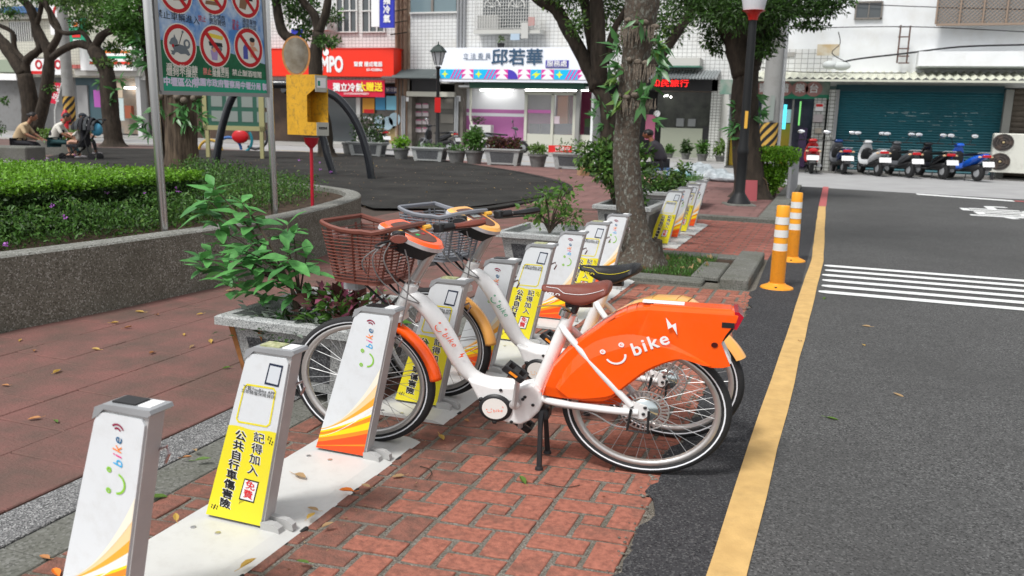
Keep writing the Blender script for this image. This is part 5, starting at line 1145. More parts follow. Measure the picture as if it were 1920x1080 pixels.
m = MB(); limb(m, [X5(305, 330), X5(296, 240), X5(284, 160), X5(276, 90), X5(270, 30), X5(262, -50)], .075, .06, 10, .06, 5); m.build('side_stem', BARKD, T5, smooth=True)
ferns(T5, 0, Y5, [(275, 120, -1), (270, 100, -1), (262, 80, -1), (272, 230, -1), (262, 235, -1), (280, 250, -.6), (345, 200, .3), (335, 215, -.3), (350, 225, .4), (372, 240, .9), (378, 215, .9), (300, 200, -.4), (368, 190, .8)], .20, 12, 44)
R = rs(46); q = X5(262, 60); leaf_obj('crown', [(scatter_blobs(R, 2600, [(*X5(262, 25), .22, .3, .2), (*X5(245, 60), .16, .25, .16), (*X5(268, 70), .12, .2, .16), (*X5(235, 20), .22, .3, .14), (*X5(220, 45), .12, .2, .08)], .075, .4), LF_MID)], T5)
m = MB()
for px, py in [(318, 176), (332, 182), (345, 188), (352, 176), (364, 184), (372, 178), (300, 182)]: q = VY(px, py, Y5 - .18); m = MB(); m.ball((q.x, q.y, q.z), (.05, .05, .045), 8, 6); m.build('root_ball', M('root_fibre', (.2, .2, .2)), T5, smooth=True)

R = rs(77); nn = 420; P = np.stack([R.uniform(-16, -4.9, nn), R.uniform(10.5, 24, nn), np.full(nn, .04)], 1); D = R.normal(size=(nn, 3)); D[:, 2] *= .1; N = R.normal(size=(nn, 3)) * .2; N[:, 2] += 1; l = R.uniform(.02, .05, nn); A_ = leaf_arrays(P, D, N, l, l * .6)
tag(leaf_obj('leaf_litter', [(A_[:260], LF_DRY), (A_[260:340], LF_YL), (A_[340:], LF_BR)]), 'tiny dry leaves strewn over the dark rubber floor', 'leaves', kind='stuff')
nn = 260; P = np.stack([R.uniform(-2.0, -.55, nn), R.uniform(1.6, 6.9, nn), np.full(nn, .003)], 1); P[:150, 0] = R.uniform(-1.52, -1.3, 150); A_ = leaf_arrays(P, R.normal(size=(nn, 3)) * [1, 1, .1], R.normal(size=(nn, 3)) * .2 + [0, 0, 1], R.uniform(.006, .015, nn), R.uniform(.003, .006, nn))
tag(leaf_obj('leaf_crumbs', [(A_[:120], LF_DRY), (A_[120:], LF_BR)]), 'tiny leaf crumbs along the dock plates and bricks', 'leaves', kind='stuff')
# ------------------------------------------------------------------ street furniture
CY, SY = math.cos(YAW), math.sin(YAW)
def LP(px, py, g):
    """(x, z) in the upright plane through ground point g that runs parallel to the picture's horizon"""
    return VP(px, py, (g[0], g[1]), (g[0] + CY, g[1] + SY))
def K(g): return (g[1] * CY - g[0] * SY) / 1600 * 1.02
# prohibition sign board
Lp, Rp = S(310, 438, .42), S(515, 402, .42); av = (Rp - Lp); av.z = 0; BL = av.length; brz = math.atan2(av.y, av.x)
sb = thing('notice_sign', 'park rules sign with round red prohibition symbols on two steel posts', 'sign', (Lp.x, Lp.y, 0), brz)
V2 = lambda px, py: VP(px, py, (Lp.x, Lp.y), (Rp.x, Rp.y))
for bpx, tpx in (((308, 438), (274, -30)), ((515, 402), (497, -30))):
    a, b = V2(*bpx), V2(*tpx); m = MB(); d = (b[0] - a[0]) / (b[1] - a[1]); pr = .027
    m.tube([(a[0] - d * .05, 0, .40), (a[0] + d * (3.0 - a[1]), 0, 3.0)], pr * 1.15, 16); m.build('post', STEEL, sb, smooth=True)
c = [V2(288, -42), V2(486, -30), V2(498, 175), V2(303, 170)]; qq = lambda u, v: ((c[3][0] * (1 - u) + c[2][0] * u) * (1 - v) + (c[0][0] * (1 - u) + c[1][0] * u) * v, (c[3][1] * (1 - u) + c[2][1] * u) * (1 - v) + (c[0][1] * (1 - u) + c[1][1] * u) * v)
def bq(u0, u1, v0, v1, y0, y1): return [qq(u0, v0), qq(u1, v0), qq(u1, v1), qq(u0, v1)]
FR = M('sign_frame', (.30, .30, .30), .4, .6)
for u0, u1, v0, v1 in ((-.02, 1.02, -.035, 0), (-.03, 0, 0, 1), (1, 1.03, 0, 1)): m = MB(); m.prism(bq(u0, u1, v0, v1, 0, 0), -.02, .02, 'y'); m.build('frame_bar', FR, sb)
m = MB(); m.prism(bq(0, 1, 0, 1, 0, 0), -.012, .012, 'y'); m.build('panel', M('sign_sky', (.06, .22, .55), .65, col2=(.50, .62, .74), vscale=7, detail=9), sb)
m = MB(); yb = -.0126; hill = [qq(u, v) for u, v in [(0, .09), (1, .09), (1, .27), (.8, .32), (.6, .37), (.45, .40), (.3, .42), (.15, .43), (0, .46)]]; m.add([(x, yb, z) for x, z in hill], [tuple(range(9))]); m.build('printed_hill', M('sign_green', (.01, .13, .055), .7, var=.3, vscale=9), sb)
m = MB(); m.add([(x, -.013, z) for x, z in [qq(0, 0), qq(1, 0), qq(1, .125), qq(0, .125)]], [(0, 1, 2, 3)]); m.build('printed_banner', M('sign_teal', (.02, .33, .20), .7), sb)
def disc(par, cx, cz, rx, rz, y, mat, nm, inner=0.0, n=28):
    m = MB()
    if inner: v = [(cx + rx * k * math.cos(2 * PI * i / n), y, cz + rz * k * math.sin(2 * PI * i / n)) for k in (1, inner) for i in range(n)]; m.add(v, [(i, (i + 1) % n, n + (i + 1) % n, n + i) for i in range(n)])
    else: m.add([(cx + rx * math.cos(2 * PI * i / n), y, cz + rz * math.sin(2 * PI * i / n)) for i in range(n)], [tuple(range(n))])
    return m.build(nm, mat, par)
SRED = M('sign_red', (.50, .006, .012), .65); SW = M('sign_cream', (.70, .69, .62), .4); SGREY = M('sign_grey', (.13, .16, .18), .5); SBRN = M('sign_brown', (.22, .11, .05), .5); SYE = M('sign_yel', (.75, .58, .04), .5); SPUR = M('sign_purple', (.36, .28, .52), .5); SBLU = M('sign_blue', (.06, .08, .36), .5); SSKIN = M('sign_skin', (.6, .33, .2), .5)
def pic(par, shapes):
    for nm, mat, pts, y in shapes: m = MB(); m.add([(x, y, z) for x, z in pts], [tuple(range(len(pts)))]); m.build(nm, mat, par)
circ = [(335, 85, 364, 124, 'dog'), (401, 87, 428, 125, 'cart'), (464, 90, 489, 126, 'drink'), (327, -13, 356, 24, 'wheel'), (395, -9, 422, 26, 'fire'), (458, -2, 483, 33, 'bag')]
for cx_, cy_, ex, ey, kd in circ:
    a, z = V2(cx_, cy_); rx = V2(ex, cy_)[0] - a; rz = z - V2(cx_, ey)[1]; g_ = bpy.data.objects.new('prohibition_symbol', None); COL.objects.link(g_); g_.parent = sb; g_.location = (a, -.0135, z)
    disc(g_, 0, 0, rx * 1.06, rz * 1.06, 0, SW, 'symbol_edge'); disc(g_, 0, 0, rx, rz, -.0006, SRED, 'symbol_ring', .80); 
    e = lambda pts: [(x * rx, y_ * rz) for x, y_ in pts]; el = lambda x, y_, a_, b_, n=12: e([(x + a_ * math.cos(2 * PI * i / n), y_ + b_ * math.sin(2 * PI * i / n)) for i in range(n)])
    if kd == 'dog': pic(g_, [('body', SGREY, e([(-.45, -.02), (-.30, -.12), (.0, -.22), (.35, -.08), (.5, -.2), (.62, -.40), (.5, -.46), (.3, -.38), (.0, -.42), (-.2, -.34), (-.5, -.42), (-.62, -.30), (-.4, -.28), (-.5, -.1)][::-1]), -.001), ('belly', SGREY, el(-.02, -.16, .42, .2), -.0011), ('leg', SGREY, e([(-.35, -.2), (-.2, -.2), (-.42, -.5), (-.6, -.46)][::-1]), -.0012), ('head', SGREY, el(-.38, .12, .24, .22), -.0011), ('snout', SGREY, el(-.56, .06, .12, .09), -.0012), ('ear', SGREY, e([(-.42, .28), (-.36, .5), (-.24, .28)]), -.0013), ('tail', SGREY, el(.42, .1, .22, .24), -.0012), ('tail_hollow', SW, el(.42, .12, .1, .12), -.0014), ('tongue', SRED, el(-.46, -.06, .07, .08), -.0015), ('collar', INK, e([(-.36, -.1), (-.1, -.02), (-.1, .04), (-.36, -.03)]), -.0015), ('leash', INK, e([(-.12, 0), (.14, .62), (.18, .6), (-.08, 0)]), -.0015), ('leash_ring', SGREY, el(.18, .66, .07, .06), -.0015)])
    if kd == 'cart': pic(g_, [('canopy', SYE, e([(-.5, .42), (.5, .36), (.55, .55), (-.55, .62)]), -.001), ('cart_box', INK, e([(-.4, .0), (.5, .0), (.45, .2), (-.45, .2)]), -.001), ('cart_wheel', SGREY, el(-.15, -.1, .13, .13), -.0012), ('cart_wheel', SGREY, el(.32, -.1, .13, .13), -.0012), ('figure', SPUR, e([(-.35, -.2), (.15, -.2), (.1, -.68), (-.25, -.68)]), -.0011), ('figure_head', SSKIN, el(-.1, -.18, .13, .12), -.0013)])
    if kd == 'drink': pic(g_, [('bottle', SBLU, e([(-.42, -.6), (-.08, -.6), (-.1, .0), (-.18, .15), (-.18, .4), (-.3, .4), (-.3, .15), (-.42, 0)]), -.001), ('figure_head', SSKIN, el(.25, .28, .18, .18), -.0012), ('figure_hair', INK, el(.25, .44, .2, .13), -.0013), ('figure', SSKIN, e([(.05, .1), (.45, .1), (.7, -.12), (.4, -.1), (.35, -.5), (.1, -.45)][::-1]), -.0011)])
    if kd == 'wheel': pic(g_, [('shape', INK, el(.5, -.1, .2, .2), -.001), ('shape', SBRN, e([(-.2, -.4), (.3, -.3), (.3, .2), (-.2, .1)]), -.001)])
    if kd == 'fire': pic(g_, [('flame', SYE, e([(-.4, -.3), (.4, -.3), (.45, .1), (.2, .3), (-.1, .4), (-.4, .1)]), -.001), ('logs', SBRN, e([(-.5, -.55), (.45, -.5), (.4, -.3), (-.45, -.35)]), -.0012)])
    if kd == 'bag': pic(g_, [('sack', SBRN, e([(-.5, -.55), (-.05, -.6), (.1, -.2), (-.1, .4), (-.35, .4)]), -.001), ('shape', INK, e([(.1, -.1), (.5, -.05), (.5, .3), (.05, .3)]), -.001)])
    if kd != 'dog': pic(g_, [('slash', SRED, e([(-.74, .58), (-.58, .72), (.72, -.56), (.58, -.72)][::-1]), -.0018)])
def st(s_, px, py, size, mat, b=.0, sx=1): a, z = V2(px, py); text(s_, size, mat, Tr(a, -.0142, z) @ FACE, 'lettering', sb, bold=b, sx=sx)
kk = BL / 205.
st('禁止車輛進入', 331, 33, .062, INK, 0, 1.35); st('禁止', 376, 36, .05, SRED); st('生火烤肉', 404, 33, .048, INK, 0, 1.1); st('燃放鞭炮', 405, 43, .048, INK, 0, 1.1); st('禁止', 439, 43, .048, SRED); st('亂丟', 439, 52, .048, SRED); st('隨意棄物', 465, 42, .046, INK, 0, 1.1); st('容器垃圾', 465, 52, .046, INK, 0, 1.1)
st('遛狗繫狗鍊', 339, 129, .058, SW, .001, 1.25); st('遛狗不擾民', 339, 138, .058, SW, .001, 1.25); st('禁止', 386, 135, .055, M('sign_pink', (.8, .25, .22), .5), .001); st('飲食攤販', 411, 132, .05, SW, .001, 1.1); st('擺攤占用', 411, 140, .05, SW, .001, 1.1); st('禁止酗酒喧鬧', 461, 139, .055, SW, .001, 1.3)
st('中壢區公所', 337, 155.5, .064, M('sign_lilac', (.66, .62, .78), .5), .003, 1.25); st('桃園市政府警察局中壢分局 製', 434, 159.5, .062, M('sign_lilac', (.66, .62, .78)), .0025, 1.22)
# bag dispenser on a red post
g = S(586, 390, .42); k = K(g) * .93; dz = LP(583, 258, g)[1]; DP = thing('bag_dispenser', 'rust stained yellow dispenser box on a red post with an oval orange disc', 'dispenser', (g.x, g.y, 0), YAW)
m = MB(); m.tube([(.0, 0, .4), (0, 0, dz)], .0165, 12); m.build('post', M('post_red', (.42, .012, .03), .3, coat=.4, var=.1, vscale=30), DP, smooth=True)
m = MB(); m.lathe([(.018, dz - .10), (.06, dz - .055), (.075, dz), (.0, dz)], 16); m.build('post_cup', M('post_red', (1, 1, 1)), DP, smooth=True)
x_ = lambda px, py: LP(px, py, g); bx = bpy.data.objects.new('dispenser_box', None); COL.objects.link(bx); bx.parent = DP; ang = math.radians(-34); o_ = x_(538, 252); bx.location = (o_[0], .02, o_[1]); bx.rotation_euler = (0, 0, ang)
cs = 1 / math.cos(ang); H_ = x_(536, 140)[1] - o_[1]; w1 = (x_(600, 150)[0] - x_(536, 150)[0]) * cs; w2 = (x_(583, 240)[0] - x_(538, 240)[0]) * cs; dp = .15
f_ = lambda fx, fz: (w1 * fx, H_ * fz)
prof = [(0, 0), (w2, -.0), (w2, .63 * H_), (w1, .78 * H_), (w1, H_), (-.0, H_)]; YD = M('dispenser_yellow', (.62, .33, .02), .5, dirt=.85, dscale=26, dcol=(.10, .07, .035), bump=.2, var=.1)
for yy in (0, dp - .006): m = MB(); m.prism([(0, 0), (w2 * 1.45, 0), (w2 * 1.45, .22 * H_), (w2, .22 * H_), (w2, .66 * H_), (w1, .78 * H_), (w1 * 1.0, H_), (0, H_)] if yy == 0 else [(0, 0), (w2 * 1.45, 0), (w2 * 1.45, .78 * H_), (w1, .78 * H_), (w1, H_), (0, H_)], yy, yy + .006, 'y'); m.build('side_plate', YD, bx)
m = MB(); m.box(0, .006, .006, dp - .006, 0, H_); m.box(0, w1, .006, dp - .006, H_ - .006, H_); m.box(0, w2 * 1.45, .006, dp - .006, 0, .006); m.box(w2 * .6, w2 * .6 + .005, .006, dp - .006, .006, .7 * H_); m.build('inner_plates', YD, bx)
LB = M('label_grey', (.42, .43, .38), .5, dirt=.3, dscale=20, dcol=(.3, .28, .2))
m = MB(); m.box(w1, w1 + .004, -.001, dp, .72 * H_, H_ * .99); m.build('front_plate', LB, bx); m = MB(); m.box(w2 * 1.45, w2 * 1.45 + .004, -.001, dp, .0, .22 * H_); m.build('front_plate', LB, bx)
TS = lambda x, y, z: Tr(x, y, z) @ Matrix.Rotation(PI / 2, 4, 'Z') @ FACE
m = MB(); m.box(w1 + .004, w1 + .005, .02, dp - .02, .79 * H_, .95 * H_); m.build('sticker', PWHITE, bx); m = MB(); m.box(w1 + .005, w1 + .0058, .03, .06, .82 * H_, .9 * H_); m.build('sticker_mark', M('mark_green', (.03, .25, .16), .5), bx)
text('狗便清潔袋', .026, INK, TS(w2 * 1.45 + .0048, dp / 2, .12 * H_), 'lettering', bx, bold=.001, sx=.8)
oc = x_(553, 100); m = MB(); rx, rz = x_(580, 100)[0] - oc[0], x_(553, 66)[1] - oc[1]; n = 26
pts_ = [(rx * math.cos(2 * PI * i / n), rz * math.sin(2 * PI * i / n) * (1.0 if math.sin(2 * PI * i / n) > 0 else 1.25)) for i in range(n)]; m.prism(pts_, -.008, .008, 'y', inset=[(a * .97, b * .98) for a, b in pts_]); dd = m.build('oval_disc', M('disc_orange', (.42, .20, .07), .4, var=.2, vscale=30), DP); dd.location = (oc[0], .05, oc[1])
m = MB(); m.prism([(a * .86, b * .9) for a, b in pts_], -.0105, -.008, 'y'); mo = m.build('disc_mirror', M('disc_window', (.17, .14, .10), .12, .5, col2=(.30, .27, .22), vscale=8), dd)
# black steel arches
def tubething(name, label, cat, g, paths, r, mat, group=None):
    t = thing(name, label, cat, (g.x, g.y, 0), YAW, group)
    for ps in paths:
        m = MB(); q = [(*[LP(p[0], p[1], g)[0]], p[2] if len(p) > 2 else 0, max(0, LP(p[0], p[1], g)[1])) for p in ps]; m.tube(smooth(q, 5), r, 12); m.build('tube', mat, t, smooth=True)
    return t
BT = M('black_tube', (.012, .014, .018), .25, coat=.5)
g = S(697, 338); tubething('play_arch', 'glossy black curved steel arch rising from the rubber floor', 'arch', g, [[(697, 338), (690, 295), (675, 245), (652, 205), (620, 176), (560, 160), (500, 158)], [(603, 334, 1.2), (592, 300, 1.2), (577, 250, 1.2), (545, 190, 1.0), (520, 165, .5)]], .085, BT)
g = S(408, 308); tubething('play_arch', 'black curved tube standing behind the sign board', 'arch', g, [[(405, 306), (410, 270), (420, 225), (436, 182), (470, 130)]], .10, BT)
# glazed notice case
g = S(438, 298); nb = thing('notice_case', 'glazed green notice case in a cream frame behind the sign', 'notice board', (g.x, g.y, 0), YAW); q = lambda px, py: LP(px, py, g)
x0, z1 = q(378, 140); x1, z0 = q(497, 246); CR = M('cream_frame', (.33, .31, .15), .5); 
for a in ((x0, x0 + .12, z0, z1), (x1 - .15, x1, z0, z1), (x0, x1, z0, z0 + .13), (x0, x1, z1 - .1, z1)): m = MB(); m.box(a[0], a[1], -.06, .06, a[2], a[3]); m.build('frame_bar', CR, nb)
m = MB(); m.box(x0 + .12, x1 - .15, -.02, .03, z0 + .13, z1 - .1); m.build('case_back', M('case_green', (.03, .10, .07), .3), nb)
for i in range(4):
    for j in range(3): m = MB(); xx = x0 + .25 + i * .44; zz = z0 + .25 + j * .42; m.box(xx, xx + .32, -.028, -.02, zz, zz + .3); m.build('posted_sheet', M('paper', (.22, .25, .23), .6), nb)
for xx in (x0 + .1, x1 - .1): m = MB(); m.box(xx - .05, xx + .05, -.05, .05, 0, z0); m.build('leg', CR, nb)
# play tricycle sculpture
g = S(440, 283); tr = thing('play_cycle', 'low play cycle sculpture of painted hoops with a red round seat', 'play sculpture', (g.x, g.y, 0), YAW)
def hoop(par, px, py, r, mat, a0=0, a1=6.283, th=.05, nm='hoop'): 
    x, z = LP(px, py, g); m = MB(); m.tube([(x + r * math.cos(a0 + (a1 - a0) * i / 24), 0, z + r * math.sin(a0 + (a1 - a0) * i / 24)) for i in range(25)], th, 8); m.build(nm, mat, par, smooth=True)
hoop(tr, 430, 280, .42, M('paint_blue', (.03, .12, .35), .35), 0, PI); hoop(tr, 395, 285, .42, M('paint_ochre', (.45, .28, .04), .4), 0, PI); hoop(tr, 447, 262, .48, M('paint_teal', (.02, .22, .28), .35), -1.4, .6); hoop(tr, 478, 255, .45, BT, -2.2, .5)
m = MB(); x, z = LP(452, 256, g); m.ball((x, -.1, z), (.30, .10, .24), 14, 8); m.build('seat', M('seat_red', (.5, .015, .02), .3), tr, smooth=True)
# lamp posts
g = S(820, 303); kz = lambda px, py: LP(px, py, g)[1]; sl = thing('lantern_post', 'slim black post with an old style hexagonal lantern in front of the shops', 'street lamp', (g.x, g.y, 0), YAW)
m = MB(); zt = kz(824, 124); m.lathe([(.13, 0), (.13, .12), (.08, .2), (.07, .9), (.055, 1.0), (.05, zt - .1), (.09, zt - .04), (.06, zt)], 12); m.build('post', DARK, sl, smooth=True)
z0, z1, z2, z3 = kz(824, 122), kz(824, 97), kz(824, 85), kz(824, 78)
for i in range(6): 
    a = PI / 3 * i; m = MB(); m.tube([(.10 * math.cos(a), .10 * math.sin(a), z0), (.21 * math.cos(a), .21 * math.sin(a), z1)], .014, 5); m.build('lantern_bar', DARK, sl)
m = MB(); m.lathe([(.095, z0), (.20, z1 - .01)], 6); m.build('lantern_glass', M('lamp_glass', (.55, .56, .58), .25), sl)
m = MB(); m.lathe([(.26, z1 - .02), (.25, z1 + .02), (.14, z2 - .04), (.08, z2), (.02, z2 + .03), (.015, z3)], 6); m.build('lantern_roof', M('roof_green_black', (.02, .035, .03), .4), sl)
m = MB(); m.box(-.09, .09, -.075, -.06, 1.5, 1.95); m.build('red_notice', M('paper_red', (.55, .01, .01), .5), sl)
g = S(1385, 386); kz = lambda px, py: LP(px, py, g)[1]; bl_ = thing('lamp_post', 'tall black lamp post with red collar and white urn lamp beside the path', 'street lamp', (g.x, g.y, 0), YAW)
m = MB(); m.box(-.24, .24, -.24, .24, 0, .045, bev=.02); m.build('footing', CONC, bl_)
zt = kz(1407, 38); x2 = .0; m = MB(); m.lathe([(.20, .04), (.19, .07), (.10, .20), (.085, .24), (.085, .85), (.094, .87), (.094, .93), (.078, 1.0), (.072, 1.3), (.066, zt)], 16); m.build('post', M('lamp_black', (.010, .011, .012), .55), bl_, smooth=True)
z1, z2 = kz(1407, 20), kz(1407, -25); m = MB(); m.lathe([(.075, zt), (.085, zt + .06), (.12, z1 - .03), (.19, z1)], 16); m.build('red_collar', M('collar_red', (.5, .02, .015), .3, coat=.4), bl_, smooth=True)
m = MB(); m.lathe([(.165, z1), (.24, z2), (.24, z2 + .05), (.1, z2 + .2)], 16); m.build('urn_lamp', M('urn_glass', (.6, .61, .64), .3), bl_, smooth=True)
m = MB(); m.box(-.03, .02, -.079, -.074, 1.28, 1.56); m.build('yellow_sticker', M('sticker_amber', (1, 1, 1)), bl_)
# delineators
def delin(label, px, py):
    g = S(px, py); t = thing('traffic_post', label, 'traffic post', (g.x, g.y, .004), 0, 'flexible orange traffic posts')
    OR = M('post_orange', (.74, .30, .02), .5, dirt=.5, dscale=30, dcol=(.38, .17, .04)); h = .675
    m = MB(); m.lathe([(.135, 0), (.13, .012), (.075, .035), (.068, .045)], 20); m.build('base', OR, t, smooth=True)
    pr = []; z = .045
    while z < .31: pr += [(.060, z), (.060, z + .006), (.0555, z + .0065), (.0555, z + .0115)]; z += .012
    m = MB(); m.lathe(pr, 20); m.build('ribbed_sleeve', OR, t)
    OR2 = M('post_orange_clean', (.82, .34, .02), .4)
    for i, (a, b) in enumerate([(.315, .375), (.375, .425), (.425, .485), (.485, .53), (.53, .59), (.59, h)]):
        m = MB(); r = .056 + (.0015 if i % 2 == 0 else 0) - .006 * (a - .3); m.lathe([(r, a), (r - .002, b)] + ([(r - .006, b + .006), (.0, b + .008)] if i == 5 else []), 20); m.build('reflective_band' if i % 2 == 0 else 'orange_band', M('band_white', (.66, .66, .64), .35, dirt=.2, dscale=20, dcol=(.3, .3, .28)) if i % 2 == 0 else OR2, t, smooth=True)
    for a in (.5, 2.6, 4.7): m = MB(); m.lathe([(.012, 0), (.012, .012), (.006, .016)], 6, T=Tr(.105 * math.cos(a), .105 * math.sin(a), .012)); m.build('bolt', DARK, t)
delin('orange and white flexible traffic post nearer the camera', 1456, 541); delin('orange and white flexible traffic post just behind the nearer one', 1484, 490)
# topiary shrub and the railing posts
g = S(1447, 372); t = thing('topiary_shrub', 'clipped bright green shrub on stems beside the road corner', 'shrub', (g.x, g.y, 0), YAW); R = rs(61); q = lambda px, py: LP(px, py, g); m = MB()
for px in (1436, 1442, 1452, 1460): m.tube(smooth([(q(1447 + (px - 1447) * .3, 370)[0], 0, 0), (q(px, 340)[0], 0, .3), (q(px + (px - 1447), 300)[0], 0, .75)], 3), .022, 6)
m.build('stems', BARK, t, smooth=True); x0, z1 = q(1404, 278); x1, z0 = q(1489, 302)
A1 = scatter_box(R, 3000, x0, x1, -.40, .40, z0 - .02, z1 + .03, .055, .6, .8); A2 = scatter_blobs(R, 2600, [(q(1440, 320)[0], 0, q(1440, 320)[1], .26, .3, .2), (q(1455, 335)[0], 0, q(1455, 335)[1], .2, .25, .18), (q(1470, 315)[0], 0, q(1470, 315)[1], .14, .2, .15), (q(1448, 352)[0], 0, q(1448, 352)[1], .1, .15, .12)], .055, .6, 0, .1)
leaf_obj('foliage', [(A1, LF_HEDGE), (A2, LF_HEDGE)], t)
ra = thing('railing', 'short row of grey steel posts beside the clipped shrub', 'railing', (-.72, 16.2, 0))
for i in range(6): m = MB(); m.tube([(0, i * .62, 0), (0, i * .62, .62)], .035, 8); m.build('rail_post', M('galv', (.35, .36, .37), .4, .6), ra, smooth=True)
# brooms leaning on the tree
for lab, pa, pb, mt in (('straw broom with a pale bamboo stick leaning on the tree', (1401, 235), (1417, 320), M('bamboo', (.42, .28, .14), .6)), ('straw broom with a pink stick leaning on the tree', (1397, 262), (1408, 330), M('pinkstick', (.5, .17, .14), .5))):
    g = S(1420, 374); a, b = LP(*pa, g), LP(*pb, g); t = thing('broom', lab, 'broom', (g.x, g.y, 0), YAW, 'brooms on the tree'); m = MB(); m.tube([(a[0], .1, a[1]), (b[0], 0, b[1])], .018, 6); m.build('stick', mt, t); m = MB(); rr = random.Random(3)
    for i in range(40): m.tube([(b[0] + rr.uniform(-.02, .02), rr.uniform(-.03, .03), b[1]), (b[0] + .03 + rr.uniform(-.12, .2), rr.uniform(-.12, .1), b[1] * .5 + rr.uniform(-.1, .1)), (b[0] + rr.uniform(-.12, .34), rr.uniform(-.16, .12), .03)], .006, 3)
    m.build('bristles', M('straw', (.16, .10, .055), .9, island=.3), t)
g = S(1395, 382); t = MB(); t.box(-.12, .12, -.02, .02, 0, .38); o = t.build('dustpan', M('dustpan_pink', (.35, .08, .09), .6)); o.location = (g.x + .05, g.y + .5, 0); o.rotation_euler = (-.15, 0, YAW); tag(o, 'faded pink dustpan standing behind the lamp post', 'dustpan')
# planters and pots along the far edge of the square
def pot(label, px, py, w, h, plants, seed=0, mat=GRPAN):
    g = S(px, py); k = K(g); t = thing('plant_pot', label, 'plant pot', (g.x, g.y, 0), 0, 'round pots along the far edge'); m = MB(); r = w * k / 2; H = h * k
    m.lathe([(r * .68, 0), (r * .95, H * .82), (r * 1.08, H * .84), (r * 1.1, H), (r * .98, H), (r * .92, H * .9)], 18); m.build('pot', M('pot_grey', (.15, .15, .145), .85, var=.25, vscale=6), t, smooth=True)
    if plants: R = rs(seed); n, sh, L, mt = plants; leaf_obj('foliage', [(scatter_blobs(R, n, [(0, 0, H + sh * k * .45, r * 1.05, r * 1.05, sh * k * .5)], L, .5, 0, .1), mt)], t)
def trough(label, px, py, w, h, plants, seed=0):
    g = S(px, py); k = K(g); W_, H_ = w * k, h * k; t = planter(label, g.x - W_ / 2, g.x + W_ / 2, g.y - .26, g.y + .26, H_, group='grey troughs along the far edge')
    if plants: 
        R = rs(seed); sets = [(np.array(scatter_box(R, n, -W_ * .42, W_ * .42, -.15, .15, H_ * .8, H_ + sh * k, L, .5, .5)), mt) for n, sh, L, mt in plants]; leaf_obj('foliage', sets, t)
pot('plain empty looking pot at the left end of the far planter row', 653, 290, 22, 22, None)
trough('grey trough with a tall flowering shrub left of the single pot', 690, 294, 74, 27, [(700, 48, .10, LF_DARK), (500, 30, .09, LF_MID), (60, 45, .1, M('white_bloom', (.7, .7, .68), .6))], 2)
pot('pot with bright broad leaves left of the lantern post', 752, 300, 30, 22, (260, 20, .13, LF_HEDGE), 3)
trough('grey trough directly behind the lantern post', 806, 304, 68, 27, [(260, 7, .07, LF_MID)], 4)
pot('low pot right of the lantern post with sparse sprigs', 856, 307, 34, 24, (130, 10, .10, LF_MID), 5)
pot('pot with a tall bushy green plant before the parked scooter', 889, 308, 34, 25, (900, 42, .12, LF_MID), 6)
trough('grey trough full of reddish foliage', 945, 311, 72, 31, [(900, 18, .11, LF_MAR), (200, 14, .1, LF_BR), (160, 20, .1, LF_MID)], 7)
pot('pot with pale spreading leaves between two troughs', 1008, 314, 34, 24, (260, 18, .12, LF_LIGHT), 8)
trough('grey trough at the right end of the far planter row', 1073, 318, 74, 30, [(200, 24, .09, LF_MID), (120, 6, .06, LF_MID)], 9)
for i, (lb, px, py, w, h, s_, L, mt) in enumerate([('small pot of dark leaves by the dark shop', 1285, 300, 16, 12, 24, .14, LF_DARK), ('pot of green leaves by the white tiled pillar', 1316, 303, 20, 14, 24, .15, LF_MID), ('white bowl planter with fresh green leaves', 1352, 304, 24, 12, 28, .16, LF_LIGHT), ('small pot at the door of the dark shop', 1255, 297, 14, 10, 14, .12, LF_MID)]):
    pot(lb, px, py, w, h, (240, s_, L, mt), 20 + i)
# bags of recyclables
BAGM = M('bag_plastic', (.55, .60, .63), .3, col2=(.30, .34, .36), vscale=9, bump=1.0, bscale=14, trans=.15)
for i, (px, py, rx, rz, lb, mt) in enumerate([(a_, b_, c_, d_ * .6, e_, f_) for a_, b_, c_, d_, e_, f_ in [(1276, 338, .34, .20, 'small blue and white plastic bag at the left of the heap', M('bag_blue', (.12, .42, .52), .3, col2=(.5, .55, .57), vscale=6, bump=1, bscale=14)), (1305, 337, .48, .34, 'large clear plastic bag of bottles in the middle of the heap', BAGM), (1335, 340, .46, .26, 'slumped clear plastic bag right of the biggest bag', BAGM), (1362, 342, .40, .18, 'flat clear bag at the right end, behind the lamp post', BAGM), (1190, 352, .55, .20, 'white and pink striped sack lying beside the seated man', M('sack_pink', (.55, .45, .42), .6, col2=(.55, .15, .15), vscale=5, bump=1, bscale=10)), (1160, 345, .5, .22, 'white sack half hidden behind the lichened trunk', BAGM)]]):
    g = S(px, py); m = MB(); m.ball((0, 0, rz * .9), (rx, rx * .8, rz), 22, 14); o = m.build('rubbish_bag', mt, None, smooth=True); o.location = g; rr = random.Random(i)
    for v in o.data.vertices:
        a = v.co; f = 1 + .16 * math.sin(a.x * 13 + i) * math.sin(a.y * 11 + a.z * 17) + rr.uniform(-.05, .05); v.co = Vector((a.x * f, a.y * f, max(0, a.z * (f if a.z > .1 else 1))))
    tag(o, lb, 'bag', 'bags of recyclables on the ground')
g = S(1098, 330); m = MB(); m.box(-.2, .2, -.15, .15, 0, .22, bev=.02); o = m.build('cardboard_box', M('cardboard', (.32, .2, .11), .8)); o.location = g; o.rotation_euler = (.1, .08, .5); tag(o, 'crumpled brown cardboard box beside the trunk', 'box')
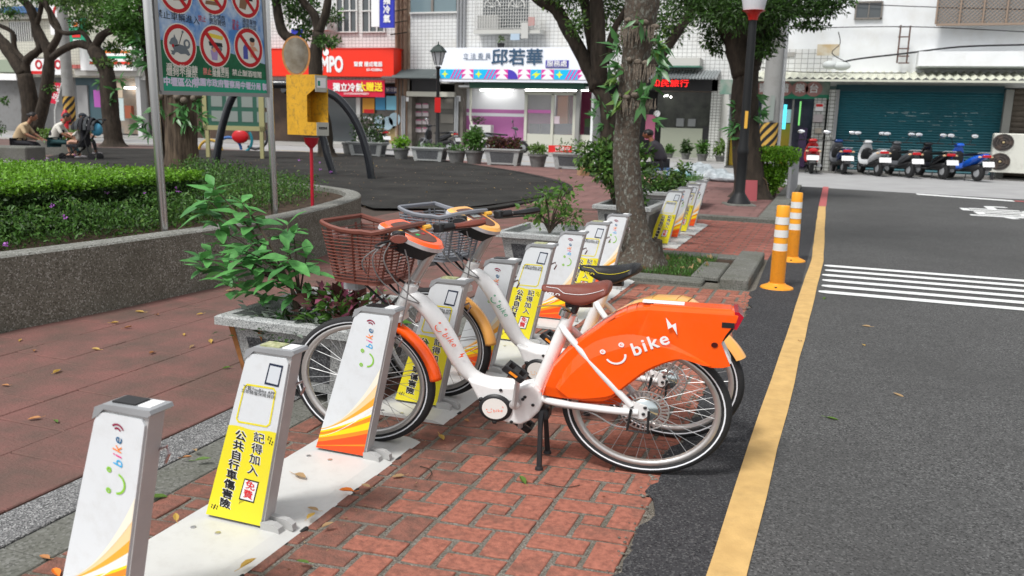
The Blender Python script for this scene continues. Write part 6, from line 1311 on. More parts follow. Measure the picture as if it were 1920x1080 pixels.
# utility poles with hazard stripes
def pole(label, px, py, r, h, z0, z1, Yd=None, seed=0):
    g = S(px, py) if Yd is None else Vector((VY(px, py, Yd).x, Yd, 0)); t = thing('utility_pole', label, 'pole', (g.x, g.y, 0), 0); m = MB(); m.lathe([(r, 0), (r * .8, h)], 18); m.build('pole', M('pole_concrete', (.27, .27, .26), .85, dirt=.4, dscale=2), t, smooth=True)
    m = MB(); n = 18
    m.lathe([(r * 1.01, z0), (r * 1.01 - .005, z1)], n); m.build('yellow_wrap', M('hazard_yellow', (.50, .30, .06), .6, dirt=.4, dscale=6), t, smooth=True)
    for s_ in range(7):
        m = MB(); hh = (z1 - z0) / 7.5; zz = z0 - 1.0 + s_ * hh * 2.1; v = []
        for i in range(n + 1):
            a = -PI + 2 * PI * i / n; lo = zz + 1.7 * i / n; v += [(r * 1.016 * math.cos(a), r * 1.016 * math.sin(a), min(z1, max(z0, lo))), (r * 1.016 * math.cos(a), r * 1.016 * math.sin(a), min(z1, max(z0, lo + hh)))]
        m.add(v, [(2 * i, 2 * i + 2, 2 * i + 3, 2 * i + 1) for i in range(n)]); m.build('hazard_stripe', INK, t)
    return t
up = pole('grey concrete utility pole with black and yellow stripes behind the clipped shrub', 1437, 300, .26, 9, .45, 1.45, 26.0)
m = MB(); m.box(.0, .12, -.30, -.27, 1.5, 2.2); m.build('posted_bill', M('paper', (1, 1, 1)), up)
for dx in (.28, .33): m = MB(); m.tube([(dx, 0, 0), (dx - .05, 0, 8)], .025, 6); m.build('conduit', GREYP, up)
pole('pale utility pole with black and yellow stripes at the far left', 134, 262, .26, 9, .6, 1.9, 31)
g = Vector((VY(124, 235, 30.5).x, 30.5, 0)); h_ = thing('fire_hydrant', 'red fire hydrant beside the far left pole', 'hydrant', (g.x, g.y, 0)); m = MB(); m.lathe([(.16, 0), (.13, .06), (.11, .1), (.11, .95), (.17, .98), (.17, 1.05), (.1, 1.2), (.03, 1.3)], 14); m.build('body', M('hydrant_red', (.5, .02, .03), .4), h_, smooth=True); m = MB(); m.tube([(-.24, 0, .8), (.24, 0, .8)], .07, 10); m.build('outlets', M('hydrant_red', (1, 1, 1)), h_)
# stone seats at the left
g = S(20, 308); m = MB(); m.box(-2.4, .62, -.1, .75, 0, .42, bev=.03); o = m.build('stone_bench', CONC); o.location = (g.x, g.y - .2, 0); o.rotation_euler = (0, 0, YAW); tag(o, 'low concrete bench carrying the two seated people', 'bench')
g = S(115, 292); pb = thing('low_planter', 'concrete planter wall with yellow green shrubs behind the stroller', 'planter', (g.x, g.y, 0), YAW); m = MB(); m.box(-.7, .6, 0, .6, 0, .42, bev=.02); m.build('wall', CONC, pb); leaf_obj('foliage', [(scatter_box(rs(5), 900, -.7, .6, .0, .6, .38, .72, .1, .5, .6), LF_LIGHT)], pb)
g = S(0, 262); hb = thing('far_hedge', 'dark hedge strip at the far left edge', 'hedge', (g.x, g.y - 3, 0), YAW); leaf_obj('foliage', [(scatter_box(rs(6), 5000, -1.5, 1.0, 0, 1, .1, 1.3, .1, .5, .6), LF_DARK)], hb)
# ------------------------------------------------------------------ people
def skinmesh(name, joints, bones, mat, par=None, sub=2):
    """one continuous skinned body: joints {name: (x, y, z, r)}"""
    ks = list(joints); me = bpy.data.meshes.new(name); me.from_pydata([joints[k][:3] for k in ks], [(ks.index(a), ks.index(b)) for a, b in bones], [])
    o = bpy.data.objects.new(name, me); COL.objects.link(o)
    if par: o.parent = par
    sk = o.modifiers.new('skin', 'SKIN'); 
    if not me.skin_vertices: me.skin_vertices.new() if hasattr(me.skin_vertices, 'new') else None
    sk.use_smooth_shade = True
    for i, k in enumerate(ks):
        r = joints[k][3]; r = r if isinstance(r, tuple) else (r, r); me.skin_vertices[0].data[i].radius = r; me.skin_vertices[0].data[i].use_root = (i == 0)
    ss = o.modifiers.new('sub', 'SUBSURF'); ss.levels = ss.render_levels = sub; me.materials.append(mat)
    return o
SKIN = M('skin_tan', (.30, .14, .085), .55, var=.08, vscale=12); SKINL = M('skin_light', (.48, .27, .19), .55); HAIR = M('hair_black', (.012, .010, .010), .5)
def head(par, c, r, facing, skin, cap=None, hair=True, bun=False, tilt=0):
    """head with face; facing is an angle about z (0 looks to +x)"""
    h = bpy.data.objects.new('head', None); COL.objects.link(h); h.parent = par; h.location = c; h.rotation_euler = (0, tilt, facing)
    m = MB(); m.ball((0, 0, 0), (r * 1.0, r * .80, r * 1.18), 16, 12); m.ball((r * .35, 0, -r * .55), (r * .62, r * .58, r * .62), 12, 8); m.ball((r * 1.02, 0, -r * .15), (r * .22, r * .14, r * .26), 8, 6)
    for s in (-1, 1): m.ball((0, s * r * .82, -r * .1), (r * .18, r * .10, r * .28), 8, 6)
    m.build('face', skin, h, smooth=True)
    m = MB(); 
    for s in (-1, 1): m.ball((r * .90, s * r * .30, r * .10), (r * .08, r * .12, r * .07), 6, 4)
    m.build('eyes', HAIR, h); m = MB(); m.ball((r * .93, 0, -r * .55), (r * .08, r * .24, r * .05), 6, 4); m.build('mouth', M('lip', (.25, .07, .06), .5), h)
    m = MB(); m.ball((-r * .14, 0, r * .22), (r * 1.03, r * .90, r * 1.06), 16, 10)
    if bun: m.ball((-r * 1.15, 0, r * .15), r * .42, 10, 7)
    if hair: m.build('hair', HAIR, h, smooth=True)
    if cap: m = MB(); m.ball((0, 0, r * .55), (r * 1.02, r * .92, r * .65), 14, 8); m.box(r * .6, r * 1.7, -r * .6, r * .6, r * .48, r * .58); m.build('cap', cap, h, smooth=True)
def hand(m, c, d, s=1.0):
    """palm with four bent fingers and a thumb; c wrist, d direction"""
    c = Vector(c); d = Vector(d).normalized(); side = d.cross(Vector((0, 0, 1))).normalized(); up = side.cross(d); pc = c + d * .045 * s
    m.tube([c, c + d * .04 * s, c + d * .085 * s], [.022 * s, .036 * s, .034 * s], 8, sq=(.55, 1))
    for i, (o, L) in enumerate(((-.026, .062), (-.009, .072), (.009, .068), (.025, .052))): b = c + d * .085 * s + side * o * s; m.tube([b, b + d * L * .5 * s - up * .006 * s, b + d * L * .85 * s - up * .026 * s], [.0095 * s, .009 * s, .007 * s], 6)
    b = c + d * .03 * s + side * .034 * s; m.tube([b, b + side * .03 * s + d * .02 * s, b + side * .035 * s + d * .05 * s - up * .01 * s], [.012 * s, .011 * s, .008 * s], 6)
def seated(label, g, rz, shirt, pants, skin, sc=(1, 1, .84), seat=.45, lean=.18, cap=None, vest=None, bun=False, armang=0, feet=None, shoes=None, fx=0.0):
    """looks to +x; knees bent over the seat edge"""
    t = thing('person', label, 'person', (g[0], g[1], 0), rz, None, sc); L = lean
    J = {'pelvis': (0, 0, seat + .10, (.15, .17)), 'belly': (.04 + L * .3, 0, seat + .28, (.145, .165)), 'chest': (.02 + L * .9, 0, seat + .48, (.14, .185)), 'neckb': (L * 1.2, 0, seat + .62, (.07, .09)), 'neck': (.03 + L * 1.4, 0, seat + .70, .052)}
    B = [('pelvis', 'belly'), ('belly', 'chest'), ('chest', 'neckb'), ('neckb', 'neck')]
    for s, n in ((-1, 'l'), (1, 'r')):
        J['sh' + n] = (L * 1.0, s * .17, seat + .57, .068); J['el' + n] = (L * 1.0 + .12, s * .23, seat + .33, .047); B += [('chest', 'sh' + n), ('sh' + n, 'el' + n)]
    skinmesh('shirt', J, B, shirt, t)
    J = {'pelvis': (0, 0, seat + .09, (.155, .16))}; B = []
    for s, n in ((-1, 'l'), (1, 'r')):
        J['hip' + n] = (.04, s * .09, seat + .07, .095); J['knee' + n] = (.46, s * (.12), seat + .05, .068); J['an' + n] = (.46 + fx + (.06 if s > 0 else -.04), s * .12, .14, .05); B += [('pelvis', 'hip' + n), ('hip' + n, 'knee' + n), ('knee' + n, 'an' + n)]
    skinmesh('trousers', J, B, pants, t)
    for s in (-1, 1):
        m = MB(); a = (L + .12, s * .23, seat + .34); w = (L + .34, s * (.15 - .02), seat + .20 + armang); m.tube(smooth([a, (L + .24, s * .2, seat + .26), w], 3), [.043, .042, .040, .036, .032, .030, .028], 10); hand(m, w, (.9, -s * .15, -.25)); m.build('arm', skin, t, smooth=True); m = MB(); m.tube([(.46 + fx + (.06 if s > 0 else -.04), s * .12, .17), (.46 + fx + (.06 if s > 0 else -.04), s * .12, .05)], [.042, .036], 8); m.build('ankle', skin, t, smooth=True)
    m = MB(); m.tube([(.03 + L * 1.35, 0, seat + .66), (.06 + L * 1.5, 0, seat + .78)], .05, 10); m.build('neck', skin, t, smooth=True)
    head(t, (.09 + L * 1.6, 0, seat + .86), .105, 0, skin, cap, True, bun, .25)
    for s in (-1, 1): x = .46 + fx + (.06 if s > 0 else -.04); m = MB(); m.ball((x + .06, s * .12, .045), (.135, .05, .05), 10, 6); m.build('shoe', shoes or M('shoe_grey', (.25, .23, .24), .6), t, smooth=True)
    if vest:
        J = {'a': (.0, 0, seat + .16, (.158, .185)), 'b': (.02 + L * .5, 0, seat + .34, (.155, .185)), 'c': (.0 + L, 0, seat + .54, (.14, .19))}; skinmesh('vest', J, [('a', 'b'), ('b', 'c')], vest, t)
    return t
TAN = M('cloth_tan', (.48, .36, .22), .85, var=.1, vscale=20); BLKC = M('cloth_black', (.016, .016, .02), .85); TEAL = M('cloth_teal', (.02, .06, .065), .85, var=.2, vscale=14); WHC = M('cloth_white', (.6, .58, .52), .85); CHAR = M('cloth_charcoal', (.028, .025, .032), .85, var=.1, vscale=10)
g = S(34, 300); seated('seated woman in a tan shirt and black trousers with tied black hair', (g.x, g.y), YAW + .1, TAN, BLKC, SKIN, bun=True, lean=.22, shoes=M('shoe_lilac', (.45, .36, .45), .6))
g = S(66, 297); seated('seated older man in a black waistcoat over a white shirt and teal trousers', (g.x + .1, g.y + .5), YAW + .15, WHC, TEAL, SKIN, vest=BLKC, lean=.2, fx=.1)
g = S(52, 290); seated('person in a dark cap sitting behind the seated couple', (g.x + .55, g.y + 1.2), YAW, CHAR, BLKC, SKIN, cap=M('cap_navy', (.015, .02, .03), .7), lean=.1)
g = S(1240, 341); seated('heavy set man in a sleeveless charcoal shirt sitting with his back half turned', (g.x, g.y), YAW + PI - .5, CHAR, BLKC, M('skin_brown', (.22, .085, .045), .5), sc=(1.12, 1.3, .86), seat=.40, lean=.16)
m = MB(); m.box(-.2, .2, -.2, .2, .28, .33, bev=.01); 
for a, b in ((-.17, -.17), (.17, -.17), (-.17, .17), (.17, .17)): m.tube([(a, b, .28), (a, b, 0)], .018, 6)
o = m.build('stool', M('stool_blue', (.05, .10, .2), .5)); o.location = (g.x, g.y, 0); tag(o, 'low stool under the seated man near the trunk', 'stool')
# child in a stroller
g = S(150, 300); k = K(g); st_ = thing('stroller', 'black baby stroller with ribbed hood and a blue bag hung behind', 'stroller', (g.x, g.y, 0), YAW); q = lambda px, py: (LP(px, py, g)[0], LP(px, py, g)[1])
m = MB()
for s in (-.22, .22):
    for pp in ([(178, 228), (166, 262), (178, 300)], [(160, 262), (140, 290), (128, 302)], [(188, 226), (150, 280), (118, 298)]): m.tube([(q(*p)[0], s, max(.06, q(*p)[1])) for p in pp], .016, 6)
m.tube([(q(188, 226)[0], -.22, q(188, 226)[1]), (q(192, 224)[0], -.2, q(192, 224)[1]), (q(192, 224)[0], .2, q(192, 224)[1]), (q(188, 226)[0], .22, q(188, 226)[1])], .018, 6); m.build('frame', DARK, st_, smooth=True)
for px, s in ((180, -.24), (180, .24), (125, -.2), (125, .2)): m = MB(); m.lathe([(.03, -.02), (.09, -.02), (.10, 0), (.09, .02), (.03, .02)], 14, T=Tr(q(px, 300)[0], s, .09) @ Matrix.Rotation(PI / 2, 4, 'X')); m.build('wheel', BLACK, st_, smooth=True)
hc = q(165, 240)
for i in range(6): m = MB(); a = -.9 + i * .34; m.tube([(hc[0] - .02 + .34 * math.sin(a) * 1.0, .24 * math.cos(t), hc[1] - .05 + .34 * math.cos(a) * 1 * math.sin(t)) for t in [PI * j / 8 for j in range(9)]], .045, 6, sq=(.5, 1)); m.build('hood_rib', M('hood_cloth', (.05, .055, .06), .8, var=.5, vscale=9) if i % 2 else BLKC, st_, smooth=True)
m = MB(); sx, sz = q(150, 272); m.box(sx - .28, sx + .15, -.2, .2, sz - .05, sz + .02, bev=.02); m.box(sx + .12, sx + .2, -.2, .2, sz, sz + .5, bev=.02); m.build('seat', BLKC, st_)
m = MB(); bx_, bz_ = q(182, 243); m.ball((bx_, 0, bz_), (.13, .16, .17), 12, 8); m.build('blue_bag', M('bag_sky', (.08, .32, .48), .6), st_, smooth=True)
ch = thing('person', 'small child in a white top sitting in the stroller', 'person', (g.x, g.y, 0), YAW, None, None); ch['group'] = ''; del ch['group']
J = {'p': (sx, 0, sz + .08, .10), 'c': (sx + .0, 0, sz + .26, (.10, .12)), 'n': (sx - .01, 0, sz + .38, .045), 'sl': (sx - .02, -.11, sz + .32, .045), 'sr': (sx - .02, .11, sz + .32, .045), 'el': (sx - .10, -.15, sz + .24, .035), 'er': (sx - .10, .15, sz + .24, .035)}
skinmesh('top', J, [('p', 'c'), ('c', 'n'), ('c', 'sl'), ('c', 'sr'), ('sl', 'el'), ('sr', 'er')], WHC, ch)
for s in (-1, 1): 
    m = MB(); m.tube([(sx - .10, s * .15, sz + .24), (sx - .25, s * .08, sz + .30)], [.03, .024], 8); hand(m, (sx - .25, s * .08, sz + .30), (-1, 0, .2), .6); m.build('arm', SKINL, ch, smooth=True); m = MB(); m.tube(smooth([(sx - .02, s * .07, sz + .08), (sx - .25, s * .09, sz + .06), (sx - .20 + .03 * s, s * .09, sz - .22)], 3), [.06, .058, .055, .05, .042, .036, .03], 8); m.ball((sx - .24 + .03 * s, s * .09, sz - .26), (.08, .03, .03), 8, 5); m.build('leg', SKINL, ch, smooth=True)
head(ch, (sx - .02, 0, sz + .50), .10, PI, SKINL)
# ------------------------------------------------------------------ scooters
def scooter(label, px, py, rz, paint, paint2, mirrors=True, seatc=BLKL, loc=None, sc=(1.22, 1.04, .95), group='scooters parked at the roadside'):
    g = S(px, py) if loc is None else loc; t = thing('motor_scooter', label, 'scooter', (g[0], g[1], 0), rz, group, sc)
    PX_ = Matrix.Rotation(PI / 2, 4, 'Y')
    for y, nm in ((.22, 'rear_wheel'), (1.42, 'front_wheel')):
        m = MB(); m.lathe([(.13, -.045), (.20, -.05), (.235, -.03), (.24, 0), (.235, .03), (.20, .05), (.13, .045)], 22, T=Tr(0, y, .24) @ PX_); m.build(nm, RUBBER, t, smooth=True)
        m = MB(); m.lathe([(.02, -.052), (.12, -.046), (.13, -.03)], 14, T=Tr(0, y, .24) @ PX_); m.lathe([(.13, .03), (.12, .046), (.02, .052)], 14, T=Tr(0, y, .24) @ PX_); m.build('wheel_rim', GREYP, t, smooth=True)
    # tail body: tapered shell
    def shell(secs, nm, mat, sub=2):
        m = MB(); n = 8; v = []
        for (y, z, w, h) in secs:
            for j in range(n): a = 2 * PI * j / n + PI / 8; v.append((w * math.copysign(abs(math.cos(a)) ** .7, math.cos(a)), y, z + h * math.copysign(abs(math.sin(a)) ** .8, math.sin(a))))
        k = len(secs); m.add(v, [(i * n + j, i * n + (j + 1) % n, (i + 1) * n + (j + 1) % n, (i + 1) * n + j) for i in range(k - 1) for j in range(n)] + [tuple(range(n - 1, -1, -1)), tuple((k - 1) * n + j for j in range(n))])
        o = m.build(nm, mat, t, smooth=True, auto=False); s_ = o.modifiers.new('s', 'SUBSURF'); s_.levels = s_.render_levels = sub; return o
    shell([(-.06, .76, .05, .035), (.0, .74, .11, .07), (.18, .67, .155, .11), (.45, .56, .165, .14), (.68, .46, .13, .14), (.80, .42, .09, .10)], 'tail_cowl', paint)
    shell([(.10, .42, .07, .09), (.3, .38, .12, .13), (.62, .33, .13, .10), (.85, .30, .11, .04)], 'engine_cover', BLACK, 1)
    shell([(.02, .80, .07, .02), (.15, .80, .13, .035), (.4, .76, .14, .045), (.62, .74, .13, .05), (.82, .73, .09, .045), (.90, .72, .05, .03)], 'seat', seatc)
    m = MB(); m.box(-.16, .16, .80, 1.16, .24, .30, bev=.02); m.build('footboard', BLACK, t)
    shell([(1.10, .32, .17, .05), (1.17, .45, .21, .12), (1.22, .66, .20, .14), (1.16, .86, .14, .10), (1.12, .94, .10, .05)], 'front_shield', paint2)
    shell([(1.17, .52, .17, .16), (1.12, .62, .15, .16), (1.10, .80, .12, .08)], 'inner_panel', BLACK, 1)
    shell([(1.22, .42, .06, .02), (1.32, .50, .075, .04), (1.44, .51, .075, .035), (1.60, .46, .06, .02)], 'front_mudguard', paint2, 1)
    m = MB()
    for s in (-1, 1): m.tube([(s * .07, 1.20, .62), (s * .075, 1.42, .24)], .022, 6)
    m.build('fork', GREYP, t)
    shell([(1.05, 1.0, .10, .04), (1.12, 1.02, .14, .07), (1.22, .98, .10, .07), (1.26, .96, .06, .04)], 'headset', paint)
    m = MB(); m.tube([(-.34, 1.02, 1.02), (-.2, 1.08, 1.03), (0, 1.1, 1.03), (.2, 1.08, 1.03), (.34, 1.02, 1.02)], .018, 8); m.build('handlebar', BLACK, t, smooth=True)
    if mirrors:
        for s in (-1, 1):
            m = MB(); m.tube([(s * .2, 1.08, 1.04), (s * .25, 1.07, 1.17), (s * .29, 1.05, 1.24)], .009, 5); m.ball((s * .30, 1.05, 1.28), (.095, .025, .065), 12, 6); mr = m.build('mirror', BLACK, t, smooth=True)
            m = MB(); m.ball((s * .30, 1.026, 1.28), (.086, .010, .056), 12, 6); m.build('mirror_glass', M('mirror_glass', (.95, .97, 1), .03, 1.0), mr, smooth=True)
    m = MB(); m.box(-.10, .10, -.085, -.03, .69, .76, bev=.015); m.build('tail_light', RED, t)
    for s in (-1, 1): m = MB(); m.ball((s * .14, -.01, .70), (.045, .04, .03), 8, 5); m.build('turn_signal', M('signal_clear', (.6, .42, .25), .2), t, smooth=True)
    m = MB(); m.prism([(-.02, .62), (-.10, .60), (-.2, .34), (-.14, .32), (-.04, .5)], -.07, .07, 'x'); m.build('rear_fender', BLACK, t)
    m = MB(); T = Tr(0, -.15, .50) @ Matrix.Rotation(-.28, 4, 'X'); m.box(-.14, .14, -.012, -.004, -.075, .075, T=T); m.build('number_plate', PWHITE, t)
    m = MB(); m.tube([(.17, .15, .26), (.17, .42, .26), (.13, .62, .24)], [.055, .055, .03], 10); m.build('exhaust', GREYP, t, smooth=True)
    m = MB(); m.tube([(-.1, .55, .2), (-.14, .50, 0)], .014, 6); m.tube([(.1, .55, .2), (.14, .50, 0)], .014, 6); m.build('stand', DARK, t)
    m = MB(); m.tube([(-.12, .12, .80), (-.12, -.02, .82), (.12, -.02, .82), (.12, .12, .80)], .014, 6); m.build('grab_rail', GREYP, t, smooth=True)
    return t
PR = M('paint_red', (.45, .01, .012), .25, coat=.6); PB = M('paint_deep_blue', (.01, .04, .16), .25, coat=.6); PWt = M('paint_pearl', (.62, .63, .64), .25, coat=.6); PK = M('paint_black', (.012, .012, .014), .2, coat=.6); PBB = M('paint_bright_blue', (.01, .10, .55), .25, coat=.6); PG = M('paint_silver', (.13, .135, .145), .3, .4, coat=.5)
scooter('red and white scooter at the left end of the scooter row', 1521, 326, .05, PR, PR)
scooter('dark blue scooter second from the left, seen from behind', 1584, 327, .22, PB, PG)
scooter('white scooter with red tail light third from the left in front of the teal shutter', 1652, 331, 0.36, PWt, PWt)
scooter('grey and black scooter fourth in the row', 1712, 334, 0.40, PG, PG)
scooter('all black scooter second from the right in the row', 1776, 337, 0.43, PK, PK)
scooter('bright blue scooter next to the outdoor air conditioner', 1842, 341, 0.48, PBB, PBB)
scooter('black and silver scooter parked across behind the pots of the far edge', 0, 0, 1.35, PK, PG, loc=(VY(852, 285, 32.2).x, 32.2), sc=(1.2, 1.15, 1.0), group='scooters across the street')
scooter('silver scooter parked nose right before the pink shop wall', 0, 0, -1.2, PG, PG, loc=(VY(905, 285, 33).x, 33), sc=(1.2, 1.15, 1.0), group='scooters across the street')
scooter('white scooter half hidden by the trough with the tall shrub', 0, 0, .9, PK, PWt, loc=(VY(722, 280, 31).x, 31), sc=(1.2, 1.15, 1.0), group='scooters across the street')
# ------------------------------------------------------------------ buildings across the street
TILE = gridmat('white_wall_tile', (.66, .67, .66), (.24, .24, .235), .19, .15, .35, .06, .06, .5, (.42, .38, .31))
TILEC = gridmat('cream_wall_tile', (.55, .54, .46), (.25, .24, .21), .19, .15, .4, .08, .06, .4, (.36, .3, .22))
TILEP = gridmat('pillar_tile', (.50, .51, .48), (.12, .12, .11), .14, .115, .4, .10, .10, .4, (.3, .27, .2))
PLAST = M('white_plaster', (.74, .76, .77), .8, var=.05, vscale=1.2, dirt=.35, dscale=1.3, dcol=(.52, .50, .44))
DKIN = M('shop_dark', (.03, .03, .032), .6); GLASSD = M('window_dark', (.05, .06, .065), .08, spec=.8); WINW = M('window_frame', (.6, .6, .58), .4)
TUBE = M('fluorescent', (1, .98, .93), .5, emit=7)
def RR(px0, py0, px1, py1, Y):
    a = VY((px0 + px1) / 2 if False else px0, (py0 + py1) / 2, Y); b = VY(px1, (py0 + py1) / 2, Y); c = VY((px0 + px1) / 2, py0, Y); d = VY((px0 + px1) / 2, py1, Y)
    return a.x, b.x, d.z, c.z
def bld(name, label, x, Y, cat='building'): return thing(name, label, cat, (x, Y, 0))
class BB:
    """boxes placed on a facade by the sight lines that meet it"""
    def __init__(s, t): s.t = t; s.x, s.y = t.location.x, t.location.y
    def rect(s, nm, mat, px0, py0, px1, py1, out=0.05, dep=0.1, par=None, Y=None, zfix=None):
        x0, x1, z0, z1 = RR(px0, py0, px1, py1, (Y or s.y) - out)
        if zfix: z0 = zfix[0] if zfix[0] is not None else z0; z1 = zfix[1] if zfix[1] is not None else z1
        yy = (Y or s.y) - s.y; m = MB(); m.box(x0 - s.x, x1 - s.x, yy - out, yy - out + dep, z0, z1); o = m.build(nm, mat, s.t)
        if par: o.parent = par
        return o
    def box(s, nm, mat, x0, x1, y0, y1, z0, z1, bev=0):
        m = MB(); m.box(x0 - s.x, x1 - s.x, y0 - s.y, y1 - s.y, z0, z1, bev=bev); return m.build(nm, mat, s.t)
    def txt(s, body, px, py, size, mat, out=.12, b=.0, sx=1, rot=0, nm='lettering', sh=0):
        q = VY(px, py, s.y - out); text(body, size, mat, Tr(q.x - s.x, -out, q.z) @ FACE @ Matrix.Rotation(rot, 4, 'Z'), nm, s.t, bold=b, sx=sx, shear=sh)
Y0 = 36.0
def X0(px, py=200, Y=Y0): return VY(px, py, Y).x
# --- far left shops
t = bld('corner_shops', 'row of pale tiled shops with striped fascia behind the left trees', X0(100), Y0); B = BB(t)
B.box('upper_wall', TILEC, -62, X0(262), Y0, Y0 + 6, 3.0, 10); B.box('lower_wall', M('grey_render', (.20, .20, .20), .8, dirt=.4), -62, X0(262), Y0 + .6, Y0 + 6, 0, 3.0)
B.rect('window', GLASSD, 18, 42, 66, 78, .04, .1); B.rect('blue_awning', M('awning_blue', (.06, .14, .30), .6), 2, 12, 52, 24, .7, .7); B.rect('upper_band', TILEC, -60, 24, 95, 36, .3, .3)
for i in range(12): B.rect('grille_bar', WINW, 20 + i * 4, 40, 21 + i * 4, 78, .35, .05)
B.rect('balcony', TILEC, 0, 78, 90, 110, .5, .5); B.rect('awning_cloth', M('awning_green', (.28, .33, .25), .7), -30, 112, 28, 135, 1.2, 1.2); B.rect('awning_valance', PWHITE, -30, 138, 30, 150, 1.25, .1)
B.rect('shop_sign', PWHITE, 55, 108, 118, 140, .5, .2); 
for px in (72, 108): 
    q = VY(px, 121, Y0 - .52); disc(t, q.x - t.location.x, q.z, .26, .26, -.51, M('sign_mark_red', (.45, .02, .03), .5), 'sign_roundel', .5)
B.rect('sign_base_red', M('sign_red2', (.6, .02, .02), .5), 56, 133, 90, 139, .52, .05)
for i in range(4): B.rect('sign_band_red', M('pinkred', (.55, .15, .13), .5), 118 + i * 9, 121, 126 + i * 9, 128, .4, .1)
B.rect('stripe_sign', PWHITE, 150, 88, 248, 132, .6, .25)
for i, c in enumerate(['#f08028', '#ffffff', '#0b8f5a', '#ffffff', '#e23a28']): B.rect('fascia_stripe', M('stripe_%d' % i, c, .4), 168, 95 + i * 5.2, 246, 99.5 + i * 5.2, .63, .03)
B.rect('hanging_sign', PWHITE, 93, 10, 118, 65, 1.4, .2); B.rect('hanging_sign_green', M('sign_green2', (.02, .3, .17), .4), 117, 34, 158, 85, 1.6, .2); B.rect('sign_patch', PWHITE, 133, 36, 148, 50, 1.63, .03); B.rect('sign_patch', M('patch_orange', (.8, .18, .03), .4), 136, 42, 145, 49, 1.66, .03); B.rect('sign_patch', M('patch_red', (.7, .03, .03), .4), 135, 62, 150, 70, 1.63, .03); B.rect('sign_patch', PWHITE, 137, 74, 152, 80, 1.63, .03)
q = VY(106, 26, Y0 - 1.45); disc(t, q.x - t.location.x, q.z, .3, .42, -1.42, M('sign_mark_red', (1, 1, 1)), 'sign_roundel', .55); q = VY(108, 43, Y0 - 1.45); disc(t, q.x - t.location.x, q.z, .26, .3, -1.42, M('patch_tan', (.45, .3, .25), .4), 'sign_roundel')
B.rect('shutter', M('shutter_slate', (.055, .10, .12), .5), 145, 140, 198, 262, -.5, .1, zfix=(.1, None)); B.rect('door_panel', M('door_grey', (.28, .28, .28), .5), 146, 160, 166, 262, -.4, .1, zfix=(.1, None)); B.rect('purple_banner', M('banner_purple', (.36, .09, .36), .6), 176, 169, 197, 201, .1, .03)
B.rect('shop_opening', M('shop_interior', (.22, .21, .19), .6, col2=(.40, .30, .22), vscale=1.3), 205, 145, 262, 262, -.5, .1, zfix=(.1, None)); B.rect('fascia', M('fascia_grey', (.42, .41, .38), .6), 140, 128, 262, 142, .3, 1.2)
for px in (233, 244): B.rect('ceiling_lamp', TUBE, px, 163, px + 9, 166, -.2, .1)
B.rect('counter', M('wood_red', (.28, .08, .04), .5), 234, 198, 246, 222, .3, .2); B.rect('white_pillar', M('pillar_white', (.55, .56, .56), .5), 256, 130, 264, 262, .1, .4, zfix=(0, None)); B.rect('poster', M('poster_cream', (.55, .45, .33), .5), 217, 155, 229, 183, .15, .03); B.rect('poster', M('poster_pale', (.5, .6, .6), .5), 217, 184, 232, 226, .15, .03)
t2 = bld('banner_flag', 'slanted red banner with white lettering by the left trees', X0(95, 175, 33.5), 33.5, 'banner'); q0, q1, q2, q3 = [VY(px, py, 33.5) for px, py in ((86, 152), (114, 156), (104, 195), (80, 190))]; m = MB(); m.add([(p.x - t2.location.x, 0, p.z) for p in (q3, q2, q1, q0)], [(0, 1, 2, 3)]); m.build('cloth', M('banner_red', (.52, .01, .04), .6), t2); a = VY(115, 155, 33.5); b = VY(102, 207, 33.5); m = MB(); m.tube([(a.x - t2.location.x, .02, a.z), (b.x - t2.location.x, .02, b.z), (b.x - t2.location.x - .1, .02, 0)], .03, 6); m.build('pole', WINW, t2); q = VY(97, 174, 33.4); text('美味\n小吃', .42, PWHITE, Tr(q.x - t2.location.x, -.01, q.z) @ FACE @ Matrix.Rotation(-.2, 4, 'Z'), 'lettering', t2)
# --- appliance shop with the red sign
t = bld('appliance_shop', 'white tiled shop house with a big red sign and posters in the window', X0(690), Y0); B = BB(t)
B.box('upper_wall', TILE, X0(262), X0(752, 100), Y0, Y0 + 6, 2.9, 10); B.box('side_wall', M('stained_wall', (.42, .33, .25), .8, col2=(.2, .10, .06), vscale=1.6, detail=8), X0(741), X0(768), Y0 - .02, Y0 + 6, 0, 10)
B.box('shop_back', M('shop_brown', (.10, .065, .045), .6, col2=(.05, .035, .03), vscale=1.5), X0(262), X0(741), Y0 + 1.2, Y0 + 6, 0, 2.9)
B.rect('glass_front', M('glass_dim', (.10, .085, .075), .1, spec=.8, var=.4, vscale=1.2), 604, 183, 741, 265, -.1, .05, zfix=(.15, None)); B.rect('white_post', WINW, 668, 183, 675, 268, .02, .12, zfix=(0, None)); B.rect('white_post', WINW, 598, 170, 606, 268, .02, .12, zfix=(0, None)); B.rect('glass_dark', GLASSD, 606, 183, 668, 266, 0, .05, zfix=(.1, None)); B.rect('threshold', M('step_grey', (.4, .4, .38), .8), 600, 262, 745, 270, .5, .6, zfix=(0, .12))
sgn = B.rect('red_sign', M('sign_bright_red', (.80, .035, .015), .35), 470, 92, 738, 143, .9, .85); sg2 = B.rect('sign_edge', M('sign_edge_red', (.55, .02, .01), .4), 470, 90, 739, 92.5, .92, .9)
B.txt('TEMPO', 611, 122, .95, PWHITE, .93, .045, .60); B.txt('聲寶 穩成電器', 690, 121, .235, PWHITE, .93, .006, 1.0); B.txt('03-4268866', 702, 131, .17, PWHITE, .93, .004); q = VY(611, 98, Y0 - .93); disc(t, q.x - t.location.x, q.z, .16, .16, -.93, PWHITE, 'sign_dot')
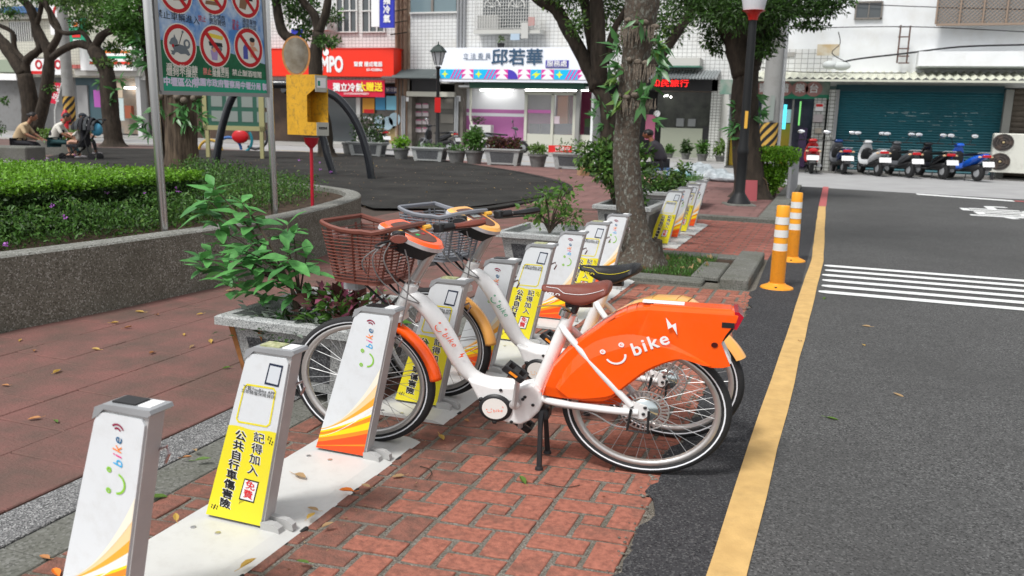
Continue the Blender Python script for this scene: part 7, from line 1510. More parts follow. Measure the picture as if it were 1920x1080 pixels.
B.rect('red_banner', M('banner_crimson', (.55, .01, .04), .6), 560, 150, 721, 181, .95, .03); B.txt('獨立冷氣', 652, 165, .40, PWHITE, .99, .012); B.txt('大贈送', 694, 164, .42, M('banner_yellow', (.85, .65, .03), .5), .99, .014); B.txt('2023年節能補助限時優惠中', 668, 176, .11, PWHITE, .99)
for a, mt in (((680, 184, 702, 212), M('poster_amber', (.62, .30, .04), .5)), ((704, 181, 722, 206), M('poster_blue', (.06, .26, .45), .5)), ((724, 180, 743, 206), M('poster_sky', (.2, .5, .65), .5)), ((721, 163, 747, 175), M('sign_navy', (.06, .07, .14), .5)), ((682, 205, 701, 212), M('sign_red2', (1, 1, 1)))): B.rect('poster', mt, *a, .03 if a[1] != 205 else .05, .02)
B.txt('新冷氣', 734, 169, .2, PWHITE, .06)
for px, py in ((712, 229), (740, 224), (727, 231)): q = VY(px, py, Y0 - .12); m = MB(); m.lathe([(.02, -.05), (.30, -.05), (.31, 0), (.30, .05), (.02, .05)], 18, T=Tr(q.x - t.location.x, -.1, q.z) @ Matrix.Rotation(PI / 2, 4, 'X')); m.build('electric_fan', M('fan_pale', (.35, .48, .55), .4), t, smooth=True)
B.rect('counter', M('counter_tan', (.30, .22, .10), .6), 700, 240, 741, 262, .0, .1, zfix=(.1, None))
for a in ((630, -10, 668, 60), (678, -10, 720, 60)):
    w = B.rect('window', GLASSD, *a, .03, .1)
    for px in np.linspace(a[0], a[2], 4): B.rect('window_frame', WINW, px - 1.2, a[1], px + 1.2, a[3], .1, .08)
    for py in (a[3], a[1] + 30, a[1]): B.rect('window_frame', WINW, a[0] - 2, py - 1.2, a[2] + 2, py + 1.2, .12, .08)
v = B.rect('hanging_sign', M('sign_royal', (.03, .04, .42), .4), 712, -30, 738, 52, 1.5, .12); 
for i, c in enumerate('頻冷氣'): B.txt(c, 725, 2 + i * 17, .36, PWHITE, 1.54, .012)
B.rect('hanging_sign_edge', PWHITE, 696, -30, 711, 50, 1.45, .1); B.rect('small_sign', PWHITE, 546, 40, 566, 54, 1.2, .1); B.rect('small_sign', M('sign_royal', (1, 1, 1)), 546, 55, 566, 75, 1.2, .1)
ac = B.rect('outdoor_unit', M('ac_white', (.55, .55, .53), .5), 566, 28, 612, 56, 1.0, .7); q = VY(580, 42, Y0 - 1.02); disc(t, q.x - t.location.x, q.z, .24, .22, -1.02, M('ac_dark', (.06, .06, .06), .5), 'unit_fan')
for px, w in ((748, .05), (755, .04), (762, .07), (765, .03)): xx = X0(px, 150); m = MB(); m.tube([(xx - t.location.x, -.12, 0), (xx - t.location.x - .02, -.12, 9)], w, 6); m.build('drain_pipe', M('pipe_brown', (.20, .13, .09), .7), t, smooth=True)
for i in range(5): m = MB(); z = 5.0 + i * .5; m.tube([(X0(738) - t.location.x, -.3, z), (X0(768) - t.location.x, -.3, z + .1)], .03, 5); m.build('pipe_bracket', BARKD, t)
# --- doorway with letter boxes
t = bld('stair_entrance', 'narrow shaded stair entrance with letter boxes between the two shops', X0(800), Y0); B = BB(t)
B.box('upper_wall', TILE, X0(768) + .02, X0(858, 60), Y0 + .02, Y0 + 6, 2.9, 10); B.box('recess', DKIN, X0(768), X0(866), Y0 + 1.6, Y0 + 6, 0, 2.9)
m = MB(); n = 22; xa, xb = X0(735, 140), X0(825, 140); 
for i in range(n): a_, b_ = xa + (xb - xa) * i / n, xa + (xb - xa) * (i + .8) / n; m.add([(a_ - t.location.x, -1.1, 3.02), (b_ - t.location.x, -1.1, 3.02), (b_ - t.location.x, 0, 3.5), (a_ - t.location.x, 0, 3.5), ((a_ + b_) / 2 - t.location.x, -1.12, 3.07), ((a_ + b_) / 2 - t.location.x, 0, 3.55)], [(0, 4, 5, 3), (4, 1, 2, 5)])
m.build('awning', M('awning_slate', (.13, .15, .15), .5), t)
B.rect('awning_edge', M('awning_slate', (1, 1, 1)), 735, 141, 825, 146, 1.14, .05)
B.rect('upper_opening', DKIN, 768, 147, 824, 174, .1, .1); B.rect('lintel', M('ledge_cream', (.45, .44, .38), .7), 762, 172, 852, 181, .3, .3); B.rect('post_left', M('wall_dirty', (.16, .145, .125), .8, var=.3, vscale=2), 748, 150, 772, 268, .1, 1.4, zfix=(0, None)); B.rect('post_right', M('wall_dirty', (1, 1, 1)), 852, 150, 868, 268, .1, 1.4, zfix=(0, None))
B.rect('back_panel', M('panel_taupe', (.15, .135, .12), .7), 772, 181, 822, 266, -.4, .1, zfix=(0, None))
for i in range(2):
    for j in range(4): b_ = B.rect('letter_box', M('box_pale', (.5, .45, .46), .5), 779 + i * 13, 195 + j * 15, 790 + i * 13, 203 + j * 15, -.3, .1); B.rect('box_slot', M('box_pink', (.4, .12, .2), .5), 780 + i * 13, 194 + j * 15, 789 + i * 13, 196 + j * 15, -.26, .04)
B.rect('door_leaf', M('door_grey_dark', (.10, .095, .085), .6), 824, 183, 852, 266, -.3, .1, zfix=(0, None)); B.rect('door_panel', M('door_panel', (.17, .16, .14), .6), 826, 214, 850, 231, -.26, .05); B.rect('door_panel', M('door_panel', (1, 1, 1)), 826, 186, 850, 204, -.26, .05)
for a in ((855, 180, 863, 190), (756, 182, 766, 190)): B.rect('number_plate', PWHITE, *a, .15, .04)
for px in (758, 762, 857, 861): xx = X0(px, 230); m = MB(); m.tube([(xx - t.location.x, -.2, 0), (xx - t.location.x, -.2, 2.3)], .05, 6); m.build('water_pipe', GREYP, t, smooth=True)
for a in ((822 - 52, -10, 855, 22),): B.rect('window', M('window_blue', (.16, .22, .24), .15), *a, .03, .1); B.rect('window_frame', M('frame_brown', (.2, .18, .16), .5), 808, -10, 812, 22, .1, .08); B.rect('window_frame', WINW, 768, 22, 857, 25, .1, .1)
# --- councillor's office
t = bld('service_office', 'service office with a wide white signboard, pink wall and lit glass doors', X0(960), Y0); B = BB(t)
B.box('upper_wall', TILE, X0(858, 60) + .02, X0(1112, 60), Y0, Y0 + 6, 2.75, 10)
B.box('room_floor', M('floor_pale', (.35, .35, .34), .4), X0(868), X0(1112), Y0 - .8, Y0 + 6, -.05, .06); B.box('room_back', M('office_pink_wall', (.50, .10, .22), .7), X0(990), X0(1112), Y0 + 4, Y0 + 4.1, 0, 2.75); B.box('room_ceiling', PLAST, X0(868), X0(1112), Y0 - .5, Y0 + 5, 2.72, 2.8); B.box('room_side', PLAST, X0(1112), X0(1112) + .1, Y0 - .3, Y0 + 5, 0, 2.75)
B.rect('wall_white', M('office_white', (.66, .67, .70), .6), 868, 166, 986, 206, -.3, .1); B.rect('wall_pink_line', M('office_pink', (.42, .14, .34), .6), 868, 205, 986, 212, -.295, .1); B.rect('wall_white_line', M('office_white', (1, 1, 1)), 868, 212, 986, 218.5, -.3, .1); B.rect('wall_pink', M('office_pink', (1, 1, 1)), 868, 218, 986, 275, -.295, .1, zfix=(0, None))
sb_ = B.rect('signboard', M('signboard_white', (.80, .83, .90), .35, emit=.0), 822, 89, 1108, 154, 1.0, .9); B.rect('under_board', M('under_green', (.015, .07, .045), .5), 880, 154, 1095, 166, .75, .7)
NAVY = M('sign_navy_text', (.04, .09, .16), .5); B.txt('立 法 委 員', 894, 106, .27, NAVY, 1.03); B.txt('邱若華', 969, 109, .70, NAVY, 1.04, .014, 1.12); 
B.rect('office_tag', M('tag_indigo', (.06, .05, .36), .5), 1023, 113, 1066, 127, 1.03, .03); B.txt('服務處', 1044, 120, .27, PWHITE, 1.07, .004, 1.1); B.rect('sign_rule', NAVY, 873, 111.5, 914, 112.2, 1.015, .01)
cy = M('pat_cyan', '#14b4e6', .5); mg = M('pat_magenta', '#d63a9c', .5); wh = M('pat_white', (.8, .8, .85), .5); yl_ = M('pat_yellow', '#d9ea32', .5); pu = M('pat_purple', '#4b3db0', .5)
x0, x1, z0, z1 = RR(825, 130.5, 1108, 148.5, Y0 - 1.02); z0 += .0; H_ = z1 - z0; x = x0; seq = 'SDTSDTQTBTSDT'; wds = {'S': 1.0, 'D': 1.15, 'T': 1.15, 'Q': .95, 'B': 1.0}
tot = sum(wds[c] for c in seq); un = (x1 - x0) / tot; ex = t.location.x; yy = -1.03
def pp(nm, mat, pts, dy=0): m = MB(); m.add([(a - ex, yy - dy, b) for a, b in pts], [tuple(range(len(pts)))]); return m.build(nm, mat, t)
for c in seq:
    w = wds[c] * un; b = x + w
    if c in 'SDB': pp('pattern_tile', cy, [(x, z0), (b, z0), (b, z1), (x, z1)])
    if c == 'T': 
        pp('pattern_tile', mg, [(x, z0), (b, z0), (b, z1), (x, z1)])
        for k2 in (0, .5): zz = z0 + k2 * H_; pp('pattern_arrow', wh, [(x, zz), (b, zz), ((x + b) / 2 + w * .12, zz + H_ * .5), ((x + b) / 2 - w * .12, zz + H_ * .5)], .004)
    if c == 'S': cxx, czz = (x + b) / 2, (z0 + z1) / 2; pp('pattern_star', yl_, [(cxx + (H_ * .42 if k % 2 == 0 else H_ * .16) * math.cos(k * PI / 4), czz + (H_ * .42 if k % 2 == 0 else H_ * .16) * math.sin(k * PI / 4)) for k in range(8)], .004)
    if c == 'B': pp('pattern_bolt', yl_, [(x + w * .1, z0 + H_ * .4), (x + w * .7, z1 - H_ * .1), (x + w * .55, z0 + H_ * .62), (b - w * .05, z0 + H_ * .62), (x + w * .35, z0 + H_ * .05), (x + w * .45, z0 + H_ * .4)], .004)
    if c == 'D':
        for k in range(3): u = x + w * (.0 + k * .3); pp('pattern_slash', mg, [(u, z0), (u + w * .13, z0), (u + w * .53, z1), (u + w * .40, z1)], .004)
    if c == 'Q': pp('pattern_tile', wh, [(x, z0), (b, z0), (b, z1), (x, z1)]); pp('pattern_quarter', pu, [(x, z0), (b, z0)] + [(x + w * math.cos(k * PI / 16), z0 + H_ * math.sin(k * PI / 16)) for k in range(1, 9)], .004)
    x = b
for px0, px1 in ((900, 960), (985, 1080), (1090, 1108)): B.rect('light_tube', TUBE, px0, 168, px1, 170.5, .1, .08)
CRD = M('door_cream', (.52, .52, .45), .4)
B.rect('door_transom', CRD, 983, 172, 1085, 178, .2, .1); B.rect('grey_column', M('col_grey', (.25, .25, .24), .5), 1079, 163, 1086, 280, .35, .2, zfix=(0, None)); B.rect('beam', M('beam_brown', (.2, .18, .16), .6), 862, 163, 1100, 167, .3, .2)
for px in (985, 1035, 1076): B.rect('door_stile', CRD, px - 2.5, 176, px + 2.5, 276, .2, .1, zfix=(.05, None))
B.rect('door_kick_panel', CRD, 985, 252, 1078, 278, .15, .08, zfix=(.06, None)); B.rect('door_kick_panel', CRD, 1086, 253, 1112, 278, .15, .08, zfix=(.06, None))
m = MB(); xa, xb, za, zb = RR(986, 178, 1078, 252, Y0 - .12); m.box(xa - ex, xb - ex, -.12, -.11, za, zb); m.build('door_glass', M('clear_pane', (.5, .5, .5), .05, alpha=.25), t)
B.rect('glass_decal', M('office_pink_p', (.55, .16, .42), .6), 987, 206, 1033, 212, .13, .005); B.rect('cabinet', M('wood_orange', (.40, .13, .04), .5), 1045, 180, 1064, 250, -1.5, .3); B.rect('interior_wall', M('office_white_in', (.5, .5, .52), .6), 986, 178, 1034, 206, -2.0, .1); B.rect('interior_wall', M('office_pink', (1, 1, 1)), 986, 206, 1034, 250, -2.0, .1)
for px in (1002, 1024, 1050, 1070): B.rect('desk', M('desk_navy', (.03, .05, .10), .5), px - 10, 232, px + 10, 252, -.8, .5)
B.rect('notice_sheet', M('paper_pink', (.6, .5, .55), .5), 1037, 218, 1049, 232, .13, .01); B.rect('indoor_plants', LF_DARK, 1096, 222, 1112, 240, .0, .2); B.rect('plant_box', BLACK, 1095, 238, 1112, 254, .05, .2)
u = B.rect('outdoor_unit', M('ac_white', (1, 1, 1)), 880, 234, 920, 266, .45, .35); B.rect('unit_grille', M('ac_grille', (.22, .22, .21), .5), 883, 237, 904, 260, .47, .03); m = MB(); xx = X0(884); m.tube([(xx - ex, -.1, 2.7), (xx - ex, -.1, 1.4), (xx - ex + .15, -.2, 1.0)], .06, 8); m.build('unit_pipe', CRD, t, smooth=True)
leaf_obj('pot_plant', [(scatter_blobs(rs(9), 120, [(VY(900, 226, Y0).x - ex, -.3, VY(900, 226, Y0).z, .3, .2, .15)], .12, .5, 0, .1), LF_DARK)], t)
# window cage with arches
B.rect('window', GLASSD, 905, -10, 990, 52, .03, .1); B.rect('ledge', M('ledge_white', (.5, .5, .47), .6), 888, 55, 1012, 63, .7, .7)
for i in range(26): B.rect('cage_bar', WINW, 890 + i * 4.8, -12, 891 + i * 4.8, 56, .7, .03)
for i in range(11): B.rect('cage_rail', WINW, 889, -8 + i * 6, 1012, -7.2 + i * 6, .72, .03)
for cxp in (923, 969):
    q = VY(cxp, 14, Y0 - .76); m = MB()
    for k in range(5): a = PI * (k + .5) / 5; m.tube([(q.x - ex, -.76, q.z), (q.x - ex + .34 * math.cos(a), -.76, q.z + .34 * math.sin(a))], .015, 4)
    m.tube([(q.x - ex + .36 * math.cos(PI * k / 12), -.76, q.z + .36 * math.sin(PI * k / 12)) for k in range(13)], .025, 5); m.build('cage_arch', WINW, t, smooth=True)
B.rect('outdoor_unit', M('ac_white', (1, 1, 1)), 895, 28, 932, 56, .65, .3); B.rect('hung_laundry', M('laundry', (.4, .35, .32), .8, col2=(.5, .2, .2), vscale=4), 990, 32, 1002, 48, .8, .05); B.rect('hung_laundry', M('laundry_w', (.5, .5, .48), .8), 977, 42, 990, 72, .8, .05); B.rect('blue_cloth', M('cloth_pale_blue', (.4, .5, .6), .7), 957, 63, 974, 75, .8, .04)
for px in (860, 866, 872): xx = X0(px, 60); m = MB(); m.tube([(xx - ex, -.1, 4.4), (xx - ex, -.1, 9)], .05, 6); m.build('drain_pipe', GREYP, t, smooth=True)
q = VY(936, 85, Y0 - .7); pt = MB(); pt.lathe([(.12, 0), (.18, .2)], 10); o = pt.build('roof_pot', BLACK, t); o.location = (q.x - ex, -.5, q.z - .1); leaf_obj('pot_plant', [(scatter_blobs(rs(3), 60, [(q.x - ex, -.5, q.z + .25, .15, .15, .12)], .1, .5, 0, .1), LF_LIGHT)], t)
a_, b_ = VY(1028, 283, 34.5), VY(1072, 283, 34.5); m = MB(); m.box(0, b_.x - a_.x, 0, .05, .0, .3); o = m.build('red_notice_board', M('notice_red', (.6, .02, .02), .5)); o.location = (a_.x, 34.5, .05); tag(o, 'low red and white board lying before the office door', 'board'); text('營業中', .22, PWHITE, Tr((b_.x - a_.x) * .6, -.01, .15) @ FACE, 'lettering', o)
# --- dark travel agency and tiled pillar
t = bld('travel_shop', 'dark fronted shop with a red glowing ticker sign under a grey awning', X0(1280), Y0); B = BB(t); ex = t.location.x
B.box('upper_wall', TILE, X0(1112, 60) + .02, X0(1400, 60), Y0, Y0 + 6, 3.0, 10); B.box('shop_back', DKIN, X0(1112), X0(1420), Y0 + 1.5, Y0 + 6, 0, 3.0)
m = MB(); xa, xb = X0(1160, 140), X0(1352, 140); n = 34
for i in range(n): a_, b_ = xa + (xb - xa) * i / n, xa + (xb - xa) * (i + .85) / n; m.add([(a_ - ex, -1.3, 3.08), (b_ - ex, -1.3, 3.08), (b_ - ex, 0, 3.5), (a_ - ex, 0, 3.5), ((a_ + b_) / 2 - ex, -1.3, 3.14), ((a_ + b_) / 2 - ex, 0, 3.56)], [(0, 4, 5, 3), (4, 1, 2, 5)])
m.build('awning', M('awning_metal', (.33, .36, .37), .35, .4), t)
B.rect('fascia', M('fascia_black', (.022, .022, .024), .5), 1160, 149, 1346, 170, .3, .3); LED = M('led_red', (1, .02, .02), .5, emit=1.3); B.txt('知民旅行', 1256, 157, .31, LED, .34, 0, 1.25)
B.rect('shop_window', M('agency_glass', (.02, .022, .02), .1, col2=(.05, .055, .045), vscale=2.5), 1232, 172, 1331, 240, .0, .05); B.rect('frame_top', M('frame_brownish', (.25, .2, .16), .5), 1228, 168, 1334, 172, .1, .1); B.rect('counter', M('counter_sage', (.27, .29, .23), .7), 1238, 240, 1316, 285, .1, .2, zfix=(0, None)); B.rect('dark_side', BLACK, 1316, 238, 1330, 285, .05, .2, zfix=(0, None))
for px, py in ((1246, 180), (1251, 179), (1258, 182)): q = VY(px, py, Y0 - .1); m = MB(); m.ball((q.x - ex, -.1, q.z), .035, 6, 4); m.build('small_light', TUBE, t)
B.rect('monitor', M('monitor', (.18, .19, .19), .4), 1268, 222, 1282, 237, .08, .1); B.rect('monitor', M('monitor', (1, 1, 1)), 1290, 223, 1304, 237, .08, .1); q = VY(1232, 213, Y0 - .2); disc(t, q.x - ex, q.z, .13, .13, -.2, PWHITE, 'wall_clock')
B.rect('tiled_pillar', TILEP, 1331, 150, 1350, 292, .3, .6, zfix=(0, None)); B.rect('plain_wall', M('wall_bone', (.50, .50, .47), .7), 1350, 165, 1402, 292, .1, .3, zfix=(0, None)); B.rect('upper_ledge', M('ledge_white', (1, 1, 1)), 1225, 108, 1312, 124, .8, .8); B.rect('green_trim', M('trim_green', (.08, .2, .15), .5), 1225, 123, 1312, 126, .82, .8); B.rect('pink_strip', M('strip_pink', (.4, .12, .2), .6), 1210, 215, 1228, 262, .05, .1)
# --- right hand building, nearer, with the shutters
Y1_ = 29.0; t = bld('corner_building', 'white building with a large teal roller shutter behind the scooter row', X0(1700, 200, Y1_), Y1_); B = BB(t); ex = t.location.x; XR = lambda px, py=200: VY(px, py, Y1_).x
xl = XR(1372, 150)
B.box('upper_wall', PLAST, xl, 14, Y1_, Y1_ + 8, 2.62, 10); B.rect('tile_patch', TILE, 1378, 92, 1560, 136, .02, .04); B.rect('exposed_patch', M('patch_ochre', (.50, .38, .22), .8, col2=(.62, .60, .52), vscale=2.5), 1532, 83, 1574, 104, .024, .04); B.rect('band', M('band_grey', (.33, .32, .30), .7), 1385, 98, 1490, 106, .05, .06)
m = MB(); n = 78; xa, xb = XR(1385, 145), 14
for i in range(n):
    a_, b_ = xa + (xb - xa) * i / n, xa + (xb - xa) * (i + 1) / n; mm_ = (a_ + b_) / 2; m.add([(a_ - ex, -1.25, 2.76), (mm_ - ex, -1.25, 2.83), (b_ - ex, -1.25, 2.76), (b_ - ex, 0, 3.02), (mm_ - ex, 0, 3.09), (a_ - ex, 0, 3.02)], [(0, 1, 4, 5), (1, 2, 3, 4)])
m.build('corrugated_awning', M('awning_cream', (.55, .56, .47), .6, dirt=.5, dscale=3, dcol=(.28, .26, .2)), t); B.box('awning_edge', M('awning_cream', (1, 1, 1)), xa, xb, Y1_ - 1.27, Y1_ - 1.24, 2.70, 2.76)
# ledge, window, cage, ladder
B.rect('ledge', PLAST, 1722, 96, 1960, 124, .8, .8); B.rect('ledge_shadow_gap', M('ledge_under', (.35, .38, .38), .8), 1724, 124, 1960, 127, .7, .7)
w = B.rect('window', GLASSD, 1606, 4, 1652, 34, .03, .1)
for a in ((1604, 2, 1654, 5), (1604, 33, 1654, 36), (1603, 2, 1606, 36), (1652, 2, 1655, 36), (1628, 4, 1630, 34)): B.rect('window_frame', M('frame_brown', (1, 1, 1)), *a, .08, .1)
cb = B.rect('cage_back', M('cage_grey', (.25, .26, .26), .6), 1760, -30, 1960, 43, .5, .1)
for i in range(6): B.rect('cage_post', M('cage_rust', (.28, .21, .16), .6), 1757 + i * 44, -30, 1760 + i * 44, 45, .62, .08)
B.rect('cage_sill', M('cage_rust', (1, 1, 1)), 1756, 43, 1960, 47, .65, .12)
m = MB(); a0, a1, b0, b1 = RR(1760, -30, 1960, 43, Y1_ - .56)
for i in range(70): u = a0 + (a1 - a0) * i / 60; 
for i in range(-22, 60): 
    u = a0 + i * .11; 
    for sg in (1, -1):
        p0 = (u, b0) if sg > 0 else (u, b1); p1 = (u + (b1 - b0), b1) if sg > 0 else (u + (b1 - b0), b0); c0, c1 = max(p0[0], a0), min(p1[0], a1)
        if c1 > c0: f0, f1 = (c0 - p0[0]) / (p1[0] - p0[0]), (c1 - p0[0]) / (p1[0] - p0[0]); m.tube([(c0 - ex, -.57, p0[1] + (p1[1] - p0[1]) * f0), (c1 - ex, -.57, p0[1] + (p1[1] - p0[1]) * f1)], .008, 3)
m.build('cage_mesh', M('cage_rust', (1, 1, 1)), t)
LR = M('ladder_rust', (.12, .07, .055), .7); ld = bpy.data.objects.new('wall_ladder', None); COL.objects.link(ld); ld.parent = t
for a in ((1684, 47, 1687, 118), (1702, 48, 1705, 119)): B.rect('rail', LR, *a, .4, .05, par=ld)
for py in (49, 68, 90, 104, 117): B.rect('rung', LR, 1684, py, 1705, py + 2.2, .38, .04, par=ld)
for pa in ([(1560, 124), (1600, 112), (1700, 100), (1800, 88), (1925, 84)], [(1470, 54), (1700, 50), (1925, 60)], [(1470, -4), (1660, 10), (1925, 18)], [(1590, 118), (1560, 100), (1575, 82), (1572, 60)], [(1420, 125), (1500, 135), (1700, 137)]):
    m = MB(); m.tube(smooth([(VY(*p, Y1_ - .5).x - ex, -.5, VY(*p, Y1_ - .5).z) for p in pa], 5), .014 if pa[0][0] != 1560 else .028, 5, caps=False); m.build('cable', DARK, t)
m = MB(); q = VY(1556, 122, Y1_ - .9); m.ball((q.x - ex, -.9, q.z), (.22, .16, .13), 10, 7); q = VY(1578, 124, Y1_ - .9); m.ball((q.x - ex, -.9, q.z), (.26, .16, .13), 10, 7); m.build('vent_hood', M('hood_pale', (.5, .53, .52), .5), t, smooth=True)
# ground floor
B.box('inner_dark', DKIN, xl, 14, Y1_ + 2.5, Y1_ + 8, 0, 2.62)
B.rect('claw_shop_sign', M('sign_foliage', (.10, .22, .17), .5, col2=(.32, .34, .30), vscale=2.2), 1350, 150, 1556, 178, .1, .1); B.rect('sign_green_band', M('band_green', (.03, .25, .14), .5), 1405, 177, 1556, 185, .12, .05)
for i, (px, c) in enumerate(((1432, '歡'), (1470, '囍'), (1500, '樂'), (1526, '台'))): q = VY(px, 166 + i * .3, Y1_ - .14); disc(t, q.x - ex, q.z, .25, .23, -.14, M('disc_rose', (.42, .22, .20), .5), 'sign_disc'); text(c, .3, PWHITE, Tr(q.x - ex, -.15, q.z) @ FACE, 'lettering', t, bold=.006)
B.box('arcade_room', M('arcade_lilac', (.30, .27, .42), .6, col2=(.12, .12, .17), vscale=1.5), xl, XR(1522), Y1_ + 2.4, Y1_ + 2.5, 0, 2.62); B.box('arcade_floor', M('floor_dark', (.08, .08, .08), .3), xl, XR(1522), Y1_ - .3, Y1_ + 2.5, -.05, .04)
NEON = M('neon_teal', (.05, .9, .65), .5, emit=1.6)
B.rect('neon_strip', NEON, 1459, 184, 1463, 232, .0, .06); B.rect('neon_strip', NEON, 1456, 234, 1459, 276, .0, .06); B.rect('neon_strip', M('neon_blue', (.1, .7, .9), .5, emit=.8), 1468, 196, 1474, 242, -.8, .06); B.rect('neon_strip', M('neon_lime', (.25, .7, .2), .5, emit=.5), 1498, 190, 1501, 235, -1.2, .06)
B.rect('claw_machine', M('machine_yellow', (.50, .33, .03), .5), 1369, 246, 1386, 290, -.5, .5, zfix=(.05, None)); B.rect('claw_machine', M('machine_yellow', (1, 1, 1)), 1462, 232, 1482, 285, -1.0, .5, zfix=(.05, None)); B.rect('claw_machine', M('machine_violet', (.24, .13, .30), .5), 1497, 240, 1512, 290, -1.4, .5, zfix=(.05, None)); B.rect('claw_machine_window', M('machine_glow', (.35, .5, .5), .3, emit=.25), 1463, 205, 1482, 230, -1.0, .5); B.rect('door_frame', M('col_grey', (1, 1, 1)), 1482, 186, 1486, 285, .0, .08, zfix=(0, None)); B.rect('poster', M('poster_bright', (.55, .45, .08), .5, col2=(.5, .15, .2), vscale=9), 1438, 190, 1452, 230, -.6, .03)
B.rect('tiled_pillar', TILEP, 1522, 184, 1545, 306, .2, .5, zfix=(0, None)); B.rect('tiled_pillar', TILEP, 1549, 168, 1562, 318, .3, .5, zfix=(0, None)); B.rect('shutter_guide', M('guide_alu', (.30, .30, .30), .5), 1561, 168, 1568, 318, .25, .3, zfix=(0, None))
B.rect('notice', PWHITE, 1529, 194, 1544, 208, .24, .04); B.rect('notice_band', M('sign_red2', (1, 1, 1)), 1530, 195, 1543, 200, .27, .03); B.rect('meter_box', M('meter_grey', (.40, .36, .36), .6), 1525, 214, 1543, 229, .35, .2); B.rect('meter_box', M('meter_tan', (.3, .27, .22), .6), 1528, 240, 1540, 250, .35, .2)
sh = bpy.data.objects.new('roller_shutter', None); COL.objects.link(sh); sh.parent = t
xa, xb = XR(1568, 240), XR(1884, 240); TEALS = M('shutter_teal', (.022, .125, .155), .45, var=.12, vscale=.8, dirt=.25, dscale=5, dcol=(.10, .16, .17)); zt = 2.60; ns = 32; dz = (zt - .08) / ns; mm_ = MB()
mm_.add([(0, 0, 0), (xb - xa, 0, 0), (xb - xa, -.012, dz * .12), (0, -.012, dz * .12), (xb - xa, -.03, dz * .5), (0, -.03, dz * .5), (xb - xa, -.012, dz * .88), (0, -.012, dz * .88), (xb - xa, 0, dz * .98), (0, 0, dz * .98)], [(0, 1, 2, 3), (3, 2, 4, 5), (5, 4, 6, 7), (7, 6, 8, 9)])
me = bpy.data.meshes.new('slat'); me.from_pydata(mm_.v, [], mm_.f); me.materials.append(TEALS)
for i in range(ns): o = bpy.data.objects.new('slat', me); COL.objects.link(o); o.parent = sh; o.location = (xa - ex, -.02, .08 + dz * i)
m = MB(); m.box(xa - ex, xb - ex, -.05, .05, 0, .08); m.build('bottom_rail', M('guide_alu', (1, 1, 1)), t); B.rect('shutter_box', M('shutter_teal_dark', (.012, .06, .075), .5), 1568, 160, 1884, 172, .15, .2)
m = MB(); rr = random.Random(4)
for _ in range(46): q = VY(rr.uniform(1655, 1820), rr.choice([211, 213, 218, 228, 235, 246, 258]) + rr.uniform(-1, 1), Y1_ - .055); w_ = rr.uniform(.03, .22); m.box(q.x - ex, q.x - ex + w_, -.054, -.052, q.z, q.z + .012)
m.build('scratches', M('scratch', (.30, .42, .44), .6), sh)['kind'] = 'stuff'
B.rect('plain_pillar', M('pillar_grey', (.24, .24, .22), .7), 1878, 168, 1893, 310, .3, .4, zfix=(0, None))
BRS = M('shutter_brown', (.12, .10, .08), .6, var=.2); xa, xb = XR(1893, 240), 13; me = me.copy(); me.materials.clear(); me.materials.append(BRS)
sh2 = bpy.data.objects.new('brown_shutter', None); COL.objects.link(sh2); sh2.parent = t
for i in range(16): o = bpy.data.objects.new('slat', me); COL.objects.link(o); o.parent = sh2; o.location = (xa - ex, -.02, .08 + 2 * dz * i); o.scale = ((13 - xa) / (XR(1884, 240) - XR(1568, 240)), 1.5, 2)
B.box('side_wall', TILE, xl - .05, xl, Y1_ - .0, Y0 + 1, 0, 10)
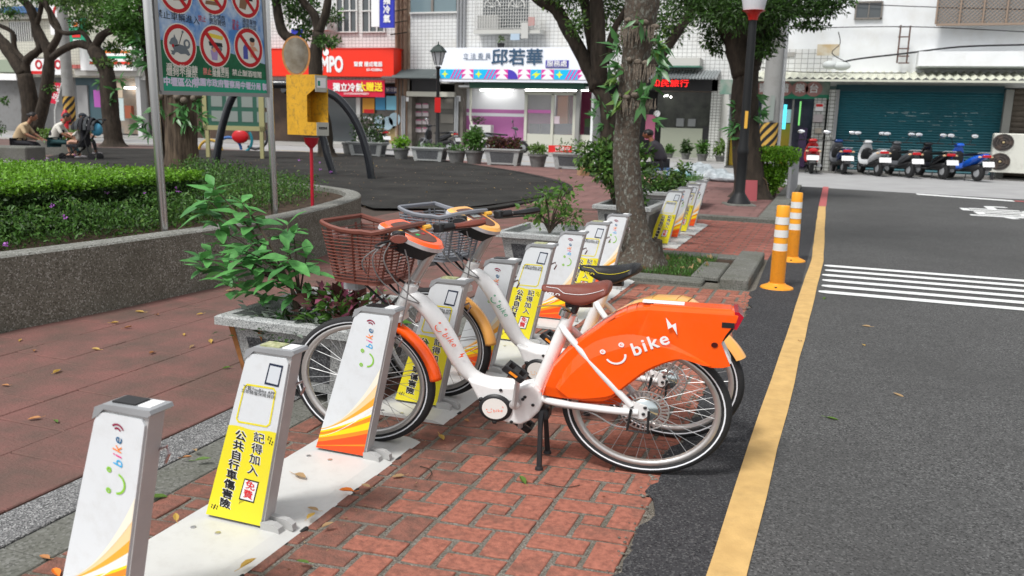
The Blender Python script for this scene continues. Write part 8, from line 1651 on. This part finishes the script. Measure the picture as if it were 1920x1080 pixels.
# air conditioner on a stand
q0 = VY(1858, 330, 27.9); q1 = VY(1935, 250, 27.9); au = thing('outdoor_air_unit', 'large cream air conditioner with two round fans on a steel stand', 'air conditioner', (q0.x, 27.9, 0), -.05); z0, z1 = .22, VY(1880, 250, 27.9).z; W2 = q1.x - q0.x
m = MB(); m.box(-.05, W2 + .6, 0, .45, z0, z1, bev=.03); m.build('casing', M('casing_cream', (.58, .58, .52), .5, dirt=.3), au)
for py in (267, 303): q = VY(1881 if py == 267 else 1874, py, 27.9); cx = q.x - q0.x; r = .27; disc(au, cx, q.z, r, r * .9, -.012, M('fan_dark', (.035, .03, .028), .5), 'fan_well'); [MB().prism([(cx + .03 * math.cos(a - .6), q.z + .03 * math.sin(a - .6)), (cx + r * .9 * math.cos(a - .35), q.z + r * .8 * math.sin(a - .35)), (cx + r * .92 * math.cos(a + .3), q.z + r * .82 * math.sin(a + .3)), (cx + .03 * math.cos(a + .6), q.z + .03 * math.sin(a + .6))], -.03, -.022, 'y').build('fan_blade', M('fan_blade_brown', (.07, .05, .04), .4), au) for a in (0, 2.09, 4.19)]
for py in (267, 303):
    q = VY(1881 if py == 267 else 1874, py, 27.9); cx = q.x - q0.x
    for k2 in range(3): rr_ = .09 + k2 * .08; m = MB(); m.tube([(cx + rr_ * math.cos(2 * PI * i / 24), -.07, q.z + .92 * rr_ * math.sin(2 * PI * i / 24)) for i in range(24)], .006, 4, closed=True); m.build('fan_guard', M('fan_wire', (.12, .10, .09), .4), au)
    m = MB(); m.ball((cx, -.07, q.z), (.035, .02, .03), 8, 5); m.build('fan_hub', M('hub_gold', (.45, .35, .18), .4), au)
for xx in (.0, W2 + .3): m = MB(); m.box(xx, xx + .06, .02, .4, 0, z0); m.build('stand_leg', DARK, au)
# yellow line on the far street and a kerb strip in front of the shops
sheet('far_yellow_line', [(-60, 28.6), (-8, 27.0), (-8, 27.12), (-60, 28.74)], -.006, M('far_yellow', (.5, .36, .14), .8)); sheet('shop_pavement', [(-90, 33.2), (-1.5, 31.5), (-1.5, 36.5), (-90, 36.5)], 0.02, M('shop_paving', (.30, .295, .28), .85, var=.15, vscale=.8), .06)
sheet('shutter_apron', [(-1.2, 28.0), (20, 28.0), (20, 29.5), (-1.2, 29.5)], .03, M('apron_dark', (.16, .155, .145), .9, var=.3, vscale=2), .08)
# trees and houses beyond the frame's reach keep the horizon closed
